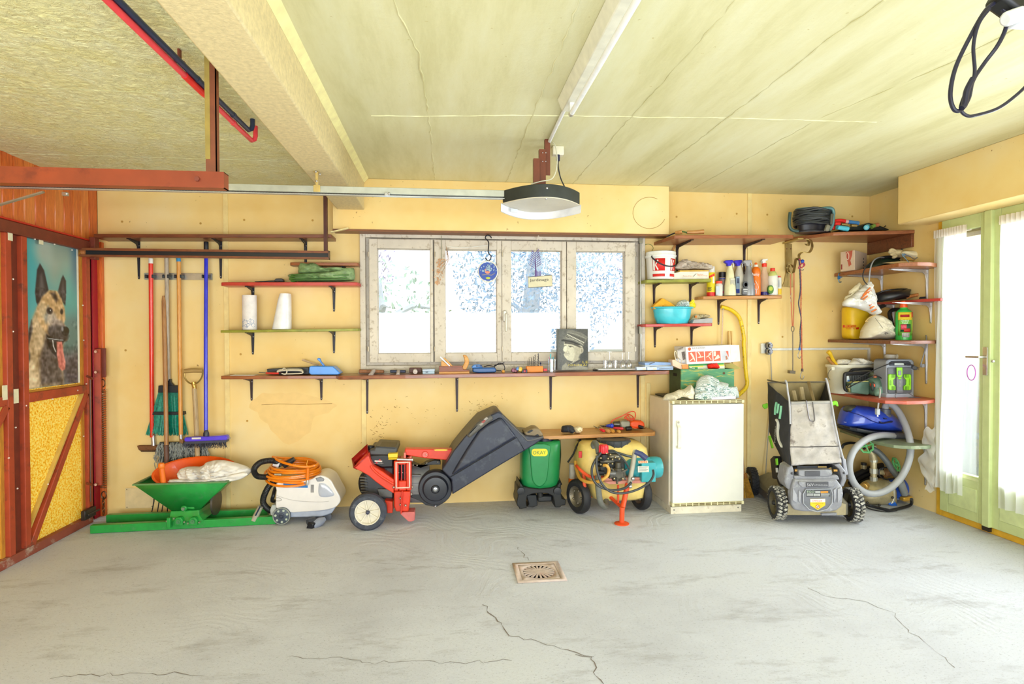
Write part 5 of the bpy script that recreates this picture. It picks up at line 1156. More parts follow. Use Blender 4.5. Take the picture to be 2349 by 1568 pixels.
# sprayer cart
YC2=-.42
CRM_=mat((244,214,126),.4,v=.08,coat=.15)
OR2=mat((240,86,40),.4,v=.1)
sc2=Thing('sprayer_cart','cream tank sprayer cart with a teal motor, two wheels and an orange frame','sprayer cart',W(1410,1185,Y=-.45))
yt_=-.34
spx=lambda*r:[(930+y/5.408,1160+a/5.408,1160+b/5.408,d)for y,a,b,d in r]
sc2.p('tank',rings_px(spx((428,960,1560,.26),(445,905,1640,.34),(500,878,1700,.40),(620,872,1722,.42),(740,872,1722,.42),(800,900,1715,.42),(862,980,1705,.42),(900,988,1690,.40),(1010,1000,1680,.38),(1090,1040,1675,.34),(1125,1100,1640,.26)),yt_,.4,40,4.),CRM_)
lid=W(*c2(1335,492),Y=-.39);rl=W(*c2(1535,500),Y=-.39).x-lid.x
sc2.p('tank_lid',la_([(rl*.98,-.005),(rl,.0),(rl,.05),(rl*.95,.056),(rl*.8,.058),(rl*.75,.05),(.001,.05)],lid,40),mat((62,66,70),.45))
for t in np.linspace(0,2*pi,15)[:-1]:
 d=V3((cos(t),sin(t),0));sc2.p('lid_rib',MB().beam(lid+d*rl*1.0+V3((0,0,.004)),lid+d*rl*1.0+V3((0,0,.05)),.008,.008,(1,0,0)),mat((44,48,54),.5))
sc2.p('tank_badge',MB().box(W(*c2(926,605),Y=yt_-.2),(.026,.02,.05),Matrix.Rotation(R(-20),3,'Z')),mat((206,36,40),.4),bev=.003)
fy=-.62
sc2.p('belt',rp_([(*c2(878,745),yt_-.12),(*c2(920,790),yt_-.2),(*c2(1000,855),yt_-.225),(*c2(1090,890),yt_-.225),(*c2(1260,890),yt_-.225)],0,.012,8,3),OR2)
sc2.p('platform',pp_(P2([(1215,945),(1290,975),(1735,960),(1690,890),(1240,895)]),fy,-.5).bx(W(*c2(1215,900),Y=fy).x,W(*c2(1735,900),Y=fy).x,fy-.02,-.45,W(*c2(1400,925),Y=fy).z-.004,W(*c2(1400,925),Y=fy).z),mat((226,150,130),.45,v=.15),bev=.003)
sc2.p('side_frame',rp_([(*c2(968,850),-.48),(*c2(975,960),-.5),(*c2(985,1020),-.5)],0,.014,8),OR2)
sc2.p('axle',rp_([(*c2(960,1118),-.34),(*c2(1640,1118),-.32)],0,.014,8),OR2)
for px in(1395,):sc2.p('upright',rp_([(*c2(px,985),fy),(*c2(px,1200),fy)],0,.009,8),OR2)
sc2.p('stay',rp_([(*c2(1290,1125),-.5),(*c2(1435,1255),fy-.02)],0,.014,8),OR2)
fo=W(*c2(1440,1455),Z=.006)
sc2.p('leg',rp_([(*c2(1515,960),fy),(*c2(1475,1150),fy-.02),(*c2(1445,1280),fo.y+.03)],0,.02,10,4),OR2)
sc2.p('leg_foot',cy_(W(*c2(1445,1262),Y=fo.y),fo,.019,n=14).lathe([(.001,0),(.056,0),(.056,.006),(.025,.014),(.001,.014)],(fo.x,fo.y,0),24),OR2)
sc2.p('draw_bar',rp_([(*c2(1610,570),fy-.06),(*c2(1600,600),fy-.05),(*c2(1570,770),fy-.03),(*c2(1535,965),fy-.01)],0,.019,10,3),mat((206,200,180),.35,.3))
sc2.p('bar_grip',rp_([(*c2(1605,572),fy-.06),(*c2(1680,602),fy-.08),(*c2(1750,660),fy-.1)],0,[.02,.022,.024],12),mat((66,74,120),.4))
for a in((1578,905),(1545,1000)):sc2.p('bar_clip',MB().ball(W(*c2(*a),Y=fy-.04),.016,8,6),CHR)
for(x,y,px0,yw,rz)in((905,1120,1327,-.42,60),(1672,1120,1469,-.38,105)):
 c_=W(*c2(x,y),Y=yw);rr=.138;c_.z=rr;ax=V3((-cos(R(24)),-sin(R(24)),0))if rz==60 else V3((-.97,-.25,0))
 w=.07
 wt=sc2.p('wheel',la_([(rr*.55,-w*.3),(rr*.62,-w*.45),(rr*.85,-w*.5),(rr*.97,-w*.3),(rr,0),(rr*.97,w*.3),(rr*.85,w*.5),(rr*.62,w*.45),(rr*.55,w*.3)],c_,36,ax,ring=True),mat((40,40,44),.6,v=.2))
 sc2.p('rim',la_([(.01,w*.3),(rr*.3,w*.28),(rr*.42,w*.1),(rr*.56,w*.32),(rr*.6,w*.42),(rr*.6,-w*.3),(.01,-w*.3)],c_,28,ax),mat((136,128,112),.4,.6),par=wt)
 for t in np.linspace(0,2*pi,6)[:-1]:
  q=V3((0,0,1)).rotation_difference(ax).to_matrix();sc2.p('wheel_nut',MB().ball(c_+q@V3((rr*.38*cos(t),rr*.38*sin(t),w*.22)),.011,8,5),mat((120,112,100),.4,.5),par=wt)
  # pump
PMP=mat((88,84,74),.4,.45,v=.3,sc=30);PMD=mat((54,54,52),.45,.3,v=.3,sc=30)
yp=fy+.02
sc2.p('pump_body',pp_(P2([(1160,650),(1260,620),(1440,625),(1480,700),(1485,830),(1440,945),(1340,945),(1290,860),(1170,840)]),yp-.04,yp+.14),PMD,bev=.012)
sc2.p('pump_head',cy_(W(*c2(1395,700),Y=yp-.08),W(*c2(1395,800),Y=yp-.08),.024,n=14).cyl(W(*c2(1395,770),Y=yp-.08),W(*c2(1395,800),Y=yp-.08),.034,n=14),PMP,bev=.003)
sc2.p('pump_cover',la_([(.001,.03),(.03,.03),(.036,.02),(.055,.016),(.06,0)],W(*c2(1395,842),Y=yp-.05),24,(0,-1,0)),PMP)
for t in np.linspace(.4,2*pi+.4,7)[:-1]:
 d=V3((cos(t),0,sin(t)));e=W(*c2(1395,842),Y=yp-.07)
 sc2.p('cover_arm',MB().beam(e+d*.02,e+d*.068,.012,.016,(0,1,0)).ball(e+d*.07,.010,8,5),PMP)
sc2.p('manifold',tu_(spl([W(*c2(1180,690),Y=yp-.05),W(*c2(1260,690),Y=yp-.07),W(*c2(1330,690),Y=yp-.05)],4),.018,10).tube([W(*c2(1215,640),Y=yp-.05),W(*c2(1215,760),Y=yp-.05)],.02,10),PMP)
sc2.p('upper_manifold',tu_(spl([W(*c2(1270,640),Y=yp-.03),W(*c2(1330,630),Y=yp-.05),W(*c2(1420,640),Y=yp-.03)],4),.018,10),mat((120,114,96),.4,.5))
for a in((1270,655),(1300,605),(1325,665),(1360,640),(1408,662),(1250,590),(1345,790),(1450,790),(1452,905),(1345,905),(1270,720),(1325,720),(1180,650),(1180,730)):sc2.p('bolt',MB().ball(W(*c2(*a),Y=yp-.075),.008,8,5),mat((196,180,140),.3,.7))
sc2.p('gland',cy_(W(*c2(1285,838),Y=yp-.05),W(*c2(1365,838),Y=yp-.06),.03,n=14),mat((110,108,104),.4,.4),bev=.004)
for a in((1155,720),(1175,830)):sc2.p('outlet',cy_(W(a[0]/5.408+1160-7,a[1]/5.408+930,Y=yp-.03),W(a[0]/5.408+1160+8,a[1]/5.408+930,Y=yp-.03),.022,n=12),KB,bev=.003)
kn=W(*c2(1215,600),Y=yp-.05)
sc2.p('valve_base',la_([(.03,-.05),(.034,-.03),(.034,.0),(.02,.004),(.02,.02)],kn,16),KB)
sc2.p('valve_knob',la_([(.02,.004),(.031,.01),(.034,.05),(.03,.07),(.026,.074),(.001,.074)],kn,12),mat((232,44,52),.35))
for t in np.linspace(0,2*pi,9)[:-1]:sc2.p('knob_rib',MB().beam(kn+V3((.033*cos(t),.033*sin(t),.01)),kn+V3((.033*cos(t),.033*sin(t),.066)),.008,.008,(1,0,0)),mat((214,34,44),.35))
# motor
TL=mat((62,170,178),.4,v=.06,coat=.2)
ym_=fy+.08
m0,m1=W(*c2(1590,770),Y=ym_),W(*c2(1800,770),Y=ym_);ax=V3((1,0,0));rm=(W(*c2(1700,640),Y=ym_).z-W(*c2(1700,885),Y=ym_).z)/2
L_=m1.x-m0.x
mt_=sc2.p('motor',la_([(.02,-.02),(rm*.94,-.012),(rm,.0),(rm,L_),(rm*.97,L_+.004),(rm*.9,L_+.006),(rm*.01,L_+.006)],m0,36,ax),TL)
sc2.p('fan_cowl',la_([(rm*1.03,-.01),(rm*1.08,.0),(rm*1.08,.05),(rm*.98,.075),(rm*.6,.088),(.001,.09)],m0+V3((L_,0,0)),36,ax),TL)
sc2.p('end_bell',la_([(rm*.3,-.09),(rm*.55,-.08),(rm*.85,-.05),(rm*.97,-.03),(rm*.97,-.0),(rm*.3,.0)],m0,32,ax),TL)
for t in np.linspace(pi*.55,pi*1.45,9):
 sc2.p('cooling_rib',MB().bx(m0.x-.0,m0.x+L_,m0.y+rm*cos(t)*1.0-.003,m0.y+rm*cos(t)*1.0+.003,m0.z+rm*sin(t)-.003,m0.z+rm*sin(t)+.003),TL)
tb2=sc2.p('terminal_box',MB().bx(m0.x+.02,m1.x-.005,m0.y-rm-.05,m0.y-rm*.5,m0.z-.085,m0.z+.065),TL,bev=.006)
sc2.p('type_plate',pp_(P2([(1640,752),(1775,748),(1778,822),(1642,828)]),m0.y-rm-.052,m0.y-rm-.048),mat((226,222,206),.35),par=tb2)
for k in range(4):sc2.p('plate_print',pp_(P2([(1650,762+15*k),(1765-18*(k%2),758+15*k),(1765-18*(k%2),763+15*k),(1650,767+15*k)]),m0.y-rm-.0532,m0.y-rm-.051),mat((130,140,140),.5),par=tb2)
sc2.p('maker_plate',pp_(P2([(1645,684),(1765,680),(1767,712),(1648,716)]),m0.y-rm-.054,m0.y-rm-.048),mat((246,206,176),.35),par=tb2)
for k in range(5):sc2.p('plate_print',pp_(P2([(1655+21*k,690),(1670+21*k,690),(1667+21*k,707),(1652+21*k,707)]),m0.y-rm-.0556,m0.y-rm-.053),mat((240,120,50),.5),par=tb2)
sc2.p('suction_hose',rp_([(*c2(1090,530),-.5),(*c2(1085,480),-.5),(*c2(1105,455),-.52),(*c2(1130,490),-.57),(*c2(1150,590),-.62)],0,.020,10,5),mat((110,112,104),.45))
sc2.p('drain_hose',rp_([(*c2(1145,870),-.64),(*c2(1145,960),-.66),(*c2(1155,1080),-.66),(*c2(1175,1190),-.64),(*c2(1215,1248),-.6),(*c2(1245,1240),-.55),(*c2(1245,1150),-.48)],0,.0225,10,6),mat((118,120,112),.5,v=.2))
sc2.p('return_hose',rp_([(*c2(1215,740),-.68),(*c2(1255,745),-.7),(*c2(1280,800),-.7),(*c2(1250,880),-.7),(*c2(1150,940),-.69),(*c2(1030,950),-.66),(*c2(940,915),-.58),(*c2(905,870),-.5),(*c2(870,760),-.4),(*c2(865,690),-.36)],0,.0125,8,6),mat((222,166,72),.35))
sc2.p('pressure_line',rp_([(*c2(1180,585),-.68),(*c2(1110,680),-.7),(*c2(1068,790),-.71),(*c2(1090,920),-.72),(*c2(1180,1010),-.73),(*c2(1330,1048),-.74),(*c2(1480,1020),-.73),(*c2(1560,950),-.72)],0,.0095,8,6),mat((58,60,62),.4))
sc2.p('motor_cord',rp_([(*c2(1245,565),-.66),(*c2(1340,560),-.69),(*c2(1430,630),-.71),(*c2(1500,720),-.71),(*c2(1530,780),-.7)],0,.008,8,6),mat((58,62,62),.4))
sc2.p('motor_cord',rp_([(*c2(1130,620),-.7),(*c2(1130,780),-.72),(*c2(1190,960),-.74),(*c2(1300,1065),-.76),(*c2(1450,1085),-.77),(*c2(1620,1045),-.77),(*c2(1770,960),-.76),(*c2(1830,870),-.74),(*c2(1830,800),-.70)],0,.009,8,6),mat((58,60,62),.4))
sc2.p('rear_hose',rp_([(*c2(1250,575),-.6),(*c2(1400,590),-.62),(*c2(1500,620),-.6),(*c2(1600,640),-.58)],0,.01,8,5),mat((70,74,70),.4))
sc2.p('rear_strap',rp_([(*c2(920,425),-.3),(*c2(915,445),-.32),(*c2(880,500),-.36),(*c2(840,600),-.38),(*c2(770,702),-.38)],0,[.012]*3+[.008]*14,6,4),KB)
tc=W(*c2(825,905),Y=-.2);ru=(W(*c2(880,905),Y=-.2).x-tc.x)*.8
tcz=W(*c2(825,1030),Y=-.2).z;tcm=W(*c2(825,905),Y=-.2).z;tct=W(*c2(825,722),Y=-.2).z
sc2.p('lance_holder',la_([(ru*.7,tcz),(ru*.72,(tcz+tcm)/2),(ru*1.02,(tcz+tcm)/2+.005),(ru*1.05,tcm),(ru*.9,tcm+.004)],(tc.x,-.2,0),20),mat((246,120,40),.4),label='orange lower cup')
sc2.p('lance_tube',la_([(ru*.85,tcm),(ru*.85,tct),(ru*.75,tct),(ru*.75,tcm+.02)],(tc.x,-.2,0),20),mat((206,196,180),.5,v=.15))
# low shelf clutter
zl=Z_LW[0]+.001
def on_low(px):return Z_LW[0]+(Z_LW[1]-Z_LW[0])*(px-1236)/272.
gl=Thing('work_gloves','bundled black and cream work gloves on the low shelf','gloves',W(1311,992,Y=-.24))
gl.p('black_glove',puff(P2([(686,300),(700,270),(740,250),(800,255),(850,275),(862,310),(840,340),(760,342),(700,338)]),-.26,.06,.012,50,.6,1),mat((44,46,54),.7,v=.3,sc=30))
gl.p('cream_cuff',puff(P2([(845,290),(870,262),(930,265),(952,300),(930,340),(860,342)]),-.25,.06,.012,60,.6,2),mat((240,218,176),.8,v=.1))
def driver(label,a,b,hc,r,Y,tip=True,name='screwdriver'):
 T=Thing(name,label,'screwdriver',W(*c2(*b),Y=Y));A,B=W(*c2(*a),Y=Y+.02),W(*c2(*b),Y=Y-.02);d=(B-A)
 T.p('handle',tu_([A,A+d*.25,A+d*.8,B],[r*.6,r,r*1.1,r*.75],10),hc)
 T.p('shaft',cy_(A-d*1.1+V3((0,.05,.0)),A+d*.05,.0035,n=6),STEEL);return T
driver('clear red screwdriver on the low shelf',(1170,290),(1225,315),mat((226,40,56),.2,coat=.5),.012,-.27)
driver('turned wooden file handle next to the clear red screwdriver',(1235,298),(1290,325),WLT,.016,-.28)
driver('darker wooden file handle in the middle of the three on the low shelf',(1295,300),(1340,322),wood((226,160,66),(190,120,40),'x'),.016,-.27)
driver('rightmost short wooden file handle on the low shelf',(1385,312),(1415,325),wood((230,170,80),(200,130,50),'x'),.014,-.28)
driver('screwdriver with a long red plastic handle in front of the drill',(1335,275),(1460,285),mat((222,56,60),.35),.012,-.22)
T=driver('screwdriver with a blue ball-ended handle on the low shelf',(1250,250),(1310,245),mat((50,70,190),.3),.014,-.2);T.p('ball_end',MB().ball(W(*c2(1315,248),Y=-.22),.019,12,8),mat((44,70,200),.3))
driver('thin dark awl at the back of the low shelf',(1200,262),(1262,240),mat((50,50,56),.4),.008,-.15)
dr=Thing('power_drill','orange and grey power drill with its orange cable on the low shelf','drill',W(1440,985,Y=-.16))
yd=-.17
dr.p('gearbox',pp_(P2([(1420,200),(1450,185),(1530,190),(1552,205),(1552,265),(1520,285),(1430,275)]),yd-.04,yd+.04),mat((150,146,130),.4,.3),bev=.012)
dr.p('chuck',cy_(W(*c2(1335,228),Y=yd),W(*c2(1405,230),Y=yd),.022,.028,14).cyl(W(*c2(1400,230),Y=yd),W(*c2(1425,230),Y=yd),.03,n=14),mat((96,92,84),.35,.7),bev=.002)
DO=mat((238,84,24),.38)
dr.p('motor_case',pp_(P2([(1548,200),(1600,185),(1700,190),(1728,220),(1730,265),(1690,290),(1600,280),(1548,270)]),yd-.045,yd+.04),DO,bev=.016,seg=3)
dr.p('handle',pp_(P2([(1560,268),(1610,275),(1690,290),(1725,280),(1700,285),(1600,285)]),yd-.06,yd-.02),DO,bev=.004)
dr.p('trigger_lock',cy_(W(*c2(1648,255),Y=yd-.055),W(*c2(1705,270),Y=yd-.055),.012,n=10),KB)
dr.p('side_knob',cy_(W(*c2(1490,285),Y=yd-.05),W(*c2(1560,280),Y=yd-.05),.018,n=12),KB,bev=.004)
dr.p('cable',tu_(spl([W(*c2(a,b),Y=yd+c)for a,b,c in((1305,220,.03),(1330,180,.02),(1440,130,.02),(1550,75,.02),(1600,80,0),(1610,130,0),(1580,180,0),(1520,185,0),(1500,140,0),(1510,110,0),(1540,150,-.02),(1600,170,-.02),(1490,160,-.01),(1480,140,0),(1530,110,.01),(1580,140,.02),(1590,185,.02),(1680,185,.01))],6),.0045,6),mat((232,76,40),.45))
# refrigerator
X0,X1,YFR,YBK,ZF=1.774,2.379,-.557,-.055,W(1538,920,Y=-.557).z
FW_=mat((247,245,236),.28,v=.02,coat=.3);FS=mat((238,224,204),.4,v=.04)
rf=Thing('refrigerator','white under-counter refrigerator with a bar handle between cart and mower','refrigerator',((X0+X1)/2,(YFR+YBK)/2,0))
zpl=W(1540,1158,Y=YFR).z
rf.p('cabinet',MB().bx(X0,X1,YFR+.055,YBK,zpl-.02,ZF-.0),FS,bev=.005)
rf.p('plinth',MB().bx(X0+.004,X1-.01,YFR+.02,YBK,0,zpl-.022),mat((240,230,208),.5,wear=(200,180,150),wsc=20),bev=.003)
for x in(X0+.03,X1-.04):rf.p('plinth_screw',cy_((x,YFR+.02,.035),(x,YFR+.016,.035),.006,n=8),mat((150,146,136),.4,.5))
zd0,zd1=zpl+.012,W(1545,928,Y=YFR).z
rf.p('door',MB().bx(X0+.01,X1-.002,YFR,YFR+.05,zd0,zd1),FW_,bev=.005)
rf.p('door_seal',MB().bx(X0+.014,X1-.006,YFR+.049,YFR+.056,zd0,zd1),mat((236,226,190),.5))
YEL=mat((246,236,190),.4)
def grille(z,h,name):
 g=rf.p(name,MB().bx(X0+.006,X1,YFR-.002,YFR+.055,z-h/2,z+h/2),YEL,bev=.002)
 for k in range(11):
  xa=X0+.025+k*.0515
  for s_ in(-1,1):rf.p('slot',MB().bx(xa,xa+.043,YFR-.004,YFR+.0,z+s_*h*.22-.0035,z+s_*h*.22+.0035),mat((112,96,50),.6),par=g)
grille((zd1+ZF)/2+.004,ZF-zd1-.004,'top_grille');grille(zpl+.0,.026,'bottom_grille')
ph=W(1558,1000,Y=YFR-.03)
zh0,zh1=W(1558,1029,Y=YFR-.03).z,W(1558,965,Y=YFR-.03).z
h_=rf.p('door_handle',MB().prism([(YFR,zh1),(YFR-.014,zh1),(YFR-.016,zh1-.03),(YFR-.042,zh1-.05),(YFR-.042,zh0+.012),(YFR-.03,zh0),(YFR,zh0),(YFR,zh0+.018),(YFR-.026,zh0+.022),(YFR-.026,zh1-.055),(YFR,zh1-.035)],ph.x-.014,ph.x+.014,'x'),mat((244,238,214),.35),bev=.003)
rf.p('emblem',MB().bx(ph.x-.010,ph.x+.010,YFR-.0155,YFR-.013,zh1-.026,zh1-.004),mat((206,200,186),.3,.3),par=h_)
rf.p('emblem_ring',tu_([V3((ph.x+.006*cos(t),YFR-.0158,zh1-.015+.006*sin(t)))for t in np.linspace(0,2*pi,13)[:-1]],.0012,4,closed=True),mat((130,126,116),.4),par=h_)
# stacked on the refrigerator
tr_=Thing('dark_tray','dark flat tray at the back left corner of the refrigerator top','tray',(X0+.1,-.22,ZF));tr_.p('tray',MB().bx(X0+.04,X0+.2,-.33,-.08,ZF+.001,ZF+.014),mat((44,44,40),.5),bev=.004)
yc_=-.33
def ply_green():
 mt,nt,b=_new('green_stained_plywood');co=coords(nt,(1.2,1,4.))
 n=noise(nt,co,3.4,3,.55,2.5);c=ramp(nt,n,[(.44,lin((84,150,110))),(.54,lin((112,164,110))),(.60,lin((196,176,76))),(.66,lin((100,158,116)))])
 nt.links.new(c,b.inputs['Base Color']);b.inputs['Roughness'].default_value=.5;return mt
PG=ply_green()
c7=lambda x,y:(1460+x/7.83,740+y/7.83)
def P7(l):return[c7(*q)for q in l]
cx0,cx1=W(*c7(803,900),Y=yc_).x,W(*c7(1756,900),Y=yc_).x;czt=W(*c7(1300,830),Y=yc_).z
cr=Thing('plywood_crate','green-stained plywood crate on top of the refrigerator','crate',((cx0+cx1)/2,-.2,ZF))
cr.p('front_board',MB().bx(cx0,cx1,yc_,yc_+.018,ZF+.001,czt),PG,bev=.002)
cr.p('side_board',MB().bx(cx0,cx0+.016,yc_+.018,-.07,ZF+.001,czt),mat((66,84,52),.6,v=.15),bev=.002)
cr.p('side_board',MB().bx(cx1-.016,cx1,yc_+.018,-.07,ZF+.001,czt),mat((66,84,52),.6,v=.15),bev=.002)
cr.p('back_board',MB().bx(cx0+.016,cx1-.016,-.088,-.07,ZF+.001,czt),PG,bev=.002)
cr.p('bottom_board',MB().bx(cx0+.016,cx1-.016,yc_+.018,-.088,ZF+.001,ZF+.014),PG)
q=W(*c7(675,905),X=cx0);cr.p('hand_hole',MB().bx(cx0-.001,cx0+.004,-.24,-.16,czt-.065,czt-.04),mat((24,20,16),.8))
q=W(*c7(1570,905),Y=yc_);cr.p('knot',cy_((q.x,yc_-.0008,q.z),(q.x,yc_+.002,q.z),.011,n=12),mat((96,72,40),.6))
# power-tool carton lying across the crate
c_r=Matrix.Rotation(R(-3.),3,'Y')
ybx=-.30
a0,a1=W(*c7(882,432),Y=ybx),W(*c7(1690,720),Y=ybx)
bxc=Thing('tool_carton','white power-tool carton printed with five orange picture squares lying across the crate','carton',((a0.x+a1.x)/2,-.2,a1.z))
fr4=[W(*c7(*q),Y=ybx)for q in((882,432),(1680,394),(1700,712),(905,745))]
bk4=[v+V3((-.02,.2,.0))for v in fr4]
bxc.p('carton',MB().loft([fr4,bk4]),mat((244,240,240),.5,v=.03),bev=.002)
bxc.p('end_flap',MB().loft([[W(*c7(a,b),Y=ybx+c+d)for a,b,c in((1681,396,.002),(1845,398,.05),(1865,690,.05),(1700,708,.002))]for d in(0,.004)]),mat((240,238,236),.5),bev=.001)
def carton_face(l,m,nm,off=.0012):return bxc.p(nm,MB().loft([[W(*c7(*q),Y=ybx-off)for q in l],[W(*c7(*q),Y=ybx+.0005)for q in l]]),m)
SAL=mat((240,104,78),.5,v=.1);PALE=mat((250,226,204),.5)
tp=[(930,527,1062,515,1074,698,942,704),(1076,519,1210,512,1222,692,1088,698),(1228,513,1358,506,1370,688,1238,693),(1374,507,1503,500,1516,682,1388,688),(1519,501,1650,494,1664,672,1534,680)]
for k,t in enumerate(tp):
 carton_face([t[0:2],t[2:4],t[4:6],t[6:8]],SAL if k<4 else mat((206,204,214),.5),'picture_square')
 x,y=t[0],t[1]
 dr_=([[(x+30,y+20),(x+60,y+5),(x+95,y+60),(x+128,y+150),(x+118,y+165),(x+80,y+100)],[(x+10,y+160),(x+80,y+110),(x+92,y+120),(x+20,y+172)]],[[(x+20,y+10),(x+50,y+5),(x+80,y+70),(x+70,y+90),(x+60,y+60)],[(x+15,y+105),(x+60,y+85),(x+130,y+80),(x+125,y+96),(x+60,y+110)]],[[(x+60,y+50),(x+85,y+30),(x+130,y-2),(x+120,y+20),(x+80,y+60)],[(x+20,y+100),(x+110,y+40),(x+116,y+52),(x+26,y+112)],[(x+60,y+90),(x+70,y+84),(x+120,y+150),(x+110,y+156)]],[[(x+8,y+8),(x+50,y+6),(x+54,y+90),(x+12,y+92)],[(x+50,y+110),(x+90,y+60),(x+110,y+80),(x+125,y+120),(x+60,y+150),(x+20,y+160)]],[[(x+85,y+8),(x+130,y+4),(x+142,y+120),(x+110,y+60)],[(x+80,y+100),(x+105,y+90),(x+125,y+150),(x+90,y+165)]])[k]
 for j,d in enumerate(dr_):carton_face(d,PALE if k<4 else(SAL if j==0 else mat((180,120,90),.5)),'picture_figure',.0022)
hx=[(952+32*cos(t),472+34*sin(t))for t in np.linspace(.52,.52+2*pi,7)[:-1]];carton_face(hx,mat((244,130,84),.5),'logo_hexagon',.0015)
carton_face([(940,490),(960,448),(972,452),(952,496)],mat((206,70,50),.5),'logo_stripe',.0022)
a,b=W(*c7(1002,472),Y=ybx-.0012),W(*c7(1236,462),Y=ybx-.0012)
bxc.p('lettering',letters('BLACK & DECKER',a,(b-a).normalized(),(.02,0,1),width=(b-a).length,height=.016),mat((130,110,110),.5))
e=[W(*c7(*q),Y=ybx+.02)for q in((735,492),(868,440),(890,690),(820,690),(742,610))]
bxc.p('open_end_flap',MB().loft([e,[v+V3((0,.004,0))for v in e]]),mat((216,206,200),.5))
a=W(*c7(752,508),Y=ybx+.019);b=W(*c7(838,474),Y=ybx+.019)
bxc.p('lettering',letters('BLACK&DECKER',a,(b-a).normalized(),(0,0,1),width=(b-a).length,height=.022),mat((90,70,66),.5))
a=W(*c7(840,520),Y=ybx+.019);b=W(*c7(866,660),Y=ybx+.019);bxc.p('side_print',MB().beam(a,b,.004,.03,(1,0,0)),mat((110,96,92),.5,v=.5,sc=90))
# paper bags, packet and red bag in the crate
pbg=Thing('paper_bag','folded white paper carrier with rope handles standing in the crate','paper bag',W(*c7(780,830),Y=-.28))
pbg.p('sheet',pp_(P7([(640,670),(680,660),(800,730),(930,740),(938,840),(806,842),(650,770)]),-.29,-.2),mat((240,206,180),.6),bev=.003)
pbg.p('kraft_front',pp_(P7([(815,752),(930,745),(935,838),(825,842)]),-.298,-.291),mat((224,150,80),.6))
for x in(690,785):pbg.p('rope_handle',rp_([(*c7(x+30,720),-.27),(*c7(x,600),-.27),(*c7(x-8,530),-.27),(*c7(x+10,512),-.27),(*c7(x+40,570),-.27),(*c7(x+70,700),-.27)],0,.0035,6,5),mat((242,226,196),.7))
pbg.p('plastic_film',puff(P7([(690,660),(740,640),(800,650),(900,680),(905,735),(800,740),(720,720)]),-.25,.02,.006,60,.4,3),mat((226,226,236),.3))
pk_=Thing('seed_packet','green and yellow printed packet behind the red bag in the crate','packet',W(*c7(1260,830),Y=-.27))
pk_.p('packet',pp_(P7([(940,745),(1575,715),(1588,830),(945,840)]),-.28,-.25),mat((232,236,210),.5),bev=.002)
pk_.p('green_band',pp_(P7([(942,748),(1570,722),(1572,748),(944,780)]),-.282,-.28),mat((60,160,84),.5))
pk_.p('yellow_band',pp_(P7([(944,784),(1200,768),(1200,792),(945,798)]),-.282,-.28),mat((244,232,90),.5))
pk_.p('green_panel',pp_(P7([(946,800),(1100,794),(1102,840),(948,842)]),-.282,-.28),mat((72,168,92),.5))
pk_.p('yellow_band',pp_(P7([(1440,752),(1572,748),(1574,772),(1440,776)]),-.282,-.28),mat((240,234,80),.5))
a=W(*c7(960,836),Y=-.283);pk_.p('lettering',letters('Mei',a,(1,0,0),(0,0,1),height=.022),mat((250,250,246),.5))
solo('red_plastic_bag','crumpled bright red plastic bag standing in the crate','bag',puff(P7([(1275,770),(1300,745),(1400,740),(1445,735),(1490,820),(1400,830),(1300,826)]),-.295,.03,.01,50,.5,4),mat((240,36,20),.35))
kf=Thing('kraft_flap','olive paper flap sticking out of the right side of the crate','paper',W(*c7(1740,830),Y=-.2));e=[W(*c7(*q),Y=-.21)for q in((1590,742),(1710,722),(1885,820),(1760,840),(1600,800))]
kf.p('sheet',MB().loft([e,[v+V3((0,.004,0))for v in e]]),mat((190,172,90),.6))
rg2=Thing('striped_rag','crumpled white and green striped cloth on the refrigerator','cloth',W(*c7(1400,1380),Y=-.45))
def striped():
 mt,nt,b=_new('striped_cotton');co=coords(nt,(1,1,1))
 w=N(nt,'ShaderNodeTexWave',wave_type='BANDS',bands_direction='DIAGONAL');nt.links.new(co,w.inputs['Vector']);w.inputs['Scale'].default_value=46;w.inputs['Distortion'].default_value=3;w.inputs['Detail'].default_value=2;w.inputs['Detail Scale'].default_value=1.2
 c=ramp(nt,w.outputs[0],[(.66,lin((244,246,244))),(.86,lin((128,164,156)))]);nt.links.new(c,b.inputs['Base Color']);b.inputs['Roughness'].default_value=.9;return mt
ST=striped()
rg2.p('heap',puff(P7([(1015,1370),(1030,1200),(1090,1060),(1170,980),(1250,955),(1340,985),(1420,1070),(1500,1080),(1580,1110),(1680,1210),(1750,1150),(1780,1180),(1775,1290),(1760,1370),(1400,1388)]),-.42,.10,.016,22,.4,6,8,rip=.03),ST,ang=60)
rg2.p('fold',puff(P7([(1200,1180),(1240,1120),(1400,1100),(1560,1120),(1660,1210),(1600,1260),(1400,1250),(1260,1240)]),-.49,.04,.012,30,.5,7,6,rip=.02),ST,ang=60)
rg2.p('fold',puff(P7([(1040,1360),(1060,1290),(1180,1250),(1330,1260),(1380,1330),(1340,1385),(1100,1386)]),-.50,.03,.012,34,.5,8,6,rip=.02),ST,ang=60)
rb=Thing('beige_cloth','crumpled off-white cloth at the left of the striped cloth on the refrigerator','cloth',W(*c7(760,1390),Y=-.46))
CL=mat((236,226,200),.85,v=.08)
rb.p('heap',puff(P7([(470,1370),(520,1300),(640,1260),(740,1215),(860,1190),(970,1120),(1015,1180),(1030,1290),(990,1385),(880,1360),(780,1330),(700,1370),(600,1410),(500,1395)]),-.44,.08,.012,26,.4,9,7,rip=.025),CL,ang=60)
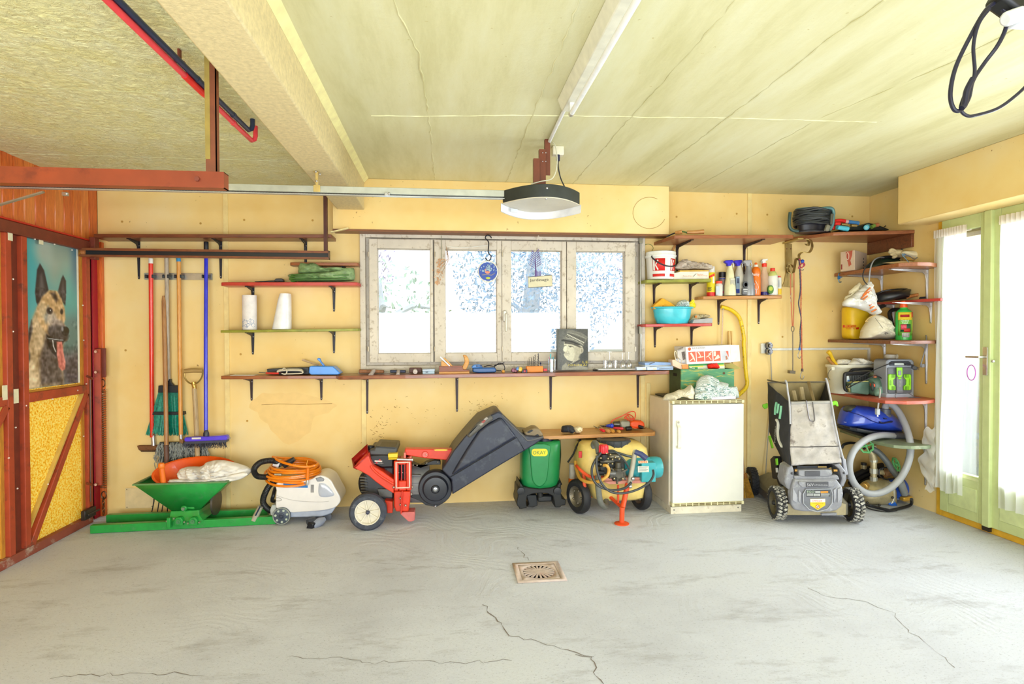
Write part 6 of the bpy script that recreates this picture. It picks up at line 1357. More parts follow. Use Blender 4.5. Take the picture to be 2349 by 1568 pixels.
pg2=Thing('small_box','small pale lilac packet half hidden under the striped cloth','packet',W(*c7(1500,1370),Y=-.5));pg2.p('packet',pp_(P7([(1300,1345),(1700,1310),(1785,1320),(1785,1368),(1300,1385)]),-.52,-.44),mat((226,214,232),.5),bev=.002)
# besom beside the refrigerator
bm=Thing('twig_whisk','straw whisk broom standing between refrigerator and mower','whisk',W(1716,1155,Y=-.2));bm.p('twigs',bristle_fan(140,(1704,1712,1085),(1702,1732,1152),-.16,.02,9,.0016),mat((236,176,70),.7,v=.35,sc=60),kind='stuff')
bm.p('binding',cy_(W(1708,1085,Y=-.16),W(1709,1096,Y=-.16),.02,n=12),mat((170,110,40),.7));bm.p('handle',rp_([(1706,1086),(1700,1000),(1694,930)],-.16,.010,8),WLT)
# lawn mower
cm=lambda x,y:(1700+x/4.2367,840+y/4.2367)
MO,MRZ=V3((2.81,-.815,0)),R(-12)
lm=Thing('lawn_mower','grey cordless lawn mower seen from behind with a dusty grass bag','lawn mower',MO,MRZ,local=True)
MQ=Matrix.Rotation(MRZ,3,'Z');MQi=MQ.inverted()
def LM(x,y,yl):
 """local point of the plane (local y = yl) behind crop pixel x, y"""
 px,py=cm(x,y);d=FW+RT*((px-1174.5)/F_PX)-UP*((py-784)/F_PX);n=MQ@V3((0,1,0));p0=MO+n*yl
 t=(p0-CAM_POS).dot(n)/d.dot(n);return MQi@(CAM_POS+d*t-MO)
def LX(x,y,xl):
 px,py=cm(x,y);d=FW+RT*((px-1174.5)/F_PX)-UP*((py-784)/F_PX);n=MQ@V3((1,0,0));p0=MO+n*xl
 t=(p0-CAM_POS).dot(n)/d.dot(n);return MQi@(CAM_POS+d*t-MO)
def mpoly(l,y0,y1):
 q=[LM(a,b,y0)for a,b in l];return MB().prism([(p.x,p.z)for p in q],y0,y1,'y')
MG=mat((150,150,158),.42,v=.12,sc=20,wear=(190,190,194),wsc=16);MD=mat((84,84,92),.45,v=.15);MBK=mat((34,34,38),.5,v=.2)
LIME=mat((132,214,40),.35)
def dirty_tyre():
 mt,nt,b=_new('dusty_tyre');co=coords(nt);n=noise(nt,co,40,4,.7)
 nt.links.new(ramp(nt,n,[(.42,lin((64,62,62))),(.58,lin((206,202,190)))]),b.inputs['Base Color']);b.inputs['Roughness'].default_value=.8;return mt
DT=dirty_tyre()
def mwheel(x,y,r,w,mtread,side):
 c=V3((x,y,r));ax=(1,0,0)
 t=lm.p('wheel',la_([(r*.7,-w*.5),(r*.9,-w*.5),(r*.95,-w*.4),(r*.95,w*.4),(r*.9,w*.5),(r*.7,w*.5)],c,40,ax,ring=True),mat((44,44,48),.7))
 tr=MB()
 for k in range(26):
  a=2*pi*k/26
  for s_ in(-1,1):
   a2=a+(.0 if s_<0 else pi/26);p=c+V3((s_*w*.25,r*.965*cos(a2),r*.965*sin(a2)));tr.box(p,(w*.44,r*.13,r*.08),Matrix.Rotation(a2-pi/2,3,'X')@Matrix.Rotation(s_*.5,3,'Z'))
 lm.p('tread',tr,mtread,par=t,kind='stuff')
 lm.p('wheel_disc',la_([(.001,side*w*.1),(r*.2,side*w*.3),(r*.3,side*w*.05),(r*.62,side*w*.05),(r*.7,side*w*.42),(r*.72,side*w*.42),(r*.72,-side*w*.4),(.001,-side*w*.4)],c,32,ax),mat((92,84,60),.5,v=.2)if side<0 else MBK,par=t)
 lm.p('wheel_hub',la_([(.001,side*w*.5),(r*.12,side*w*.48),(r*.16,side*w*.2)],c,14,ax),MBK,par=t)
rw=.128
xl_=LM(352,1335,0).x;xr_=LM(1085,1330,0).x
mwheel(xl_,.0,rw,.075,DT,-1);mwheel(xr_,.0,rw,.075,DT,-1);mwheel(xl_+.02,.70,rw*.95,.06,mat((46,46,50),.7),-1);mwheel(xr_-.02,.70,rw*.95,.06,mat((46,46,50),.7),-1)
# deck
lm.p('deck',MB().loft([[V3((xl_+.05+i,y,z))for i,y,z in((0,-.05,.06),(xr_-xl_-.1,-.05,.06),(xr_-xl_-.1,.75,.06),(0,.75,.06))],[V3((xl_+.05+i,y,z))for i,y,z in((0,-.05,.15),(xr_-xl_-.1,-.05,.15),(xr_-xl_-.1,.72,.15),(0,.72,.15))],[V3((xl_+.12+i,y,z))for i,y,z in((0,.0,.24),(xr_-xl_-.24,.0,.24),(xr_-xl_-.24,.62,.22),(0,.62,.22))]]),mat((134,128,110),.45,v=.15),bev=.012)
lm.p('deck_skirt',MB().bx(xl_+.042,xl_+.05,.08,.7,.045,.10),MD,bev=.003)
lm.p('motor_housing',la_([(.13,.2),(.13,.27),(.11,.31),(.05,.33),(.001,.33)],(0,.4,0),24),MD)
gk=LX(262,1100,xl_+.12)
lm.p('height_lever',MB().beam(LX(262,1150,xl_+.12),gk,.02,.012),MBK);lm.p('lever_knob',MB().ball(gk,(.05,.028,.014),14,8),mat((40,150,34),.35))
lm.p('lever_gate',MB().box(LX(255,1150,xl_+.1),(.05,.12,.05)),MD,bev=.008)
# rear hood
yb0=-.16
lm.p('rear_skirt',mpoly([(438,1340),(480,1330),(960,1325),(1022,1340),(1020,1445),(440,1445)],-.11,-.06),mat((170,156,122),.5,v=.15),bev=.004)
lm.p('rear_bumper',mpoly([(780,1428),(935,1425),(930,1448),(785,1450)],-.13,-.08),MG,bev=.003)
hd_=lm.p('discharge_flap',mpoly([(520,1100),(930,1098),(985,1170),(995,1240),(980,1360),(930,1400),(860,1415),(600,1410),(520,1395),(488,1340),(486,1230),(500,1160)],yb0,-.08),MG,bev=.012,seg=3)
lm.p('flap_top',mpoly([(560,1120),(920,1115),(905,1172),(600,1180),(565,1150)],yb0-.02,yb0),MG,par=hd_,bev=.005)
lm.p('voltage_plate',mpoly([(632,1126),(850,1122),(850,1168),(634,1174)],yb0-.026,yb0-.018),MD,par=hd_,bev=.002)
a,b=LM(642,1163,yb0-.027),LM(705,1161,yb0-.027)
lm.p('lettering',letters('56V',a,(1,0,0),(0,0,1),width=b.x-a.x),mat((206,206,210),.4),par=hd_)
a,b=LM(714,1159,yb0-.027),LM(840,1157,yb0-.027)
lm.p('lettering',letters('LITHIUM-ION',a,(1,0,0),(0,0,1),width=b.x-a.x),mat((190,190,196),.4),par=hd_)
lm.p('shield',mpoly([(632,1192),(872,1190),(890,1240),(884,1330),(840,1385),(745,1412),(660,1388),(606,1330),(604,1240)],yb0-.016,yb0),mat((120,122,130),.45,v=.12),par=hd_,bev=.006)
lm.p('shield_edge',tu_([LM(x,y,yb0-.018)for x,y in((632,1192),(872,1190),(890,1240),(884,1330),(840,1385),(745,1412),(660,1388),(606,1330),(604,1240))],.004,6,closed=True),mat((176,178,186),.4),par=hd_)
lm.p('info_label',mpoly([(634,1204),(864,1200),(868,1264),(636,1266)],yb0-.019,yb0-.015),mat((78,80,84),.4),par=hd_)
a,b=LM(642,1226,yb0-.020),LM(712,1226,yb0-.020)
lm.p('lettering',letters('EGO',a,(1,0,0),(0,0,1),width=b.x-a.x,height=LM(642,1206,yb0-.02).z-a.z),mat((200,220,190),.4),par=hd_)
for k,q in enumerate([(722,1214,770,1226),(640,1236,704,1240),(640,1246,704,1254),(712,1236,724,1258),(732,1236,744,1258),(752,1236,764,1258),(776,1236,860,1240),(776,1246,860,1250),(776,1256,850,1260)]):lm.p('label_print',mpoly([(q[0],q[1]),(q[2],q[1]),(q[2],q[3]),(q[0],q[3])],yb0-.0205,yb0-.0185),mat((206,208,206),.4),par=hd_)
lm.p('label_print',mpoly([(774,1214),(846,1212),(846,1228),(774,1230)],yb0-.0205,yb0-.0185),mat((240,150,50),.4),par=hd_)
lm.p('warning_label',mpoly([(672,1288),(818,1286),(819,1348),(746,1396),(674,1350)],yb0-.019,yb0-.015),mat((248,208,40),.4),par=hd_)
lm.p('warning_top',mpoly([(673,1289),(817,1287),(818,1318),(673,1320)],yb0-.0205,yb0-.0185),mat((246,240,232),.4),par=hd_)
a,b=LM(694,1312,yb0-.021),LM(790,1310,yb0-.021)
lm.p('lettering',letters('DANGER',a,(1,0,0),(0,0,1),width=b.x-a.x),mat((214,40,40),.4),par=hd_)
a,b=LM(694,1332,yb0-.0196),LM(800,1330,yb0-.0196)
lm.p('lettering',letters('Keep hands and feet away',a,(1,0,0),(0,0,1),width=b.x-a.x),mat((150,110,20),.4),par=hd_)
cc_=LM(745,1362,yb0-.0195);lm.p('warning_ring',tu_([cc_+V3((.0125*cos(t),0,.0125*sin(t)))for t in np.linspace(0,2*pi,17)[:-1]],.002,5,closed=True),mat((214,60,30),.4),par=hd_)
lm.p('warning_disc',cy_(cc_+V3((0,.002,0)),cc_,.011,n=16),mat((240,232,220),.4),par=hd_);lm.p('warning_figure',MB().beam(cc_+V3((-.006,-.001,-.005)),cc_+V3((.006,-.001,.005)),.002,.005,(0,1,0)),mat((50,46,40),.4),par=hd_)
for l in([(505,1180),(545,1250),(545,1330),(500,1300)],[(560,1200),(590,1230),(580,1330),(560,1310)],[(900,1200),(930,1180),(925,1280),(905,1330)],[(940,1190),(975,1180),(970,1290),(940,1330)]):lm.p('flap_rib',mpoly(l,yb0-.012,yb0),mat((172,172,180),.42),par=hd_,bev=.004)
lm.p('hinge_beam',mpoly([(512,1062),(940,1058),(960,1100),(524,1104)],-.135,-.05),MG,bev=.006)
lm.p('latch_box',mpoly([(560,1008),(880,1004),(890,1050),(850,1072),(600,1075),(562,1060)],-.14,-.04),MG,bev=.006)
lm.p('latch_recess',mpoly([(622,1018),(770,1016),(770,1066),(622,1068)],-.146,-.135),MD,bev=.004)
for x in(520,895):lm.p('brass_bush',cy_(LM(x,1010,-.1),LM(x+36,1010,-.1),.011,n=10),mat((206,160,90),.35,.5))
lm.p('tail_bar',mpoly([(545,968),(830,966),(830,984),(545,986)],-.08,-.06),mat((54,58,68),.4));lm.p('cross_rod',cy_(LM(745,976,-.085),LM(830,976,-.085),.006,n=8),mat((200,170,110),.4,.3))
# side cheeks and folded handle
lm.p('side_cheek',mpoly([(450,985),(500,960),(516,1010),(520,1130),(490,1200),(450,1190),(425,1120)],-.12,.05),MG,bev=.01)
lm.p('side_cheek',mpoly([(905,955),(960,940),(1020,1020),(1032,1090),(1000,1170),(960,1175),(985,1090),(960,1000)],-.12,.05),MG,bev=.01)
for x,y in((495,1040),(1000,1035),(1042,1085)):lm.p('pivot',MB().ball(LM(x,y,-.125),.009,10,6),MD)
lm.p('handle_side',mpoly([(985,885),(1018,900),(1042,1050),(1022,1060),(1000,1000)],-.09,-.05),mat((176,176,186),.4),bev=.006)
lm.p('handle_pivot',cy_(LX(408,1075,xl_+.08)-V3((.03,0,0)),LX(408,1075,xl_+.08)+V3((.03,0,0)),.07,n=24),MBK,bev=.008)
lm.p('handle_base',MB().prism([(p.y,p.z)for p in(LX(a,b,xl_+.06)for a,b in((318,900),(350,868),(372,940),(410,1100),(370,1095),(340,1090)))],xl_+.03,xl_+.09,'x'),MBK,bev=.006)
for q in([(268,680),(284,672),(312,790),(302,796)],[(338,896),(352,893),(357,958),(346,960)]):lm.p('green_stripe',MB().prism([(p.y,p.z)for p in(LX(a,b,xl_+.028)for a,b in q)],xl_+.022,xl_+.032,'x'),LIME)
lm.p('white_stripe',MB().prism([(p.y,p.z)for p in(LX(a,b,xl_+.028)for a,b in((342,985),(352,985),(356,1030),(346,1030)))],xl_+.022,xl_+.032,'x'),mat((230,230,230),.4))
# bag
FBt=[LM(482,350,-.02),LM(868,340,-.02)];FBm=[LM(482,560,-.07),LM(905,560,-.07)];FBl=[LM(474,780,-.10),LM(950,770,-.10)];FBb=[LM(488,962,-.12),LM(975,935,-.12)]
KT=[LM(258,155,.40),LM(828,150,.40)]
BAGF=mat((196,188,182),.85,v=.3,sc=9,wear=(140,130,124),wsc=9,b=.3,bs=220);BAGS=mat((56,56,60),.85,v=.2,b=.3,bs=220)
def front(u,v):
 L=[(FBt,0),(FBm,.38),(FBl,.72),(FBb,1.)]
 for(A,a),(B,b)in zip(L,L[1:]):
  if v<=b+1e-6:
   t=(v-a)/(b-a);p=A[0].lerp(A[1],u).lerp(B[0].lerp(B[1],u),t);break
 e=mnoise.noise(V3((u*5,v*7,1)))*.010+abs(mnoise.noise(V3((u*3+9,v*12,2))))*.012
 bul=-.03*sin(pi*u)*sin(pi*min(v*1.1,1))
 return p+V3((0,bul-e,0))
bag=lm.p('grass_bag_front',MB().grid(front,26,36),BAGF,solid=.004,ang=70)
lm.p('bag_seam',tu_([front(u,.72)+V3((0,-.003,0))for u in np.linspace(0,1,20)],.003,5),mat((70,66,66),.8),par=bag)
lm.p('bag_top_hem',tu_([front(u,0)+V3((0,-.004,-.004))for u in np.linspace(0,1,14)],.012,8),mat((176,172,168),.6),par=bag)
KB_=[V3((FBb[0].x+.05,.12,.36)),V3((FBb[1].x-.05,.12,.36))];KM=[V3((FBl[0].x+.0,.36,.62)),V3((FBl[1].x-.04,.36,.62))]
def side(k):
 rows=[(FBt[k],KT[k]),(FBm[k],KT[k].lerp(KM[k],.5)),(FBl[k],KM[k]),(FBb[k],KB_[k])]
 def f(u,v):
  i=min(int(v*3),2);t=v*3-i;a=rows[i][0].lerp(rows[i+1][0],t);b=rows[i][1].lerp(rows[i+1][1],t)
  return a.lerp(b,u)+V3(((-1 if k==0 else 1)*(.012*sin(pi*u)+.01*mnoise.noise(V3((u*4,v*6,k)))),0,0))
 return f
sd=lm.p('grass_bag_side',MB().grid(side(0),16,24),BAGS,solid=.004,ang=70);lm.p('grass_bag_side',MB().grid(side(1),16,24),BAGS,solid=.004,ang=70)
lm.p('grass_bag_back',MB().grid(lambda u,v:KT[0].lerp(KT[1],u).lerp(KM[0].lerp(KM[1],u),v),8,8),mat((150,132,92),.8,v=.15),solid=.004)
lm.p('grass_bag_floor',MB().grid(lambda u,v:KM[0].lerp(KM[1],u).lerp(KB_[0].lerp(KB_[1],u),v),6,6),mat((150,132,92),.8,v=.15),solid=.004)
for x,y0_,y1_ in((505,240,330),(580,205,320)):lm.p('bag_baffle',tu_([LM(x,y0_,.3),LM(x+22,y1_+10,.26)],.02,8),mat((170,150,110),.7))
lm.p('bag_divider',MB().loft([[LM(a,b,c)for a,b,c in((640,150,.36),(672,145,.36),(722,330,.1),(690,335,.1))],[LM(a,b,c+.02)for a,b,c in((640,150,.36),(672,145,.36),(722,330,.1),(690,335,.1))]]),mat((140,120,80),.7),bev=.004)
WR=mat((176,176,184),.35,.4)
lm.p('bag_frame',tu_(spl([LM(430,135,.0),LM(444,165,-.01),LM(455,260,-.02),LM(470,350,-.035),LM(478,560,-.09)],4),.007,8),WR)
lm.p('bag_frame',tu_(spl([LM(822,115,.0),LM(836,150,-.01),LM(858,260,-.02),LM(876,345,-.035),LM(912,560,-.09),LM(960,780,-.12),LM(990,890,-.13)],4),.008,8),WR)
lm.p('bag_frame',tu_([KT[0],KT[0].lerp(KT[1],.5),KT[1]],.006,8),mat((110,104,96),.4,.3));lm.p('bag_frame',tu_([KT[0]+V3((0,0,.02)),LM(440,168,.0)],.006,8),mat((80,78,78),.4,.3))
lm.p('bag_hook',tu_(spl([LM(640,345,-.05),LM(634,345,-.06),LM(660,500,-.1),LM(690,532,-.105),LM(714,510,-.1),LM(694,345,-.06)],5),.0045,6),mat((120,116,120),.35,.6))
for l,y in(([(214,372),(262,358),(262,404),(232,416),(214,396)],.35),([(878,345),(925,334),(940,345),(950,390),(930,388),(920,372),(884,386)],-.02)):lm.p('bag_tab',mpoly(l,y,y+.025),LIME,bev=.004)
sx0=xl_
def sd_pt(cx,cy):
 best=None
 for i in range(41):
  for j in range(41):
   p=side(0)(i/40,j/40);w=MQ@p+MO;d=w-CAM_POS;z=d.dot(FW);q=(1174.5+F_PX*d.dot(RT)/z,784-F_PX*d.dot(UP)/z);t=cm(cx,cy);e=(q[0]-t[0])**2+(q[1]-t[1])**2
   if best is None or e<best[0]:best=(e,p)
 return best[1]+V3((-.006,-.003,0))
MINT=mat((150,222,180),.5)
for q in([(350,352),(345,400),(338,470)],[(372,365),(366,410),(358,458)],[(402,380),(394,440),(384,506)]):lm.p('logo_bar',tu_([sd_pt(*a)for a in q],.010,8),MINT,par=sd)
lm.p('bag_swoosh',tu_(spl([sd_pt(*a)for a in((345,512),(368,545),(362,640),(378,720),(405,785))],4),[.004,.012,.014,.012]+[.012]*12+[.003],6),mat((226,222,206),.6),par=sd)
a,b=sd_pt(352,735),sd_pt(358,570);u_=(b-a).normalized();lm.p('lettering',letters('POWER+',a+V3((-.014,-.012,0)),u_,V3((0,1,0)).cross(u_).cross(u_).normalized()*-1 if False else V3((.0,-1,.25)).normalized()*-1,width=(b-a).length,height=.03),mat((236,236,230),.5),par=sd)
# vacuum cleaner, hose and pump in the corner
c9=lambda x,y:(1880+x/5.407,900+y/5.407)
def P9(l):return[c9(*q)for q in l]
yv=-.36
VB=mat((52,84,206),.25,coat=.6,v=.05)
vc=Thing('vacuum_cleaner','glossy blue cylinder vacuum cleaner with a grey hose on the corner shelf','vacuum cleaner',W(1998,990,Y=yv))
vc.p('shell',puff(P9([(266,402),(280,300),(310,215),(350,172),(430,156),(600,165),(740,198),(860,250),(950,320),(988,400),(992,468),(900,474),(720,470),(540,450),(380,420)]),yv,.15,0,10,.7,0,8),VB)
vc.p('base',puff(P9([(258,400),(400,425),(600,458),(760,470),(995,465),(992,492),(900,505),(740,500),(560,520),(420,490),(290,455)]),yv-.02,.13,0,10,.8,0,6),mat((74,76,80),.5,v=.15))
vc.p('skid',puff(P9([(270,440),(420,488),(560,522),(640,528),(560,545),(430,520),(300,462)]),yv-.02,.11,0,10,.8,0,5),mat((30,32,38),.5))
vc.p('rear_grip',puff(P9([(305,215),(350,160),(440,155),(385,175),(352,240),(330,235)]),yv-.08,.05,0,10,.6,0,4),mat((66,68,60),.5))
vc.p('lid_seam',rp_([(*c9(352,235),yv-.135),(*c9(520,285),yv-.15),(*c9(650,350),yv-.155),(*c9(760,382),yv-.15),(*c9(900,372),yv-.12),(*c9(975,340),yv-.06)],0,.003,5,4),mat((24,34,110),.4))
vc.p('front_slot',pp_(P9([(755,360),(800,372),(915,352),(905,372),(800,388),(755,376)]),yv-.165,yv-.1),mat((36,34,70),.5),bev=.002)
vc.p('lid_button',pp_(P9([(800,315),(838,318),(842,332),(808,332)]),yv-.16,yv-.1),mat((30,36,90),.5),bev=.001)
a=W(*c9(302,370),Y=yv-.085);vc.p('lettering',letters('Miele',a,V3((.95,-.3,-.05)).normalized(),(0,0,1),width=.02),mat((206,200,210),.4))
vc.p('side_slots',pp_(P9([(372,432),(470,444),(466,464),(375,450)]),yv-.135,yv-.05),mat((20,20,26),.5),bev=.001)
vc.p('hose_socket',rp_([c9(808,295),c9(815,200)],yv-.08,[.046,.044,],20),mat((84,86,96),.4),bev=.003)
vc.p('socket_ring',rp_([c9(806,300),c9(808,268)],yv-.08,.049,20),mat((104,106,118),.4),bev=.003)
hpts=[(812,205,-.44),(825,155,-.45),(872,142,-.47),(930,175,-.5),(1000,270,-.54),(1070,420,-.6),(1115,570,-.66),(1130,700,-.68),(1105,850,-.70),(1050,985,-.70),(970,1100,-.70),(850,1200,-.70),(710,1252,-.70),(570,1238,-.70),(450,1150,-.70),(380,1010,-.70),(372,860,-.70),(425,720,-.68),(520,620,-.66),(640,555,-.62),(780,527,-.56),(920,535,-.5)]
P=spl([W(*c9(a,b),Y=c)for a,b,c in hpts],14)
vc.p('hose',tu_(P,[.0265*(1.03 if i%2 else .97)for i in range(len(P))],12),mat((176,176,178),.4,v=.05))
vc.p('hose_end',rp_([c9(915,532),c9(1060,545)],-.5,[.028,.026],14),mat((88,90,100),.4))
pm=Thing('garden_pump','brass and blue garden pump with green valve wheels on the floor in the corner','pump',W(2040,1165,Y=-.42))
BRS=mat((196,180,140),.4,.45,v=.2,sc=20,wear=(220,206,170));SIL=mat((206,204,190),.35,.5,v=.15)
yp2=-.46
pm.p('pump_body',puff(P9([(500,1300),(530,1180),(600,1110),(720,1075),(840,1080),(920,1170),(935,1280),(920,1370),(820,1395),(640,1385),(540,1365)]),yp2,.10,.003,12,.8,2,7),BRS)
pm.p('body_flange',pp_(P9([(905,1110),(945,1180),(948,1300),(930,1365),(890,1385),(915,1330),(922,1220),(890,1120)]),yp2-.09,yp2+.06),SIL,bev=.004)
pm.p('inlet',la_([(.014,.03),(.024,.03),(.024,.0),(.03,-.002),(.03,-.03),(.035,-.06)],W(*c9(545,1170),Y=yp2-.05),18,(-.75,-.62,.05)),mat((214,170,90),.35,.6))
for a in((905,1300),(740,1395),(590,1362)):pm.p('bolt',MB().ball(W(*c9(*a),Y=yp2-.1),.011,8,5),mat((70,66,60),.4,.5))
pm.p('motor',cy_(W(*c9(900,1190),Y=yp2+.02),W(*c9(1110,1170),Y=yp2+.1),.085,n=28),mat((48,92,196),.4))
for k in range(9):
 a=R(200+k*17);q=W(*c9(905,1190),Y=yp2+.02);e=W(*c9(1075,1174),Y=yp2+.085);d=(e-q).normalized();u=d.cross(V3((0,0,1))).normalized();w=u.cross(d);o_=(u*cos(a)+w*sin(a))*.088
 pm.p('motor_fin',MB().beam(q+o_,e+o_,.005,.012,o_),mat((120,146,196),.4))
pm.p('motor_cap',la_([(.088,0),(.09,.03),(.07,.06),(.001,.07)],W(*c9(1075,1174),Y=yp2+.085),24,(W(*c9(1110,1170),Y=yp2+.1)-W(*c9(900,1190),Y=yp2+.02)).normalized()),mat((120,126,128),.35,.3))
pm.p('foot',pp_(P9([(880,1345),(925,1330),(970,1400),(930,1418),(860,1390)]),yp2-.08,yp2+.05),mat((40,110,220),.4),bev=.004)
f0=W(*c9(540,1392),Z=.02)
pm.p('base_frame',tu_(spl([W(*c9(545,1380),Z=.05),W(*c9(640,1405),Z=.022),W(*c9(840,1455),Z=.018),W(*c9(900,1455),Z=.018),W(*c9(1090,1410),Z=.018),W(*c9(1140,1375),Z=.04),W(*c9(1140,1320),Z=.1)],5),.012,8),MBK)
yq=yp2+.0
pm.p('riser',rp_([c9(672,1095),c9(672,830)],yq,.024,14),BRS)
for y0_,y1_ in((1095,1045),(1000,940),(860,825)):pm.p('union',rp_([c9(672,y0_),c9(672,y1_)],yq,.03,8),SIL)
pm.p('valve_body',rp_([c9(672,830),c9(655,760),c9(620,700)],yq,[.03,.032,.02],12),BRS);pm.p('upper_pipe',rp_([c9(690,790),c9(682,700),c9(672,652)],yq+.01,[.022,.02,.022],10),BRS)
def vwheel(x,y,Y,ax,m):
 c=W(*c9(x,y),Y=Y);r=.052;q=V3((0,0,1)).rotation_difference(Vector(ax)).to_matrix();par=pm.p('valve_wheel',tu_([c+q@V3((r*(1+.06*cos(8*t))*cos(t),r*(1+.06*cos(8*t))*sin(t),0))for t in np.linspace(0,2*pi,41)[:-1]],.0085,8,closed=True),m)
 for k in range(4):t=k*pi/2;pm.p('wheel_spoke',cy_(c,c+q@V3((r*cos(t),r*sin(t),0)),.006,n=6),m,par=par)
 pm.p('wheel_boss',MB().ball(c,.013,10,6),m,par=par)
GV=mat((104,186,112),.4)
vwheel(578,662,yq-.05,(-.3,-.9,.2),GV);vwheel(950,890,yq-.02,(.5,-.8,.35),GV)
pm.p('side_valve',rp_([c9(700,990),c9(760,985),c9(820,1000)],yq,.022,10),BRS);pm.p('copper_joint',rp_([c9(800,1010),c9(870,985),c9(920,930)],yq-.01,[.028,.038,.02],12),mat((176,130,90),.35,.5))
pm.p('delivery_hose',rp_([(*c9(640,690),yq-.04),(*c9(730,740),yq-.06),(*c9(830,850),yq-.09),(*c9(900,960),yq-.1),(*c9(970,1050),yq-.1),(*c9(1030,1160),yq-.08),(*c9(1055,1250),yq-.06)],0,.024,10,5),mat((96,100,100),.45))
pm.p('hose_tail',rp_([(*c9(1000,1100),yq-.1),(*c9(1055,1255),yq-.06)],0,.029,12),mat((150,154,154),.4))
pm.p('brass_coupling',MB().box(W(*c9(1075,1310),Y=yq-.06),(.085,.05,.035),Matrix.Rotation(R(-6),3,'Y')),mat((226,180,80),.35,.5),bev=.008)
pm.p('cable_bundle',tu_(spl([W(*c9(a,b),Y=yq-.03)for a,b in((770,960),(800,930),(900,940),(980,980),(960,1040),(880,1075),(800,1070),(745,1030),(740,980),(760,940),(860,925))],6),.006,6),MBK)
pm.p('supply_cord',tu_(spl([W(*c9(a,b),Z=.006)for a,b in((545,1395),(620,1440),(760,1470),(860,1475),(960,1462))],5),.004,5),MBK)
sh_=Thing('suction_hose','thick black hoses coiled behind the garden pump','hose',W(1960,1110,Y=-.2))
for k in range(3):sh_.p('coil',rp_([(*c9(380,1060+70*k),-.24),(*c9(470,1010+62*k),-.22),(*c9(600,950+60*k),-.2),(*c9(760,905+60*k),-.18),(*c9(900,900+60*k),-.16),(*c9(1000,960+50*k),-.15)],0,.024,10,5),MBK)
sh_.p('fitting',rp_([c9(548,960),c9(548,925),c9(548,870)],-.2,[.022,.026,.022],10),BRS);sh_.p('fitting_cap',rp_([c9(548,900),c9(548,868)],-.2,.024,10),MBK)
vb=solo('drive_belt','black toothed belt hanging behind the grey vacuum hose','belt',tu_(spl([W(*c9(a,b),Y=-.12)for a,b in((275,690),(300,645),(370,625),(440,628),(520,650),(560,700))],6),.012,6),MBK)
# things on the corner shelves
c3=lambda x,y:(1880+x/6.031,540+y/6.031)
def P3(l):return[c3(*q)for q in l]
c4=lambda x,y:(1880+x/7.841,760+y/7.841)
def P4(l):return[c4(*q)for q in l]
YW=-.12
bx1=Thing('printed_carton','beige carton with a red printed picture on the highest small corner shelf','carton',W(1958,620,Y=YW))
p0,p1,p2=W(*c3(290,243),Y=-.16),W(*c3(487,200),Y=-.30),W(*c3(655,193),Y=-.10)
zb1=z1+.001
rb_=[[V3((p.x,p.y,z))for p in(p0,p1,p2,p0+(p2-p1))]for z in(zb1,p1.z)]
bx1.p('carton',MB().loft(rb_),mat((226,200,176),.6,v=.05),bev=.002)
u1=(p1-p0);u1.z=0
def onface(u,v,off=.0015):n=V3((u1.y,-u1.x,0)).normalized();return V3((p0.x,p0.y,zb1))+u1*u+V3((0,0,(p1.z-zb1)*v))+n*off
n_=V3((u1.y,-u1.x,0)).normalized()
def facepoly(l,m,nm,off=.0016):bx1.p(nm,MB().loft([[onface(u,v,off)for u,v in l],[onface(u,v,-.001)for u,v in l]]),m)
RP=mat((204,104,84),.6,v=.15)
facepoly([(.38,.95),(.55,.98),(.85,1.),(.82,.75),(.7,.5),(.78,.3),(.6,.2),(.55,.4),(.45,.6),(.4,.75)],RP,'picture_print')
facepoly([(.52+.11*cos(t),.74+.2*sin(t))for t in np.linspace(0,2*pi,17)[:-1]],mat((240,214,196),.6),'picture_ring',.003);facepoly([(.52+.07*cos(t),.74+.15*sin(t))for t in np.linspace(0,2*pi,17)[:-1]],mat((190,90,76),.6),'picture_core',.004)
facepoly([(.05,.1),(.13,.1),(.13,.36),(.05,.36)],mat((150,50,50),.6),'label_strip')
u2=(p2-p1);u2.z=0
for k in range(4):q=V3((p1.x,p1.y,zb1))+u2*.7+V3((.0,-.002,.03+.028*k));bx1.p('side_print',MB().box(q,(.018,.004,.014),Matrix.Rotation(math.atan2(u2.y,u2.x),3,'Z')),mat((90,80,76),.6))
htx=Thing('hedge_trimmer_case','dark green machine case lying on the highest small corner shelf','machine',W(2030,612,Y=-.3))
ya_=-.30
htx.p('case',puff(P3([(660,440),(700,390),(760,340),(830,300),(900,295),(1000,310),(1150,330),(1180,350),(1120,370),(1000,395),(880,420),(760,450),(670,465)]),ya_,.08,0,10,.6,0,5),mat((34,52,40),.4,v=.2))
htx.p('handle_bar',rp_([(*c3(850,308),ya_-.06),(*c3(960,295),ya_-.07),(*c3(1100,310),ya_-.06),(*c3(1200,330),ya_-.04)],0,.012,8,4),MBK);htx.p('nose',cy_(W(*c3(1380,345),Y=-.4),W(*c3(1545,318),Y=-.42),.022,.018,12),MBK)
htx.p('nose_ring',cy_(W(*c3(1410,350),Y=-.43),W(*c3(1440,340),Y=-.43),.018,n=12),SIL)
cd1=Thing('cardboard_sheet','thin beige card sheet under the gloves','card',W(2060,605,Y=-.5));e=[W(*c3(*q),Y=-.52)for q in((870,378),(1000,365),(1180,352),(1300,360),(1240,380),(1000,388))]
cd1.p('sheet',MB().loft([e,[v+V3((0,.006,0))for v in e]]),mat((236,204,150),.7))
g1=Thing('beige_glove','beige leather glove with curled fingers on the highest small corner shelf','glove',W(2055,590,Y=-.42))
BG=mat((232,212,168),.8,v=.1)
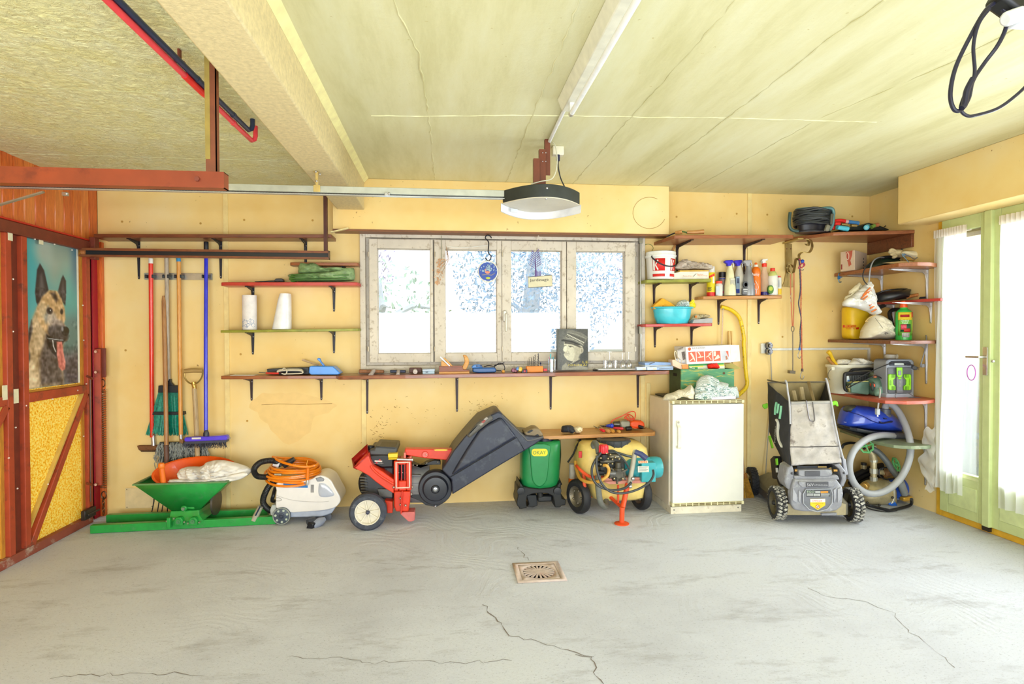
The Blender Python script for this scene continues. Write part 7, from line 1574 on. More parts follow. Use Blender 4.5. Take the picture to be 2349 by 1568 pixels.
g1.p('palm',puff(P3([(1030,215),(1080,200),(1140,235),(1160,290),(1120,305),(1050,285),(1010,250)]),-.42,.05,.008,50,.6,3),BG)
for k,(a,b,c)in enumerate((((1050,215),(1000,195),(970,215)),((1030,235),(985,225),(958,240)),((1040,260),(1000,262),(985,275)),((1060,285),(1030,298),(1010,295)))):g1.p('finger',rp_([(*a,)and(*c3(*a),-.44),(*c3(*b),-.45),(*c3(*c),-.45)],0,[.013]*6+[.012]*6+[.008],8,6),BG)
g2=Thing('beige_glove','beige glove with a blue-piped cuff lying on the dark machine case','glove',W(2092,600,Y=-.5))
g2.p('cuff',puff(P3([(1150,225),(1260,215),(1370,235),(1415,270),(1400,320),(1330,365),(1290,345),(1220,300),(1170,270)]),-.50,.06,.006,40,.6,5),mat((244,230,196),.8,v=.08));g2.p('palm',puff(P3([(1190,300),(1250,310),(1320,345),(1370,330),(1360,370),(1250,372),(1190,345)]),-.49,.05,.006,40,.6,6),mat((206,164,84),.8))
g2.p('piping',rp_([(*c3(1165,250),-.56),(*c3(1250,290),-.575),(*c3(1310,325),-.57),(*c3(1350,305),-.56),(*c3(1400,280),-.53)],0,.003,5,4),mat((90,110,140),.6));g2.p('tie_cord',rp_([(*c3(1150,290),-.55),(*c3(1180,265),-.56),(*c3(1140,260),-.56),(*c3(1200,330),-.56),(*c3(1250,380),-.56),(*c3(1310,372),-.54)],0,.003,5,4),mat((130,180,216),.6))
lc=solo('cable_loop','stiff black cable loop standing up behind the gloves','cable',tu_(spl([W(*c3(a,b),Y=-.4)for a,b in((1150,260),(1138,200),(1150,140),(1190,95),(1235,85),(1285,105),(1315,160),(1318,220))],5),.006,8),MBK)
solo('grey_power_cord','grey cord hanging in an arc from the dark machine case past the white sack','cable',tu_(spl([W(*c3(a,b),Y=c)for a,b,c in((900,305,-.36),(830,302,-.44),(760,335,-.52),(720,400,-.55),(700,480,-.56),(690,560,-.56),(684,640,-.55))],5),.0055,8),mat((150,152,158),.45))
solo('black_power_cord','black cord looping beside the grey cord above the white sack','cable',tu_(spl([W(*c3(a,b),Y=-.5)for a,b in((690,390),(640,430),(605,510),(600,580),(625,640),(660,678))],5),.0045,8),MBK)
hk2=Thing('blue_clamp','small blue clamp hooked on the left end of the highest small corner shelf','clamp',W(1925,645,Y=-.1));hk2.p('jaw',rp_([(*c3(285,525),-.1),(*c3(265,530),-.1),(*c3(262,600),-.1),(*c3(275,645),-.1),(*c3(300,640),-.1)],0,.005,6,3),mat((110,130,140),.4,.5));hk2.p('screw_handle',rp_([c3(250,582),c3(312,574)],-.11,.004,6),mat((36,110,170),.4));hk2.p('block',MB().box(W(*c3(268,580),Y=-.11),(.02,.015,.03)),mat((36,110,170),.4),bev=.002)
pan=Thing('frying_pan','black iron pan with a wooden handle on the dark red corner shelf','pan',W(2040,690,Y=-.4))
pcn=W(*c3(985,900),Y=-.42)
pan.p('bowl',puff(P3([(760,845),(800,800),(880,770),(1000,750),(1150,738),(1212,740),(1200,790),(1195,870),(1120,885),(960,905),(850,918),(770,910)]),-.42,.13,0,10,.9,0,7),mat((44,44,46),.35,.2,v=.15));pan.p('rim',rp_([(*c3(760,842),-.44),(*c3(860,775),-.50),(*c3(1000,748),-.52),(*c3(1140,738),-.5),(*c3(1214,740),-.45)],0,.006,6,4),mat((30,30,32),.35,.3))
pan.p('handle',rp_([(*c3(1205,865),-.5),(*c3(1260,840),-.52),(*c3(1360,820),-.56),(*c3(1480,808),-.58)],0,[.008]*3+[.014]*6+[.016]*3+[.013],10,4),wood((222,146,76),(180,104,50),'x'))
pan.p('knob',MB().ball(W(*c3(738,812),Y=-.42),.02,12,8),MBK)
wdl=solo('wooden_board','edge of a wooden board lying in the black iron pan','board',pp_(P3([(1060,745),(1165,730),(1175,742),(1070,755)]),-.46,-.3),wood((220,160,90),(190,130,70),'x'))
tin=Thing('small_blue_box','small dark blue box with a red mark beside the wooden pan handle','box',W(2134,684,Y=-.62));tin.p('box',pp_(P3([(1478,868),(1500,822),(1580,822),(1590,862),(1560,870)]),-.66,-.58),mat((50,60,84),.4),bev=.003);tin.p('mark',pp_(P3([(1510,828),(1552,826),(1554,838),(1512,840)]),-.662,-.66),mat((206,60,60),.4))
st2=Thing('steel_rule','dark flat bar leaning under the dark red corner shelf','bar',W(2025,705,Y=-.2));st2.p('bar',MB().beam(W(*c3(800,1008),Y=-.35),W(*c3(915,955),Y=-.3),.012,.03,(0,0,1)),MBK)
# shelf 3
can=Thing('yellow_canister','yellow plastic canister with red lettering on the brown corner shelf','canister',W(1957,778,Y=-.16))
yc3=-.17
sp3=lambda*r:[(540+y/6.031,1880+a/6.031,1880+b/6.031)for y,a,b in r]
can.p('body',rings_px(sp3((985,380,600),(1000,352,640),(1040,342,650),(1360,342,650),(1400,352,600),(1428,380,585)),yc3,.16,28,3.),mat((246,200,30),.4,v=.05))
a,b=W(*c3(346,1270),Y=yc3-.082),W(*c3(506,1240),Y=yc3-.082)
can.p('lettering_band',pp_(P3([(345,1238),(508,1236),(506,1270),(345,1272)]),yc3-.0815,yc3-.06),mat((226,60,30),.4))
can.p('lettering',letters('BIRCHMEIER',a+V3((.003,-.001,.003)),(1,0,0),(0,0,1),width=(b.x-a.x)*.95,height=.017),mat((250,206,60),.4))
a,b=W(*c3(366,1295),Y=yc3-.082),W(*c3(502,1278),Y=yc3-.082);can.p('lettering',letters('Garden Star',a,(1,0,0),(0,0,1),width=b.x-a.x,height=b.z-a.z),mat((226,50,26),.4))
can.p('mark',pp_(P3([(512,1272),(545,1268),(543,1294),(510,1297)]),yc3-.082,yc3-.06),mat((226,50,26),.4))
ws=Thing('white_sack','white sack with orange bars tied at the neck on the brown corner shelf','sack',W(2010,778,Y=-.4))
SK2=mat((244,240,234),.7,v=.05,b=.2,bs=140)
ws.p('body',puff(P3([(700,1130),(760,1100),(840,1125),(920,1190),(985,1300),(1040,1400),(1030,1436),(900,1440),(700,1436),(590,1434),(590,1380),(620,1280),(670,1190)]),-.42,.12,.008,22,.6,4,7,rip=.02),mat((240,230,206),.75,v=.06,b=.2,bs=140),ang=60)
ws.p('neck_flare',puff(P3([(760,1105),(690,1070),(560,1020),(440,1000),(330,975),(320,930),(350,890),(430,850),(480,800),(580,720),(640,670),(680,650),(700,740),(730,860),(775,980),(798,1080)]),-.44,.08,.01,20,.5,5,7,rip=.03),SK2,ang=60)
ws.p('inner_layer',puff(P3([(350,900),(370,850),(440,830),(410,800),(490,700),(560,650),(580,690),(600,720),(470,840)]),-.40,.03,.012,40,.5,6),mat((238,224,190),.75))
for q in([(600,830),(660,760),(700,722)],[(575,868),(650,800),(712,760)],[(590,895),(660,840),(722,790)],[(690,970),(730,930),(756,905)],[(700,1010),(740,985),(770,965)],[(720,1055),(760,1035),(785,1020)]):ws.p('orange_bar',tu_([W(*c3(*a),Y=-.528)for a in q],.006,6),mat((226,120,50),.6))
for k in range(4):ws.p('print_mark',MB().box(W(*c3(650+26*k,900-16*k),Y=-.532),(.014,.003,.022),Matrix.Rotation(R(35),3,'Y')),mat((120,80,60),.6))
ws.p('tie_string',rp_([(*c3(690,1140),-.50),(*c3(730,1120),-.54),(*c3(780,1090),-.53),(*c3(690,1135),-.54),(*c3(660,1160),-.55),(*c3(635,1190),-.55),(*c3(670,1185),-.55)],0,.003,5,4),mat((220,180,110),.7))
ws.p('stitch_line',tu_([W(*c3(a,b),Y=-.545)for a,b in((770,1140),(830,1220),(890,1300))],.0016,4),mat((80,74,70),.7))
a,b=W(*c3(890,1310),Y=-.55),W(*c3(905,1365),Y=-.55);ws.p('lettering',letters('kg',a,(b-a).normalized(),V3((.9,0,.3)).normalized(),width=(b-a).length*1.1),mat((60,60,66),.5))
gb=Thing('plant_food_bottle','green plant food bottle with an orange cap on the brown corner shelf','bottle',W(2073,779,Y=-.55))
yg=-.56;hb=lambda y:540+y/6.031;cxb=1880+1163/6.031
gb.p('bottle',lathe_px([(hb(1445),13.5),(hb(1440),15),(hb(1100),15.2),(hb(1060),14.6),(hb(1030),11),(hb(1010),7),(hb(985),6.5)],yg,28,cxb),mat((60,200,84),.3,coat=.3));gb.p('cap',lathe_px([(hb(995),7),(hb(985),7.4),(hb(915),5.8),(hb(905),5.2),(hb(903),2)],yg,20,cxb),mat((246,92,34),.35))
rbt=W(cxb+15.3,700,Y=yg).x-W(cxb,700,Y=yg).x+.0006;cxm=W(cxb,hb(1200),Y=yg).x
def wrap(T,name,a0,a1,y0,y1,m,rad,X=None,Y=None,par=None,off=0.,hfun=None):
 """printed label wrapped round an upright bottle; a0/a1 degrees from the front"""
 X=cxm if X is None else X;Y=yg if Y is None else Y;hf=hfun or(lambda y:W(cxb,hb(y),Y=Y).z);n=14
 A=[R(a0+(a1-a0)*i/n)for i in range(n+1)]
 return T.p(name,MB().add([(X+(rad+off)*sin(a),Y-(rad+off)*cos(a),hf(y))for y in(y0,y1)for a in A],[(i,i+1,n+2+i,n+1+i)for i in range(n)]),m,par=par,solid=.0006)
wrap(gb,'label',-80,80,1085,1380,mat((120,190,70),.5,v=.2),rbt);wrap(gb,'label_top',-80,80,1062,1170,mat((250,214,60),.5),rbt,off=.0006);wrap(gb,'label_corner',20,80,1062,1140,mat((236,70,60),.5),rbt,off=.0012)
wrap(gb,'label_photo',-60,12,1225,1330,mat((40,90,60),.5,v=.4,sc=80),rbt,off=.0008);wrap(gb,'label_flower',-58,-20,1230,1300,mat((236,90,110),.5,v=.2,sc=90),rbt,off=.0014);wrap(gb,'label_badge',-38,6,1285,1335,mat((206,50,36),.5),rbt,off=.002);wrap(gb,'label_panel',25,60,1130,1350,mat((206,222,90),.5),rbt,off=.0014);wrap(gb,'barcode',-50,0,1345,1405,mat((240,240,236),.5),rbt,off=.001)
for k in range(8):wrap(gb,'barcode_line',-46+5.6*k,-44+5.6*k,1350,1398,mat((40,40,40),.5),rbt,off=.0018)
wrap(gb,'label_emblem',-62,0,1095,1130,mat((176,30,30),.5),rbt,off=.0014)
def bent(txt,a0,y0,h,m,rad,T,wmax,X=None,Y=None,hf=None,par=None):
 X=cxm if X is None else X;Y=yg if Y is None else Y;z=(hf or(lambda y:W(cxb,hb(y),Y=Y).z))(y0)
 T.p('lettering',letters(txt,(0,0,0),(1,0,0),(0,0,1),width=wmax,height=h,bend=lambda a,b:V3((X+rad*sin(R(a0)+a/rad),Y-rad*cos(R(a0)+a/rad),z+b))),m,par=par)
bent('Orchid',-58,1192,.016,mat((250,250,240),.5),rbt+.002,gb,.055);bent('Food',-48,1222,.016,mat((250,250,240),.5),rbt+.002,gb,.038)
ht=Thing('hedge_trimmer','green and black hedge trimmer standing behind the orange-capped bottle','hedge trimmer',W(2085,778,Y=-.36))
yh_=-.36
DG=mat((62,92,78),.4,v=.15)
ht.p('guard_loop',rp_([(*c3(1070,1380),yh_),(*c3(1020,1290),yh_),(*c3(990,1180),yh_),(*c3(968,1080),yh_),(*c3(1000,1035),yh_),(*c3(1080,1022),yh_),(*c3(1250,1030),yh_),(*c3(1330,1070),yh_),(*c3(1390,1150),yh_)],0,.016,8,5),MBK)
ht.p('body',pp_(P3([(1250,1140),(1330,1125),(1400,1160),(1430,1200),(1430,1340),(1360,1380),(1250,1395),(1235,1270)]),yh_-.06,yh_+.05),DG,bev=.014,seg=3)
ht.p('upper_grip',pp_(P3([(1262,1075),(1310,1070),(1325,1130),(1262,1140)]),yh_-.04,yh_+.03),mat((110,140,124),.4),bev=.008)
ht.p('side_panel',pp_(P3([(1375,1180),(1425,1165),(1425,1340),(1370,1360)]),yh_-.07,yh_-.05),mat((150,176,156),.4),bev=.004)
ht.p('side_mark',pp_(P3([(1392,1230),(1414,1225),(1412,1300),(1395,1320),(1388,1280)]),yh_-.074,yh_-.068),MBK,bev=.002);ht.p('badge',cy_(W(*c3(1332,1195),Y=yh_-.065),W(*c3(1332,1195),Y=yh_-.055),.014,n=16),mat((150,200,70),.4))
ht.p('lower_guard',pp_(P3([(1250,1255),(1330,1240),(1352,1330),(1330,1350),(1250,1345)]),yh_-.066,yh_-.05),mat((150,180,176),.35),bev=.006)
ht.p('power_cord',rp_([(*c3(1400,1185),yh_-.08),(*c3(1440,1260),-.5),(*c3(1470,1350),-.62),(*c3(1478,1430),-.68),(*c3(1470,1540),-.7),(2114,830,-.7),(2112,838,-.7)],0,.005,6,5),mat((140,140,146),.5));ht.p('plug',MB().box(W(2116,838,Y=-.7),(.022,.03,.03)),mat((150,150,156),.4),bev=.005)
# shelf 4
wbk=Thing('white_bucket','white plastic bucket full of rags on the red-brown corner shelf','bucket',W(1950,900,Y=-.18))
yk4=-.20;v4=lambda y:760+y/7.841;cxk=1880+555/7.841
def rows4(*r):return[(v4(y),1880+a/7.841,1880+b/7.841)for y,a,b in r]
WBM=mat((238,230,206),.4,v=.04)
wbk.p('body',rings_px(rows4((1100,215,880),(1080,205,890),(650,172,925),(640,165,930)),yk4,.22,32,2.4),WBM)
wbk.p('rim',rings_px(rows4((640,160,940),(628,150,950),(596,148,952),(590,160,940)),yk4,.25,32,2.4),mat((246,238,218),.4))
wbk.p('handle_lug',MB().box(W(1880+235/7.841,v4(665),Y=yk4-.12),(.03,.02,.03)),WBM,bev=.004);wbk.p('bail',rp_([(*c4(215,670),yk4-.13),(*c4(160,740),yk4-.13),(*c4(155,820),yk4-.12),(*c4(190,870),yk4-.11)],0,.0025,5,4),mat((110,104,96),.4,.5))
bcl=Thing('white_cloth','white cloth bulging out of the white bucket','cloth',W(1960,835,Y=-.25));bcl.p('back_fold',puff(P4([(310,545),(340,505),(480,505),(560,530),(520,590),(330,590)]),-.22,.05,.006,40,.5,1,5,rip=.01),mat((244,236,222),.8));bcl.p('front_fold',puff(P4([(510,590),(600,500),(660,472),(760,500),(880,540),(970,565),(940,590),(760,610),(600,615)]),-.27,.06,.006,30,.5,2,6,rip=.02),mat((248,240,228),.8))
yt2=Thing('yellow_trowel','yellow tool handle sticking out of the white bucket','tool handle',W(1900,838,Y=-.22));yt2.p('handle',rp_([(*c4(150,360),-.24),(*c4(190,400),-.24),(*c4(240,500),-.23),(*c4(310,590),-.22)],0,[.018]*5+[.014]*5+[.010]*3,10,4),mat((250,200,40),.4))
wt2=Thing('wooden_tool_handle','wooden tool handle leaning in the white bucket beside the yellow one','tool handle',W(1905,838,Y=-.2));wt2.p('handle',rp_([(*c4(145,465),-.2),(*c4(200,530),-.2),(*c4(270,600),-.2)],0,.016,10),WLT)
jc=Thing('jerrycan','white jerrycan with green labels behind the charger','jerrycan',W(2045,905,Y=-.35))
yj=-.34
jc.p('body',rings_px(rows4((1090,1040,1560),(1060,1032,1570),(680,1030,1570),(620,1060,1540),(540,1120,1500),(500,1180,1480)),yj,.2,28,3.2),mat((226,214,190),.4,v=.05));jc.p('neck',rp_([c4(1265,505),c4(1270,470)],yj,.03,16),WBM);jc.p('cap',rp_([c4(1268,480),c4(1270,412)],yj,.042,16),mat((240,236,226),.4),bev=.004)
jc.p('handle',rp_([(*c4(1375,490),yj),(*c4(1390,445),yj),(*c4(1480,430),yj),(*c4(1530,500),yj)],0,.018,10,4),WBM)
for q,c in(([(1032,700),(1095,680),(1095,850),(1034,850)],(96,160,110)),([(1112,680),(1190,680),(1190,860),(1112,860)],(70,140,110)),([(1050,560),(1100,545),(1100,600),(1050,610)],(190,210,160)),([(1100,880),(1190,880),(1190,1040),(1100,1000)],(236,230,214))):jc.p('label',pp_(P4(q),yj-.106,yj-.09),mat(c,.5))
d0,d1,d2,d3=[W(*c4(*q),Y=yj-.108)for q in((1150,880),(1186,916),(1150,950),(1114,916))]
jc.p('hazard_diamond',tu_([d0,d1,d2,d3],.0022,5,closed=True),mat((206,60,50),.5))
a=W(*c4(1036,745),Y=yj-.108);jc.p('lettering',letters('Roundup',a,(1,0,0),(0,0,1),width=.024),mat((30,70,40),.5))
hg=Thing('hedge_cutter','dark green electric hedge cutter with a black guard loop leaning before the white bucket','hedge trimmer',W(1985,905,Y=-.48))
yh4=-.44
HGM=mat((84,112,96),.4,v=.15,wear=(110,130,110))
hg.p('guard_loop',rp_([(*c4(560,1050),yh4),(*c4(490,1060),yh4),(*c4(452,1000),yh4),(*c4(450,800),yh4),(*c4(490,752),yh4),(*c4(700,745),yh4),(*c4(890,745),yh4+.02)],0,.014,8,5),MBK)
hg.p('rear_loop',rp_([(*c4(545,735),yh4+.06),(*c4(590,690),yh4+.06),(*c4(760,678),yh4+.06),(*c4(930,670),yh4+.06),(*c4(960,720),yh4+.06)],0,.012,8,4),MBK)
hg.p('vent_block',pp_(P4([(545,790),(880,770),(890,890),(560,915)]),yh4+.0,yh4+.06),mat((52,54,54),.5),bev=.003)
for k in range(7):hg.p('vent_rib',pp_(P4([(590+42*k,795),(604+42*k,795),(604+42*k,890),(590+42*k,890)]),yh4-.004,yh4+.002),mat((30,32,34),.5))
hg.p('motor_body',pp_(P4([(565,920),(880,890),(900,900),(900,1130),(860,1140),(570,1100)]),yh4-.06,yh4+.02),HGM,bev=.008)
hg.p('body_edge',pp_(P4([(570,908),(880,886),(885,900),(572,925)]),yh4-.064,yh4-.02),mat((196,190,110),.5))
hg.p('blade_teeth',pp_(P4([(500,990),(565,950),(570,1100),(540,1090),(530,1040),(510,1020)]),yh4-.05,yh4-.03),mat((150,140,90),.4,.5),bev=.002)
hg.p('side_label',pp_(P4([(490,800),(542,795),(542,960),(495,970)]),yh4+.01,yh4+.02),mat((230,236,236),.5));hg.p('side_label_blue',pp_(P4([(505,870),(540,868),(540,925),(508,940)]),yh4+.008,yh4+.011),mat((60,120,200),.5))
hgr=[(880,880),(900,840),(960,800),(1040,800),(1100,870),(1180,1060),(1195,1120),(1150,1165),(1020,1170),(930,1140),(890,1080),(876,980)]
hg.p('grip_body',puff(P4(hgr),yh4-.05,.07,0,10,.6,0,6),HGM);hg.p('grip_hole',puff(P4([(925,960),(950,910),(985,925),(985,1030),(960,1080),(930,1050)]),yh4-.115,.012,0,10,.3,0,4),mat((40,52,46),.6));hg.p('top_housing',puff(P4([(880,740),(940,710),(1000,740),(1010,800),(940,830),(880,860)]),yh4+.02,.05,0,10,.5,0,4),mat((96,104,84),.45))
hg.p('grip_face',puff(P4([(1000,1060),(1040,980),(1090,960),(1150,1060),(1190,1130),(1150,1165),(1020,1165),(990,1120)]),yh4-.10,.03,0,10,.4,0,5),mat((130,168,150),.4));hg.p('trigger',pp_(P4([(978,940),(1000,945),(1006,990),(985,998)]),yh4-.13,yh4-.08),mat((240,90,40),.4),bev=.003);hg.p('lock_button',MB().ball(W(*c4(1000,806),Y=yh4-.09),(.02,.012,.012),10,6),mat((250,140,90),.4))
hg.p('power_cord',rp_([(*c4(1075,1020),yh4-.13),(*c4(1090,1060),yh4-.16),(*c4(1080,1180),yh4-.2),(*c4(1060,1290),yh4-.22),(*c4(1048,1400),yh4-.22)],0,.006,8,5),mat((206,202,196),.4));hg.p('plug',MB().box(W(*c4(1042,1440),Y=yh4-.22),(.028,.03,.05)),mat((200,204,210),.4),bev=.006);
for dx in(-6,10):hg.p('plug_pin',cy_(W(*c4(1042+dx,1470),Y=yh4-.22),W(*c4(1044+dx,1530),Y=yh4-.22),.003,n=6),CHR)
hg.p('cutter_cord',rp_([(*c4(500,1005),yh4-.06),(*c4(540,950),yh4-.08),(*c4(700,840),yh4-.12),(*c4(900,730),yh4-.14),(*c4(1100,640),yh4-.16),(*c4(1280,572),yh4-.2),(*c4(1400,552),yh4-.22),(*c4(1500,560),yh4-.22)],0,.004,6,5),MBK);hg.p('cutter_cord',rp_([(*c4(520,1010),yh4-.06),(*c4(650,940),yh4-.1),(*c4(820,870),yh4-.12),(*c4(980,800),yh4-.12),(*c4(1060,810),yh4-.12),(*c4(1190,890),yh4-.1)],0,.005,6,5),MBK)
bc=Thing('battery_charger','grey and lime green battery charger with a carrying handle on the red-brown corner shelf','charger',W(2066,910,Y=-.56))
yb4=-.56
bc.p('case',pp_([(q[0],q[1])for q in(c4(1452+a,845+b)for a,b in rrect(500,690,70,6))],yb4-.05,yb4+.10),mat((150,154,164),.4,v=.06),bev=.008)
bc.p('front_face',pp_(P4([(1235,650),(1640,645),(1665,700),(1665,1080),(1630,1110),(1250,1110),(1235,1080)]),yb4-.062,yb4-.05),mat((104,106,112),.4,v=.1),bev=.004)
bc.p('handle_gap',pp_(P4([(1250,560),(1300,530),(1600,528),(1650,560),(1640,610),(1260,615)]),yb4-.054,yb4-.045),mat((56,60,70),.5),bev=.004)
bc.p('status_strip',pp_(P4([(1350,568),(1520,566),(1520,606),(1350,608)]),yb4-.056,yb4-.05),mat((200,206,200),.4),bev=.001)
bc.p('base_lip',pp_(P4([(1210,1120),(1690,1115),(1710,1190),(1200,1200)]),yb4-.07,yb4+.08),mat((176,180,194),.4),bev=.008)
LG2=mat((150,222,50),.35)
bc.p('centre_column',pp_(P4([(1395,650),(1500,650),(1505,1110),(1395,1112)]),yb4-.078,yb4-.06),mat((130,132,140),.4),bev=.006)
bc.p('latch',pp_(P4([(1395,645),(1498,645),(1498,800),(1470,825),(1420,825),(1400,790)]),yb4-.088,yb4-.075),LG2,bev=.005);bc.p('latch_window',pp_(P4([(1418,705),(1474,703),(1474,785),(1420,787)]),yb4-.092,yb4-.086),mat((140,146,152),.4),bev=.002)
bc.p('latch_tab',pp_(P4([(1425,830),(1470,828),(1478,856),(1420,858)]),yb4-.084,yb4-.075),LG2,bev=.002)
for sgn in(-1,1):
 cx=1450
 def sx_(x):return cx+sgn*(x-cx)
 w_=bc.p('green_wing',pp_(P4([(sx_(1530),770),(sx_(1640),768),(sx_(1652),800),(sx_(1652),1040),(sx_(1630),1055),(sx_(1525),1055),(sx_(1525),985),(sx_(1570),950),(sx_(1570),870),(sx_(1528),835)]),yb4-.076,yb4-.06),LG2,bev=.004)
 for k in range(3):
  for y0_,y1_ in((770,830),(985,1050)):bc.p('wing_slot',pp_(P4([(sx_(1540+24*k),y0_),(sx_(1549+24*k),y0_),(sx_(1549+24*k),y1_),(sx_(1540+24*k),y1_)]),yb4-.078,yb4-.07),mat((70,110,30),.5),par=w_)
a=W(*c4(1290,960),Y=yb4-.0775);bc.p('lettering',letters('EGO',a,(0,0,1),(-1,0,0),width=.036),mat((40,60,30),.4));a=W(*c4(1612,850),Y=yb4-.0775);bc.p('lettering',letters('Powerload',a,(0,0,-1),(1,0,0),width=.05),mat((40,60,30),.4));a=W(*c4(1440,885),Y=yb4-.080);bc.p('lettering',letters('56V 5.0Ah',a,(0,0,-1),(1,0,0),width=.05),mat((206,220,170),.4))
bc.p('cord_plug',MB().box(W(*c4(1700,650),Y=yb4-.06),(.04,.03,.028),Matrix.Rotation(R(25),3,'Y')),mat((90,92,98),.4),bev=.005);bc.p('cord',rp_([(*c4(1520,560),yb4-.06),(*c4(1580,600),yb4-.07),(*c4(1660,600),yb4-.07),(*c4(1700,640),yb4-.06)],0,.006,6,4),mat((60,60,66),.4))
for k in range(3):bc.p('plug_pin',cy_(W(*c4(1725,645+18*k),Y=yb4-.06),W(*c4(1790,648+18*k),Y=yb4-.06),.0025,n=6),CHR)
solo('thin_cable','thin grey cable loop lying before the charger','cable',tu_(spl([W(*c4(a,b),Y=-.68)for a,b in((1820,1210),(1720,1180),(1600,1110),(1480,1085),(1390,1110),(1360,1160),(1400,1205),(1520,1210),(1650,1185),(1760,1185),(1830,1195))],5),.003,6),mat((110,110,116),.4))
# things on the tool shelf
cA=lambda x,y:(760+x/5.8725,780+y/5.8725)
cB=lambda x,y:(1140+x/5.593,740+y/5.593)
def PX(f,l):return[f(*q)for q in l]
def TH(name,label,cat,f,x,y,Y,group=None):return Thing(name,label,cat,W(*f(x,y),Y=Y),group=group)
GW=wood((222,206,196),(190,170,160),'y',6,.6)
def hammer(label,head,hm,a,b,r,Y):
 t=TH('hammer',label,'hammer',cA,a[0],a[1],Y)
 t.p('head',pp_(PX(cA,head),Y-.02,Y+.025),hm,bev=.004)
 A,B=W(*cA(*a),Y=Y-.02),W(*cA(*b),Y=Y-.13);t.p('handle',tu_([A,A.lerp(B,.5),B],[r,r*.9,r],10),GW,bev=.002);return t
hammer('hammer with a rusty long head, leftmost of the three on the tool shelf',[(372,395),(520,398),(705,404),(708,442),(520,444),(372,446)],mat((140,90,50),.5,.3,v=.4,sc=30),(570,410),(525,478),.018,-.12)
hammer('hammer with a black head, second on the tool shelf',[(790,402),(1000,404),(1000,438),(790,440)],mat((36,40,60),.4,.5,v=.3),(905,420),(895,470),.016,-.13)
hammer('short mallet with its handle pointing at the viewer on the tool shelf',[(1050,372),(1215,372),(1218,438),(1050,440)],mat((96,56,44),.5,v=.3),(1130,412),(1130,425),.019,-.14)
t=TH('tin_box','small grey tin box with a hinged lid on the tool shelf','box',cA,1310,465,-.16);t.p('body',pp_(PX(cA,[(1228,415),(1392,412),(1392,462),(1230,466)]),-.22,-.1),mat((150,166,176),.4,.3),bev=.003)
t.p('lid',pp_(PX(cA,[(1226,394),(1395,390),(1395,413),(1226,416)]),-.223,-.097),mat((190,204,226),.4,.3),bev=.003);t.p('clasp',pp_(PX(cA,[(1270,425),(1300,420),(1302,436),(1274,440)]),-.226,-.22),mat((90,96,104),.4,.5))
t=TH('hand_plane','wooden hand plane with a curved horn on the tool shelf','hand plane',cA,1650,455,-.2);yp_=-.2
WR2=wood((160,88,52),(120,58,36),'x',6);WY=wood((238,170,76),(216,140,52),'x',6);t.p('sole',pp_(PX(cA,[(1450,425),(1860,420),(1860,450),(1450,455)]),yp_-.035,yp_+.035),WY,bev=.002)
t.p('body',pp_(PX(cA,[(1450,350),(1765,345),(1775,390),(1860,405),(1860,420),(1450,425)]),yp_-.034,yp_+.034),WR2,bev=.002)
t.p('heel',pp_(PX(cA,[(1480,280),(1500,280),(1590,350),(1480,350)]),yp_-.022,yp_+.022),WY,bev=.002);t.p('wedge',pp_(PX(cA,[(1510,240),(1528,236),(1635,345),(1605,348)]),yp_-.02,yp_+.02),WY,bev=.002)
t.p('iron',pp_(PX(cA,[(1465,228),(1472,222),(1600,345),(1588,348)]),yp_-.022,yp_+.022),CHR)
t.p('horn',pp_([(p.x,p.y)for p in spl([(*cA(*q),0)for q in((1770,390),(1768,350),(1795,300),(1790,240),(1772,205),(1810,200),(1845,240),(1856,300),(1835,360),(1810,395))],3,True)],yp_-.014,yp_+.014),WY,bev=.006)
t=TH('angle_grinder','blue electric grinder with its cord on the tool shelf','power tool',cA,2050,440,-.18);BL3=mat((28,84,150),.35)
t.p('body',pp_(PX(cA,[(1905,372),(2200,368),(2222,395),(2218,432),(1990,440),(1905,430)]),-.22,-.14),BL3,bev=.008);t.p('head',pp_(PX(cA,[(1890,360),(1920,330),(2000,325),(2035,350),(2040,370),(1895,378)]),-.21,-.15),mat((70,130,206),.35),bev=.006)
for k in range(5):t.p('vent',pp_(PX(cA,[(1950+18*k,336),(1958+18*k,336),(1962+18*k,362),(1954+18*k,362)]),-.213,-.2),mat((20,40,90),.5))
t.p('cord',tu_(spl([W(*cA(a,b),Y=-.15)for a,b in((2060,355),(2120,340),(2200,350),(2260,310),(2320,330),(2335,390),(2280,410),(2220,400),(2200,340),(2290,320),(2330,300))],5),.004,6),BLK)
t=TH('turned_knob','small turned wooden knob beside the blue grinder cord','knob',cA,2318,440,-.24);t.p('knob',MB().ball(W(*cA(2316,420),Y=-.24),.014,12,8),WY);t.p('ferrule',cy_(W(*cA(2296,412),Y=-.22),W(*cA(2308,417),Y=-.235),.007),CHR)
for lab,x,y,c,r in(('maroon-handled screwdriver end at the left of the group before the drill block',207,612,(140,56,84),.017),('dark red screwdriver end, second in the group before the drill block',236,618,(120,40,50),.017),('blue-handled screwdriver at the back of the group before the drill block',262,594,(70,130,206),.015),('yellow-tipped screwdriver end in the group before the drill block',295,602,(246,196,50),.019),('black-collared red screwdriver end touching the drill block',354,622,(190,30,60),.013)):
 t=TH('screwdriver',lab,'screwdriver',cB,x,y,-.2);A=W(*cB(x,y),Y=-.27);B=A+V3((.02,.12,.004));t.p('handle',tu_([A,A.lerp(B,.1),A.lerp(B,.8),B],[r*.6,r,r*.9,r*.5],12),mat(c,.3));t.p('shaft',cy_(B,B+V3((.01,.08,0)),.003,n=6),STEEL)
 if x==354:t.p('collar',pp_(PX(cB,[(318,600),(390,598),(392,650),(318,652)]),-.262,-.24),BLK,bev=.003)
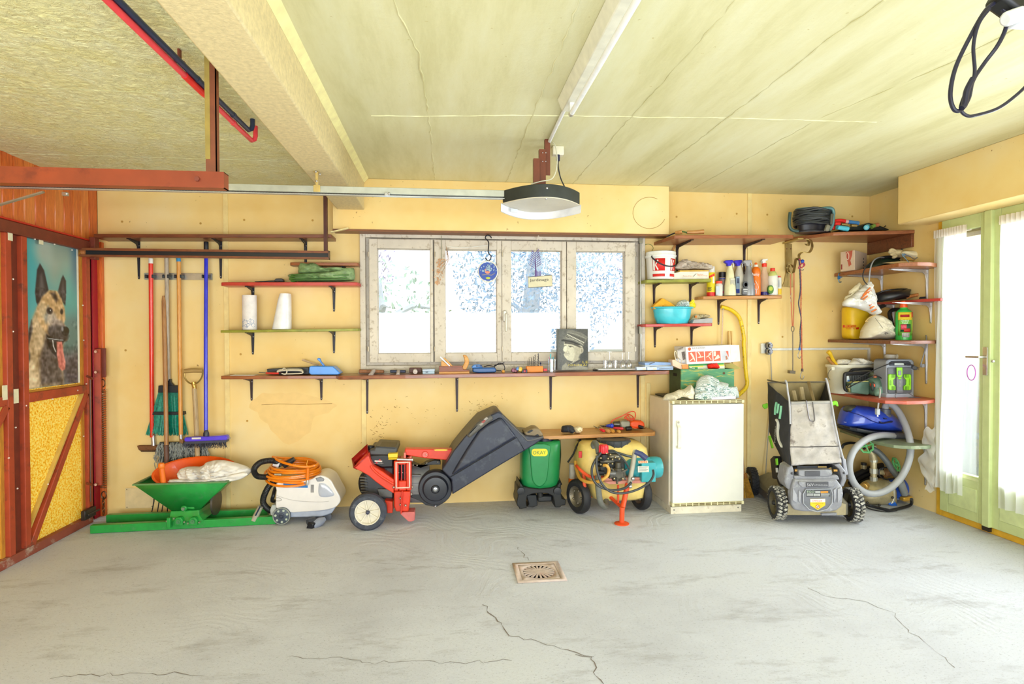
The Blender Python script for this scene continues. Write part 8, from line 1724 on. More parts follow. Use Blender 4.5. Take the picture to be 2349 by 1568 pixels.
t=TH('drill_block','orange wooden block holding upright drill bits','drill block',cB,485,635,-.2);t.p('block',pp_(PX(cB,[(380,560),(590,555),(594,628),(384,636)]),-.23,-.17),mat((244,140,30),.45),bev=.002)
for x,y,r in((396,480,.0018),(413,460,.002),(441,443,.0024),(467,428,.0028),(488,404,.0032),(530,388,.0045)):
 A,B=W(*cB(x-2,556),Y=-.2),W(*cB(x+2,y),Y=-.2);n_=22;hl=[A.lerp(B,i/n_)+V3((.0016*cos(i*1.4),.0016*sin(i*1.4),0))for i in range(n_+1)];t.p('drill_bit',tu_(hl,[r*(1.15 if i%3 else .8)for i in range(n_)]+[.0005],6),mat((96,92,90),.35,.7))
t.p('countersink',la_([(.003,0),(.003,.012),(.008,.02),(.001,.028)],W(*cB(560,548),Y=-.2),10),mat((60,70,110),.35,.5))
solo('red_block','small red block to the right of the drill block','block',pp_(PX(cB,[(598,590),(642,588),(645,618),(600,620)]),-.2,-.16),mat((230,40,60),.4))
t=TH('pen_jar','clear plastic jar with pens beside the officer book','jar',cB,705,630,-.2);t.p('jar',rings_px([(740+y/5.593,1140+a/5.593,1140+b/5.593)for y,a,b in((630,656,752),(465,654,758))],-.2,.06,20,3.),glass((.86,.9,.98),.12,'jar_plastic'))
for k,(a,b,c)in enumerate((((690,610),(688,398),(80,190,200)),((720,600),(672,440),(210,150,170)),((700,600),(722,440),(90,170,190)),((740,620),(690,500),(120,120,130)))):
 t.p('pen',tu_([W(*cB(*a),Y=-.2-.01*k),W(*cB(*b),Y=-.2)],.005,6),mat(c,.4))
 # book with a portrait on its cover
cv=Canvas(88,114,(78,78,76));cv.ell(.85,.7,.4,.4,(52,54,54),.3).ell(.2,.4,.3,.4,(100,100,96),.3)
cv.poly([(.1,1),(.12,.9),(.28,.8),(.4,.84),(.6,.8),(.78,.9),(1.,.94),(1,1)],(150,146,130),.02).poly([(.25,.82),(.24,.76),(.34,.82),(.5,.78),(.72,.7),(.76,.78),(.6,.92),(.35,.95)],(104,100,88),.015).poly([(.36,.84),(.5,.78),(.72,.72),(.75,.78),(.55,.86),(.4,.9)],(60,58,54),.01)
for k in range(7):cv.ell(.42+.045*k,.845-.018*k,.022,.014,(190,186,166),.008)
cv.poly([(.18,.32),(.3,.3),(.8,.42),(.83,.5),(.78,.6),(.7,.62),(.66,.74),(.5,.8),(.3,.76),(.2,.68),(.17,.62),(.21,.57),(.15,.5),(.17,.44)],(206,200,176),.012)
cv.poly([(.5,.45),(.8,.44),(.74,.62),(.64,.76),(.48,.78),(.56,.62)],(176,168,146),.04).ell(.79,.52,.055,.07,(196,188,166),.012).ell(.79,.53,.03,.045,(140,130,112),.015)
cv.poly([(.2,.30),(.6,.36),(.8,.46),(.7,.45),(.45,.38),(.2,.36)],(70,66,58),.02).line([(.33,.415),(.44,.42),(.5,.44)],.018,(100,94,82),.012).line([(.17,.41),(.25,.40)],.02,(90,84,74),.012).ell(.4,.435,.04,.012,(60,56,50),.01).ell(.2,.43,.025,.012,(70,66,58),.01)
cv.poly([(.2,.42),(.27,.42),(.27,.53),(.24,.565),(.17,.55),(.15,.51)],(226,220,196),.012).line([(.17,.565),(.27,.57)],.012,(120,110,96),.01).line([(.2,.605),(.34,.60)],.022,(150,142,124),.012).line([(.22,.635),(.33,.635)],.012,(96,84,74),.01).line([(.32,.55),(.38,.62)],.012,(150,140,120),.014)
cv.poly([(.08,.27),(.16,.25),(.5,.30),(.74,.38),(.7,.4),(.5,.345),(.2,.30),(.1,.30)],(22,22,22),.008)
cv.poly([(.16,.25),(.2,.2),(.3,.04),(.42,.02),(.8,.1),(1.,.2),(.86,.42),(.74,.38),(.5,.30)],(112,110,102),.01).poly([(.27,.11),(.34,.1),(.9,.25),(.9,.4),(.84,.42),(.72,.34),(.25,.2)],(78,76,70),.012)
for k in range(13):cv.ell(.3+.046*k,.135+.0165*k,.022,.016,(212,208,190),.006).ell(.28+.046*k,.17+.0165*k,.016,.008,(180,176,160),.006)
cv.line([(.25,.215),(.5,.26),(.74,.345),(.84,.4)],.014,(190,186,170),.006).line([(.3,.09),(.6,.13),(.93,.235)],.01,(180,176,160),.006);cv.speck(9,60,80,4).speck(8,30,40,5)
yk_=-.14;q0,q1,q2=W(*cB(792,78),Y=yk_),W(*cB(1166,78),Y=yk_),W(*cB(792,606),Y=yk_-.03)
bk=TH('book','large grey book with the portrait of a man in an officer cap, titled LE GENERAL','book',cB,980,608,-.14);dz=(q2-q0)
F=[W(*cB(768,76),Y=yk_),q1+V3((.002,0,.001)),q1+V3((.002,0,.001))+dz,W(*cB(768,76),Y=yk_)+dz];nb=V3((0,.034,.0))
bk.p('cover_board',MB().loft([F,[v+nb for v in F]]),mat((70,68,64),.5),bev=.002);o=bk.p('printed_cover',cv.mesh(q0+V3((0,-.0012,0)),q1+V3((0,-.0012,0)),q2+V3((0,-.0012,0))),printed(.35));cv.colour(o)
bk.p('spine_edge',MB().beam(W(*cB(778,78),Y=yk_-.0015),W(*cB(790,606),Y=yk_-.0315),.012,.002,(0,1,0)),mat((96,94,88),.5))
for s,x0,x1,y0,y1 in(('LE',1100,1170,520,488),('GENERAL',912,1172,560,528)):a,b=W(*cB(x0,y0),Y=yk_-.0285),W(*cB(x1,y1),Y=yk_-.0285);bk.p('lettering',letters(s,a,(1,0,0),V3((0,.06,1)).normalized(),width=b.x-a.x,height=b.z-a.z),mat((206,186,70),.45))
t=TH('pliers','small black pliers in front of the glasses','pliers',cB,1265,612,-.22)
for s_ in(-1,1):t.p('handle',tu_(spl([W(*cB(1228,606+4*s_),Y=-.22),W(*cB(1262,608+5*s_),Y=-.22),W(*cB(1300,604),Y=-.21),W(*cB(1330,600-3*s_),Y=-.2)],4),.004,6),BLK)
GLS=glass((.96,.97,1.),.16,'drinking_glass');yg_=-.19
solo('paper_sheet','white paper sheet under the drinking glasses','paper',pp_(PX(cB,[(1300,597),(1810,592),(1810,598),(1300,604)]),-.26,-.1),mat((246,246,250),.7))
def wr_(y):return 740+y/5.593
for lab,cx,b0,hw in(('upside-down wine glass at the left of the three on the tool shelf',1446,372,34),('upside-down wine glass in the middle of the three on the tool shelf',1612,385,40),('upside-down wine glass at the right of the three on the tool shelf',1690,376,42)):
 t=TH('wine_glass',lab,'glass',cB,cx,597,yg_-.02*(cx==1612));c_=1140+cx/5.593;h_=hw/5.593
 t.p('bowl',lathe_px([(wr_(597),h_*.85),(wr_(560),h_*1.02),(wr_(520),h_*.95),(wr_(485),h_*.55),(wr_(470),1)],yg_,20,c_),GLS);t.p('stem',lathe_px([(wr_(472),.9),(wr_(430),.7),(wr_(b0+8),.9)],yg_,10,c_),GLS);t.p('foot',lathe_px([(wr_(b0+8),1),(wr_(b0+3),h_),(wr_(b0),h_)],yg_,20,c_),GLS)
for lab,cx in(('short tumbler glass at the left end of the glasses',1390),('short tumbler glass between the left two wine glasses',1520)):t=TH('tumbler',lab,'glass',cB,cx,600,-.16);t.p('glass',lathe_px([(wr_(598),4.6),(wr_(482),5.2)],-.16,20,1140+cx/5.593),GLS);t.p('thick_base',lathe_px([(wr_(485),5.2),(wr_(478),5)],-.16,20,1140+cx/5.593),GLS)
for k,(lab,l,c)in enumerate((('lowest blue-white flat case of the pile at the right end of the tool shelf',[(2020,575),(2262,560),(2262,602),(2030,606)],(170,196,236)),('middle grey-white flat case of the pile at the right end of the tool shelf',[(1900,545),(2258,540),(2260,560),(2020,576),(1900,566)],(206,214,226)),('topmost blue-edged flat case of the pile at the right end of the tool shelf',[(1896,512),(2030,503),(2240,510),(2258,538),(1900,546)],(150,180,232)))):
 t=TH('flat_case',lab,'case',cB,2100,600,-.18);t.p('case',pp_(PX(cB,l),-.27+.01*k,-.08),mat(c,.4),bev=.002);t.p('edge_groove',pp_(PX(cB,[(l[0][0]+60,(l[0][1]+l[-1][1])/2-1),(l[1][0]-8,(l[1][1]+l[2][1])/2-5),(l[1][0]-8,(l[1][1]+l[2][1])/2+2),(l[0][0]+60,(l[0][1]+l[-1][1])/2+5)]),-.272+.01*k,-.26),mat((96,100,110),.5))
for lab,x in(('small pale blue carton at the left before the pile of flat cases',1790),('second small pale carton directly before the pile of flat cases',1925)):t=TH('small_box',lab,'box',cB,x+50,606,-.25);t.p('box',pp_(PX(cB,[(x,568),(x+125,566),(x+130,604),(x+4,606)]),-.29,-.24),mat((206,220,244),.5),bev=.001);t.p('label',pp_(PX(cB,[(x+80,580),(x+120,578),(x+122,600),(x+82,602)]),-.2915,-.28),mat((222,206,180),.5))
# hanging in the window
c0=lambda x,y:(820+x/3.4544,520+y/3.4544);yw=-.12
t=TH('enamel_trivet','round blue trivet painted with a pink bird hanging in the window','trivet',c0,1035,435,yw);dc_=W(*c0(1034,354),Y=yw);rd=W(*c0(1112,354),Y=yw).x-dc_.x;t.p('plate',la_([(.001,.008),(rd*.93,.008),(rd*.94,.0),(.001,0)],dc_,40,(0,-1,0)),mat((28,70,170),.3,coat=.3))
t.p('rim',tu_([dc_+V3((rd*.96*cos(a),0,rd*1.06*sin(a)))for a in np.linspace(0,2*pi,33)[:-1]],.006,8,closed=True),mat((236,232,220),.35))
rg=random.Random(8);dy_=-.0095
for k in range(46):
 a,r=rg.uniform(0,pi),rd*rg.uniform(.15,.85)
 t.p('painted_leaf',MB().ball(dc_+V3((r*cos(a),dy_,r*sin(a)*1.0)),(.0035,.001,.007),6,4,Matrix.Rotation(rg.uniform(-.6,.6),3,'Y')),mat((170,196,206),.4))
t.p('painted_bird',MB().ball(dc_+V3((-.004,dy_,-.008)),(.02,.0012,.011),12,6).tube([dc_+Vector(v)for v in((-.018,dy_,-.002),(-.026,dy_,.012),(-.018,dy_,.02))],.003,5),mat((240,140,110),.4));t.p('painted_branch',tu_(spl([dc_+Vector(v)for v in((-.05,dy_,-.03),(-.01,dy_,-.026),(.03,dy_,-.03),(.055,dy_,-.012))],4),.002,5),mat((206,180,130),.4));t.p('painted_grass',MB().ball(dc_+V3((0,dy_,-.055)),(.02,.0012,.010),10,5),mat((190,200,60),.4))
solo('s_hook','black S-shaped hook holding the blue trivet','hook',tu_(spl([W(*c0(a,b),Y=yw)for a,b in((1062,90),(1050,72),(1025,68),(1014,90),(1040,125),(1036,200),(1058,232),(1050,262),(1030,266),(1014,245))],5),.005,8),BLK)
solo('string','white string stretched between the dried herbs and the S-hook','string',tu_(spl([W(*c0(a,b),Y=yw+.01)for a,b in((705,152),(780,162),(900,160),(980,152),(1038,145))],4),.0022,5),mat((246,244,240),.8))
t=TH('dried_herbs','bundle of dried seed heads on a chain hanging in the window','dried plant',c0,660,460,-.1);rg=random.Random(2);sd_=MB();stt=MB()
for k in range(60):
 a=(rg.gauss(660,16),rg.uniform(250,460));p=W(a[0]+(a[1]-340)*-.16,0,Y=-.1);q=W(*c0(a[0]-(a[1]-250)*.12,a[1]),Y=-.1+rg.uniform(-.02,.02));sd_.ball(q,(.004,.004,.008),5,3)
 if k%3==0:stt.tube([W(*c0(704,150),Y=-.1),W(*c0(715+rg.uniform(-8,14),260),Y=-.1),q],.0009,3)
t.p('seed_heads',sd_,mat((232,170,120),.8,v=.3,sc=60),kind='stuff');t.p('stalks',stt,mat((190,150,110),.8),kind='stuff')
t.p('chain',tu_([W(*c0(665+(2 if k%2 else-2),70+k*6),Y=-.1)for k in range(33)],.003,4),mat((150,150,130),.5))
t=TH('garden_sign','purple metal tree above a small cream name sign hanging in the window','sign',c0,1448,480,yw);PPL=mat((112,92,150),.5,.2)
sg=[W(*c0(*q),Y=yw)for q in((1352,398),(1542,382),(1545,470),(1355,482))];t.p('sign_board',MB().loft([sg,[v+V3((0,.006,0))for v in sg]]),mat((222,212,178),.5),bev=.001)
t.p('sign_border',tu_(sg,.003,5,closed=True),mat((120,116,110),.5));a=W(*c0(1366,440),Y=yw-.004);t.p('lettering',letters('Jardinage',a,V3((1,0,.05)).normalized(),(0,0,1),width=.16,height=.03),mat((90,80,74),.5))
tk=tu_(spl([W(*c0(a,b),Y=yw)for a,b in((1412,395),(1412,330),(1408,260),(1408,200))],4),[.009]*4+[.006]*5+[.003]*4,6);rg=random.Random(6);lv=MB()
for k in range(16):
 y=330-8*k;s_=1 if k%2 else-1;L2=46-1.4*k;p=W(*c0(1410,y),Y=yw);e=W(*c0(1410+s_*L2,y-26),Y=yw);tk.tube([p,e],.0018,4)
 for j in(.45,.75,1.):lv.ball(p.lerp(e,j)+V3((0,0,.006)),(.003,.001,.008),5,3,Matrix.Rotation(s_*.7,3,'Y'))
t.p('tree_silhouette',tk,PPL);t.p('leaf_cutouts',lv,PPL,kind='stuff')
for k in range(4):t.p('picket',pp_(PX(c0,[(1418+9*k,395),(1418+9*k,355),(1421+9*k,348),(1424+9*k,355),(1424+9*k,394)]),yw,yw+.003),PPL)
for l in(((1432,66),(1408,200)),((1436,66),(1352,398)),((1436,66),(1530,384))):t.p('hanging_string',cy_(W(*c0(*l[0]),Y=yw),W(*c0(*l[1]),Y=yw),.0013,n=5),mat((236,226,206),.8))
# shelves right of the window
c6=lambda x,y:(1460+x/5.226,500+y/5.226)
def r6(y):return 500+y/5.226
def T6(name,label,cat,x,y,Y):return TH(name,label,cat,c6,x,y,Y)
WP=mat((240,236,230),.35,v=.03);RDP=mat((228,36,32),.4)
t=T6('drawknife','drawknife with two wooden handles on the deep brown shelf','drawknife',640,195,-.3)
for a,b in(((470,175),(545,165)),((606,170),(806,162))):t.p('handle',tu_([W(*c6(*a),Y=-.3),W(*c6((a[0]+b[0])/2,(a[1]+b[1])/2+3),Y=-.32),W(*c6(*b),Y=-.33)],[.014,.017,.019],12),WLT)
t.p('blade',rp_([(*c6(360,225),-.3),(*c6(420,195),-.3),(*c6(480,172),-.3)],0,.006,6,4),BLK);t.p('tang',rp_([c6(545,160),c6(575,165),c6(608,178)],-.3,.006,6,4),mat((96,120,60),.5))
t=T6('plaster_bucket','white bucket printed with red squares and white K letters on the green shelf','bucket',290,740,-.12);yb6=-.12;cxb6=1460+290/5.226
t.p('pail',lathe_px([(r6(740),27.5),(r6(735),28.5),(r6(480),31.5),(r6(476),33)],yb6,40,cxb6),WP);t.p('lid',lathe_px([(r6(478),33),(r6(455),34),(r6(450),32.5),(r6(415),32.5),(r6(408),31),(r6(406),20)],yb6,40,cxb6),mat((246,244,238),.35))
cX=W(cxb6,r6(600),Y=yb6).x
def bl(a0,a1,y0,y1,m,off):
 hf=lambda y:W(cxb6,r6(y),Y=yb6).z;rr=lambda y:W(cxb6+28.5+3*(735-y)/255,r6(y),Y=yb6).x-W(cxb6,r6(y),Y=yb6).x;n=8
 A=[R(a0+(a1-a0)*i/n)for i in range(n+1)];t.p('red_print' if m is RDP else 'white_print',MB().add([(cX+(rr(y)+off)*sin(a),yb6-(rr(y)+off)*cos(a),hf(y))for y in(y0,y1)for a in A],[(i,i+1,n+2+i,n+1+i)for i in range(n)]),m,solid=.0008)
def kb(a0,a1):
 bl(a0,a1,500,645,RDP,.0006);hf=lambda y:W(cxb6,r6(y),Y=yb6).z;w=a1-a0
 rr=lambda y:W(cxb6+28.5+3*(735-y)/255,r6(y),Y=yb6).x-W(cxb6,r6(y),Y=yb6).x
 def pt(u,y):a=R(a0+w*u);return V3((cX+(rr(y)+.002)*sin(a),yb6-(rr(y)+.002)*cos(a),hf(y)))
 for l in(((.05,512),(.2,512),(.2,640),(.05,640)),((.2,575),(.42,512),(.5,525),(.3,575)),((.2,578),(.3,578),(.5,628),(.42,640))):q=[pt(*k)for k in l];t.p('letter_stroke',MB().loft([q,[v+V3((0,.0012,0))for v in q]]),WP)
kb(-54,-3);kb(22,62);bl(-56,-3,680,712,RDP,.0006);bl(20,62,680,712,RDP,.0006)
t.p('bail',rp_([(*c6(185,455),yb6-.08),(*c6(190,475),yb6-.1),(*c6(260,530),yb6-.13),(*c6(350,570),yb6-.13),(*c6(430,577),yb6-.10),(*c6(478,560),yb6-.05)],0,.006,8,5),BLK)
solo('stirring_stick','wooden stirring stick behind the white bucket','stick',MB().beam(W(*c6(425,410),Y=-.02),W(*c6(465,325),Y=-.012),.018,.006,(0,1,0)),WLT)
solo('green_wire_ring','thin green wire ring hung on the window edge above the white bucket','wire',tu_([W(*c6(140+60*cos(a),360+48*sin(a)),Y=-.03)for a in np.linspace(-2.6,.9,18)],.0022,5),mat((90,120,60),.5))
t=T6('seed_tin','flat white tin with orange lettering on the green shelf','tin',660,735,-.12);t.p('body',pp_(PX(c6,[(445,660),(525,640),(868,636),(868,735),(525,736),(445,735)]),-.17,-.04),mat((236,228,214),.4),bev=.004);t.p('lid_edge',pp_(PX(c6,[(520,626),(870,622),(872,636),(520,642)]),-.173,-.038),mat((236,190,90),.4),bev=.002)
for s,x0,x1,y in(('Pommes & Noix',558,668,698),('Racines',730,800,680),('Oignons & Sauge',730,852,698)):a,b=W(*c6(x0,y),Y=-.1715),W(*c6(x1,y),Y=-.1715);t.p('lettering',letters(s,a,(1,0,0),(0,0,1),width=b.x-a.x),mat((230,130,50),.5))
a,b=W(*c6(680,700),Y=-.1715),W(*c6(718,665),Y=-.1715);t.p('print_stroke',MB().beam(a,b,.004,.004,(0,1,0)),mat((150,140,130),.5))
t=T6('folded_cloth','crumpled grey-beige plastic sheet on the flat white tin','cloth',690,635,-.12)
for k,l in enumerate(([(460,610),(500,540),(560,508),(640,530),(720,545),(690,610),(560,625)],[(560,600),(700,545),(800,548),(880,580),(900,610),(870,625),(700,618),(520,622)])):t.p('fold',puff(PX(c6,l),-.11-.02*k,.06,.01,40,.5,k+2,6,rip=.03),mat((216,200,184),.4,v=.15,sc=30),ang=60)
t=T6('spray_can','yellow and red spray can with a clear cap, leftmost on the bottle shelf','can',890,940,-.1);cx=1460+892/5.226;t.p('body',lathe_px([(r6(938),9),(r6(660),9.2),(r6(650),8)],-.1,24,cx),mat((246,220,40),.35));t.p('red_band',lathe_px([(r6(938),9.25),(r6(890),9.3)],-.1,24,cx),RDP);t.p('red_flash',pp_(PX(c6,[(880,690),(935,660),(938,690),(880,715)]),-.1365,-.12),RDP);t.p('white_panel',pp_(PX(c6,[(915,700),(935,700),(935,780),(915,780)]),-.1365,-.12),WP);t.p('cap',lathe_px([(r6(655),8.4),(r6(582),8.2),(r6(580),7)],-.1,24,cx),mat((226,222,216),.2))
for k in range(4):t.p('print_line',pp_(PX(c6,[(862,828+12*k),(905-8*(k%2),826+12*k),(905-8*(k%2),831+12*k),(862,833+12*k)]),-.1365,-.12),mat((70,50,20),.5))
def bottle(label,x,Y,rows,m,extra=()):
 t=T6('bottle',label,'bottle',x,930,Y);cx=1460+x/5.226;t.p('body',lathe_px([(r6(y),w)for y,w in rows],Y,26,cx),m)
 for nm,rw,mm in extra:
  if isinstance(rw[0],tuple)and len(rw[0])==2 and nm[0]!='*':t.p(nm,lathe_px([(r6(y),w)for y,w in rw],Y,24,cx),mm)
  else:d=rw[0];t.p(nm[1:],pp_(PX(c6,rw[1]),Y-d-.0015,Y-d+.01),mm,bev=.001)
 return t
WHT=mat((236,232,222),.35)
bottle('small white medicine bottle with a red cap on the bottle shelf',988,-.12,[(935,7.6),(800,7.8),(790,6.5),(782,6)],WHT,[('cap',[(785,7),(755,7),(753,5)],mat((240,76,50),.4)),('*label',(.028,[(955,815),(1015,815),(1015,920),(955,920)]),mat((206,214,224),.5))])
bottle('jar with a black cap behind the small white bottle',1028,-.05,[(930,7.4),(715,7.4),(708,6.6)],mat((150,130,120),.4),[('cap',[(710,7.6),(650,7.6),(646,6)],BLK),('blue_band',[(735,7.5),(722,7.5)],mat((60,70,150),.4)),('red_band',[(900,7.5),(880,7.5)],mat((200,50,90),.4))])
def sprayer(label,x,Y,body,trig,prof,nz,lab=None):
 t=bottle(label,x,Y,prof,body);k=0 if prof[0][0]<5 else 1
 t.p('trigger_head',pp_(PX(c6,[(x-58,520),(x-50,505),(x+30,500),(x+48,512),(x+46,524),(x+22,545),(x+16,572),(x-22,572),(x-26,545),(x-50,532)]),Y-.02,Y+.02),trig,bev=.004)
 t.p('trigger',rp_([(*c6(x+30,525),Y),(*c6(x+42,560),Y),(*c6(x+36,590),Y)],0,.005,6,4),nz)
 if lab:t.p('label',pp_(PX(c6,lab[0]),Y-.043,Y-.02),lab[1],bev=.003);[t.p('label_print',pp_(PX(c6,q),Y-.0445,Y-.03),c)for q,c in lab[2]]
 return t
cr_=mat((240,232,186),.35);BT=mat((56,40,206),.35);PR1=[(930,12.5),(920,13),(800,11.5),(720,9),(680,8.6),(640,7.5),(590,4.8),(568,4.6)]
bx2=lambda x0,x1,y0,y1:[(x0,y0),(x1,y0),(x1,y1),(x0,y1)]
sprayer('cream spray bottle with a blue trigger, left of its twin on the bottle shelf',1120,-.11,cr_,BT,PR1,WHT,(bx2(1125,1182,720,900),mat((220,216,190),.5),[(bx2(1130,1150,850,895),mat((120,120,120),.5)),(bx2(1130,1175,740,800),mat((196,190,170),.5))]))
sprayer('beige spray bottle with a blue trigger, behind between cream and grey ones',1230,-.06,mat((214,206,190),.35),BT,[(925,11),(800,11),(700,10.5),(640,8),(590,5),(568,4.8)],WHT,(bx2(1196,1240,700,900),mat((150,170,190),.5),[(bx2(1205,1232,720,780),mat((70,80,110),.5)),(bx2(1196,1236,850,900),mat((40,60,150),.5))]))
sprayer('silver-grey spray bottle with a grey trigger on the bottle shelf',1342,-.11,mat((150,150,154),.35,.3),mat((170,168,170),.4),[(930,13.5),(900,14),(800,12.5),(700,10),(640,7),(590,5),(568,4.8)],mat((214,212,214),.4),(bx2(1275,1345,840,915),mat((120,120,126),.5),[([(1310+30*cos(a),795+38*sin(a))for a in np.linspace(0,2*pi,15)[:-1]],mat((70,72,78),.5)),([(1312+18*cos(a),797+24*sin(a))for a in np.linspace(0,2*pi,15)[:-1]],mat((226,226,228),.5)),(bx2(1282,1340,850,862),mat((206,206,206),.5)),(bx2(1290,1335,875,885),mat((200,200,200),.5))]))
t=bottle('orange washing-up bottle lettered handy on the bottle shelf',1432,-.10,[(930,9),(920,9.6),(720,9.6),(690,8.6),(670,9.6),(625,9.2),(600,7),(585,4.6)],mat((248,120,26),.35,coat=.2),[('white_collar',[(588,4.6),(560,4.4)],WHT),('nozzle',[(562,2.6),(545,3),(532,1.6)],mat((250,110,30),.4))])
a,b=W(*c6(1392,700),Y=-.138),W(*c6(1474,655),Y=-.138);t.p('lettering',letters('handy',a,(1,0,0),(0,0,1),width=b.x-a.x,height=b.z-a.z),WP);t.p('glass_drawing',tu_(spl([W(*c6(*q),Y=-.138)for q in((1420,780),(1412,830),(1438,860),(1462,830),(1440,775),(1425,750))],4),.0018,5).cyl(W(*c6(1438,862),Y=-.138),W(*c6(1438,905),Y=-.138),.0018,n=5),WP)
t=bottle('clear spray bottle with a red collar and a dark blue foot on the bottle shelf',1532,-.09,[(925,8.4),(800,9),(740,8),(700,8.6),(620,5),(580,4.6)],mat((244,206,176),.15,alpha=.45),[('liquid',[(922,8.6),(885,8.7)],mat((40,30,120),.3)),('red_collar',[(585,5),(545,5.2),(540,4)],mat((240,50,24),.35))]);t.p('trigger_head',pp_(PX(c6,[(1500,525),(1515,490),(1575,485),(1578,505),(1550,512),(1552,540),(1515,542),(1515,515)]),-.105,-.07),WP,bev=.003)
t=bottle('white bottle with a green oval label and red cap on the bottle shelf',1632,-.10,[(925,10),(910,10.6),(720,10.6),(690,10),(665,8)],WHT,[('green_neck',[(695,10.2),(670,9),(645,6.5),(638,5)],mat((214,220,130),.35)),('red_cap',[(642,4.8),(602,4.9),(598,4)],mat((236,60,36),.4))]);t.p('oval_label',pp_([c6(1612+34*cos(a),855+52*sin(a))for a in np.linspace(0,2*pi,21)[:-1]],-.142,-.12),mat((70,120,30),.45));t.p('label_centre',pp_([c6(1612+24*cos(a),845+26*sin(a))for a in np.linspace(0,2*pi,21)[:-1]],-.1435,-.13),mat((196,206,70),.45))
bottle('small white and yellow bottle at the right end of the bottle shelf',1708,-.08,[(920,5),(850,5),(720,5),(712,4)],WHT,[('yellow_foot',[(918,5.15),(845,5.15)],mat((250,200,40),.4)),('red_lid',[(714,3.4),(695,3.4)],mat((220,50,60),.4)),('*print',(.018,bx2(1692,1722,740,830)),mat((170,172,176),.5))])
t=T6('wash_basin','turquoise plastic basin on the dark red shelf','basin',425,1270,-.12);cx=1460+428/5.226;TQ=mat((66,196,214),.3,coat=.3)
t.p('bowl',lathe_px([(r6(1268),33),(r6(1262),35),(r6(1180),40.5),(r6(1090),43),(r6(1085),46.5),(r6(1068),48),(r6(1064),46),(r6(1070),43),(r6(1100),40),(r6(1100),2)],-.12,40,cx).warp(lambda v:(v.x,-.12+(v.y+.12)*.6,v.z)),TQ)
t=T6('sponge','large yellow-orange sponge sticking up in the turquoise basin','sponge',340,1065,-.12);t.p('sponge',pp_(PX(c6,[(205,1050),(315,956),(405,1005),(474,1058),(470,1090),(210,1090)]),-.16,-.09),mat((248,178,50),.9,v=.12,sc=50,b=.5,bs=160),bev=.006);t.p('dent',pp_(PX(c6,[(308,1052),(318,1044),(330,1050),(326,1060),(312,1060)]),-.1615,-.15),mat((206,130,30),.9))
solo('grey_rag','crumpled grey striped rag in the turquoise basin','cloth',puff(PX(c6,[(465,1060),(500,1005),(570,992),(612,1015),(615,1080),(480,1085)]),-.12,.05,.012,60,.6,3,rip=.02),ST)
t=T6('rubber_glove','yellow rubber glove hanging over the turquoise basin edge','glove',650,1065,-.12);YG2=mat((250,224,40),.4)
t.p('hand',puff(PX(c6,[(595,1075),(620,1030),(665,1000),(700,1030),(690,1080)]),-.12,.03,.006,50,.6,2),YG2)
for a,b in(((640,1030),(680,978)),((668,1020),(690,985)),((685,1035),(706,1050))):t.p('finger',tu_([W(*c6(*a),Y=-.13),W(*c6(*b),Y=-.13)],[.012,.008],8),YG2)
t=T6('grey_tray','flat grey tray at the right end of the dark red shelf','tray',800,1260,-.13);t.p('tray',pp_(PX(c6,[(690,1215),(905,1195),(915,1200),(912,1255),(670,1260)]),-.19,-.05),mat((176,174,176),.4),bev=.003)
t=T6('crumpled_packet','crumpled printed packet leaning between basin and grey tray','packet',740,1215,-.1);t.p('packet',puff(PX(c6,[(620,1250),(680,1170),(720,1158),(830,1162),(880,1180),(830,1200),(700,1210),(650,1255)]),-.1,.05,.008,50,.6,4,rip=.02),mat((224,206,170),.5,v=.25,sc=40));t.p('red_print',pp_(PX(c6,[(706,1168),(730,1166),(722,1195),(702,1195)]),-.156,-.13),mat((220,130,50),.5))
t=Thing('bow_saw','yellow bow saw hanging on the wall beside the refrigerator','bow saw',W(1690,905,Y=-.03));YS_=mat((250,206,30),.35,v=.1,wear=(150,110,20),wsc=30)
t.p('frame',rp_([c6(1015,1062),c6(1070,1075),c6(1150,1110),c6(1225,1180),c6(1260,1280),c6(1290,1450),(1706,790),(1711,855),(1714,878),(1709,892),(1693,907)],-.035,.0165,10,5),YS_);t.p('blade',MB().loft([[W(*q,Y=-.03+d)for q in(c6(1034,1085),c6(1044,1085),c6(1026,1640),c6(1012,1640))]for d in(0,.002)]),mat((196,160,130),.4,.5));t.p('tooth_row',tu_([W(*c6(1036-(k/60)*22,1090+k*9),Y=-.031)for k in range(60)],[.003 if k%2 else .0008 for k in range(60)],4),mat((236,226,214),.4,.4));t.p('blade_pin',MB().ball(W(*c6(1040,1088),Y=-.04),.008,8,5),CHR)
for k,(lab,x)in enumerate((('left of two wooden sticks behind the tool carton',1110),('right of two wooden sticks behind the tool carton',1140))):t=T6('wooden_stick',lab,'stick',x,1700,-.03);t.p('stick',MB().beam(W(*c6(x,1355),Y=-.02),W(*c6(x+14,1760),Y=-.035),.015,.02),mat((240,200,130),.6),bev=.003)
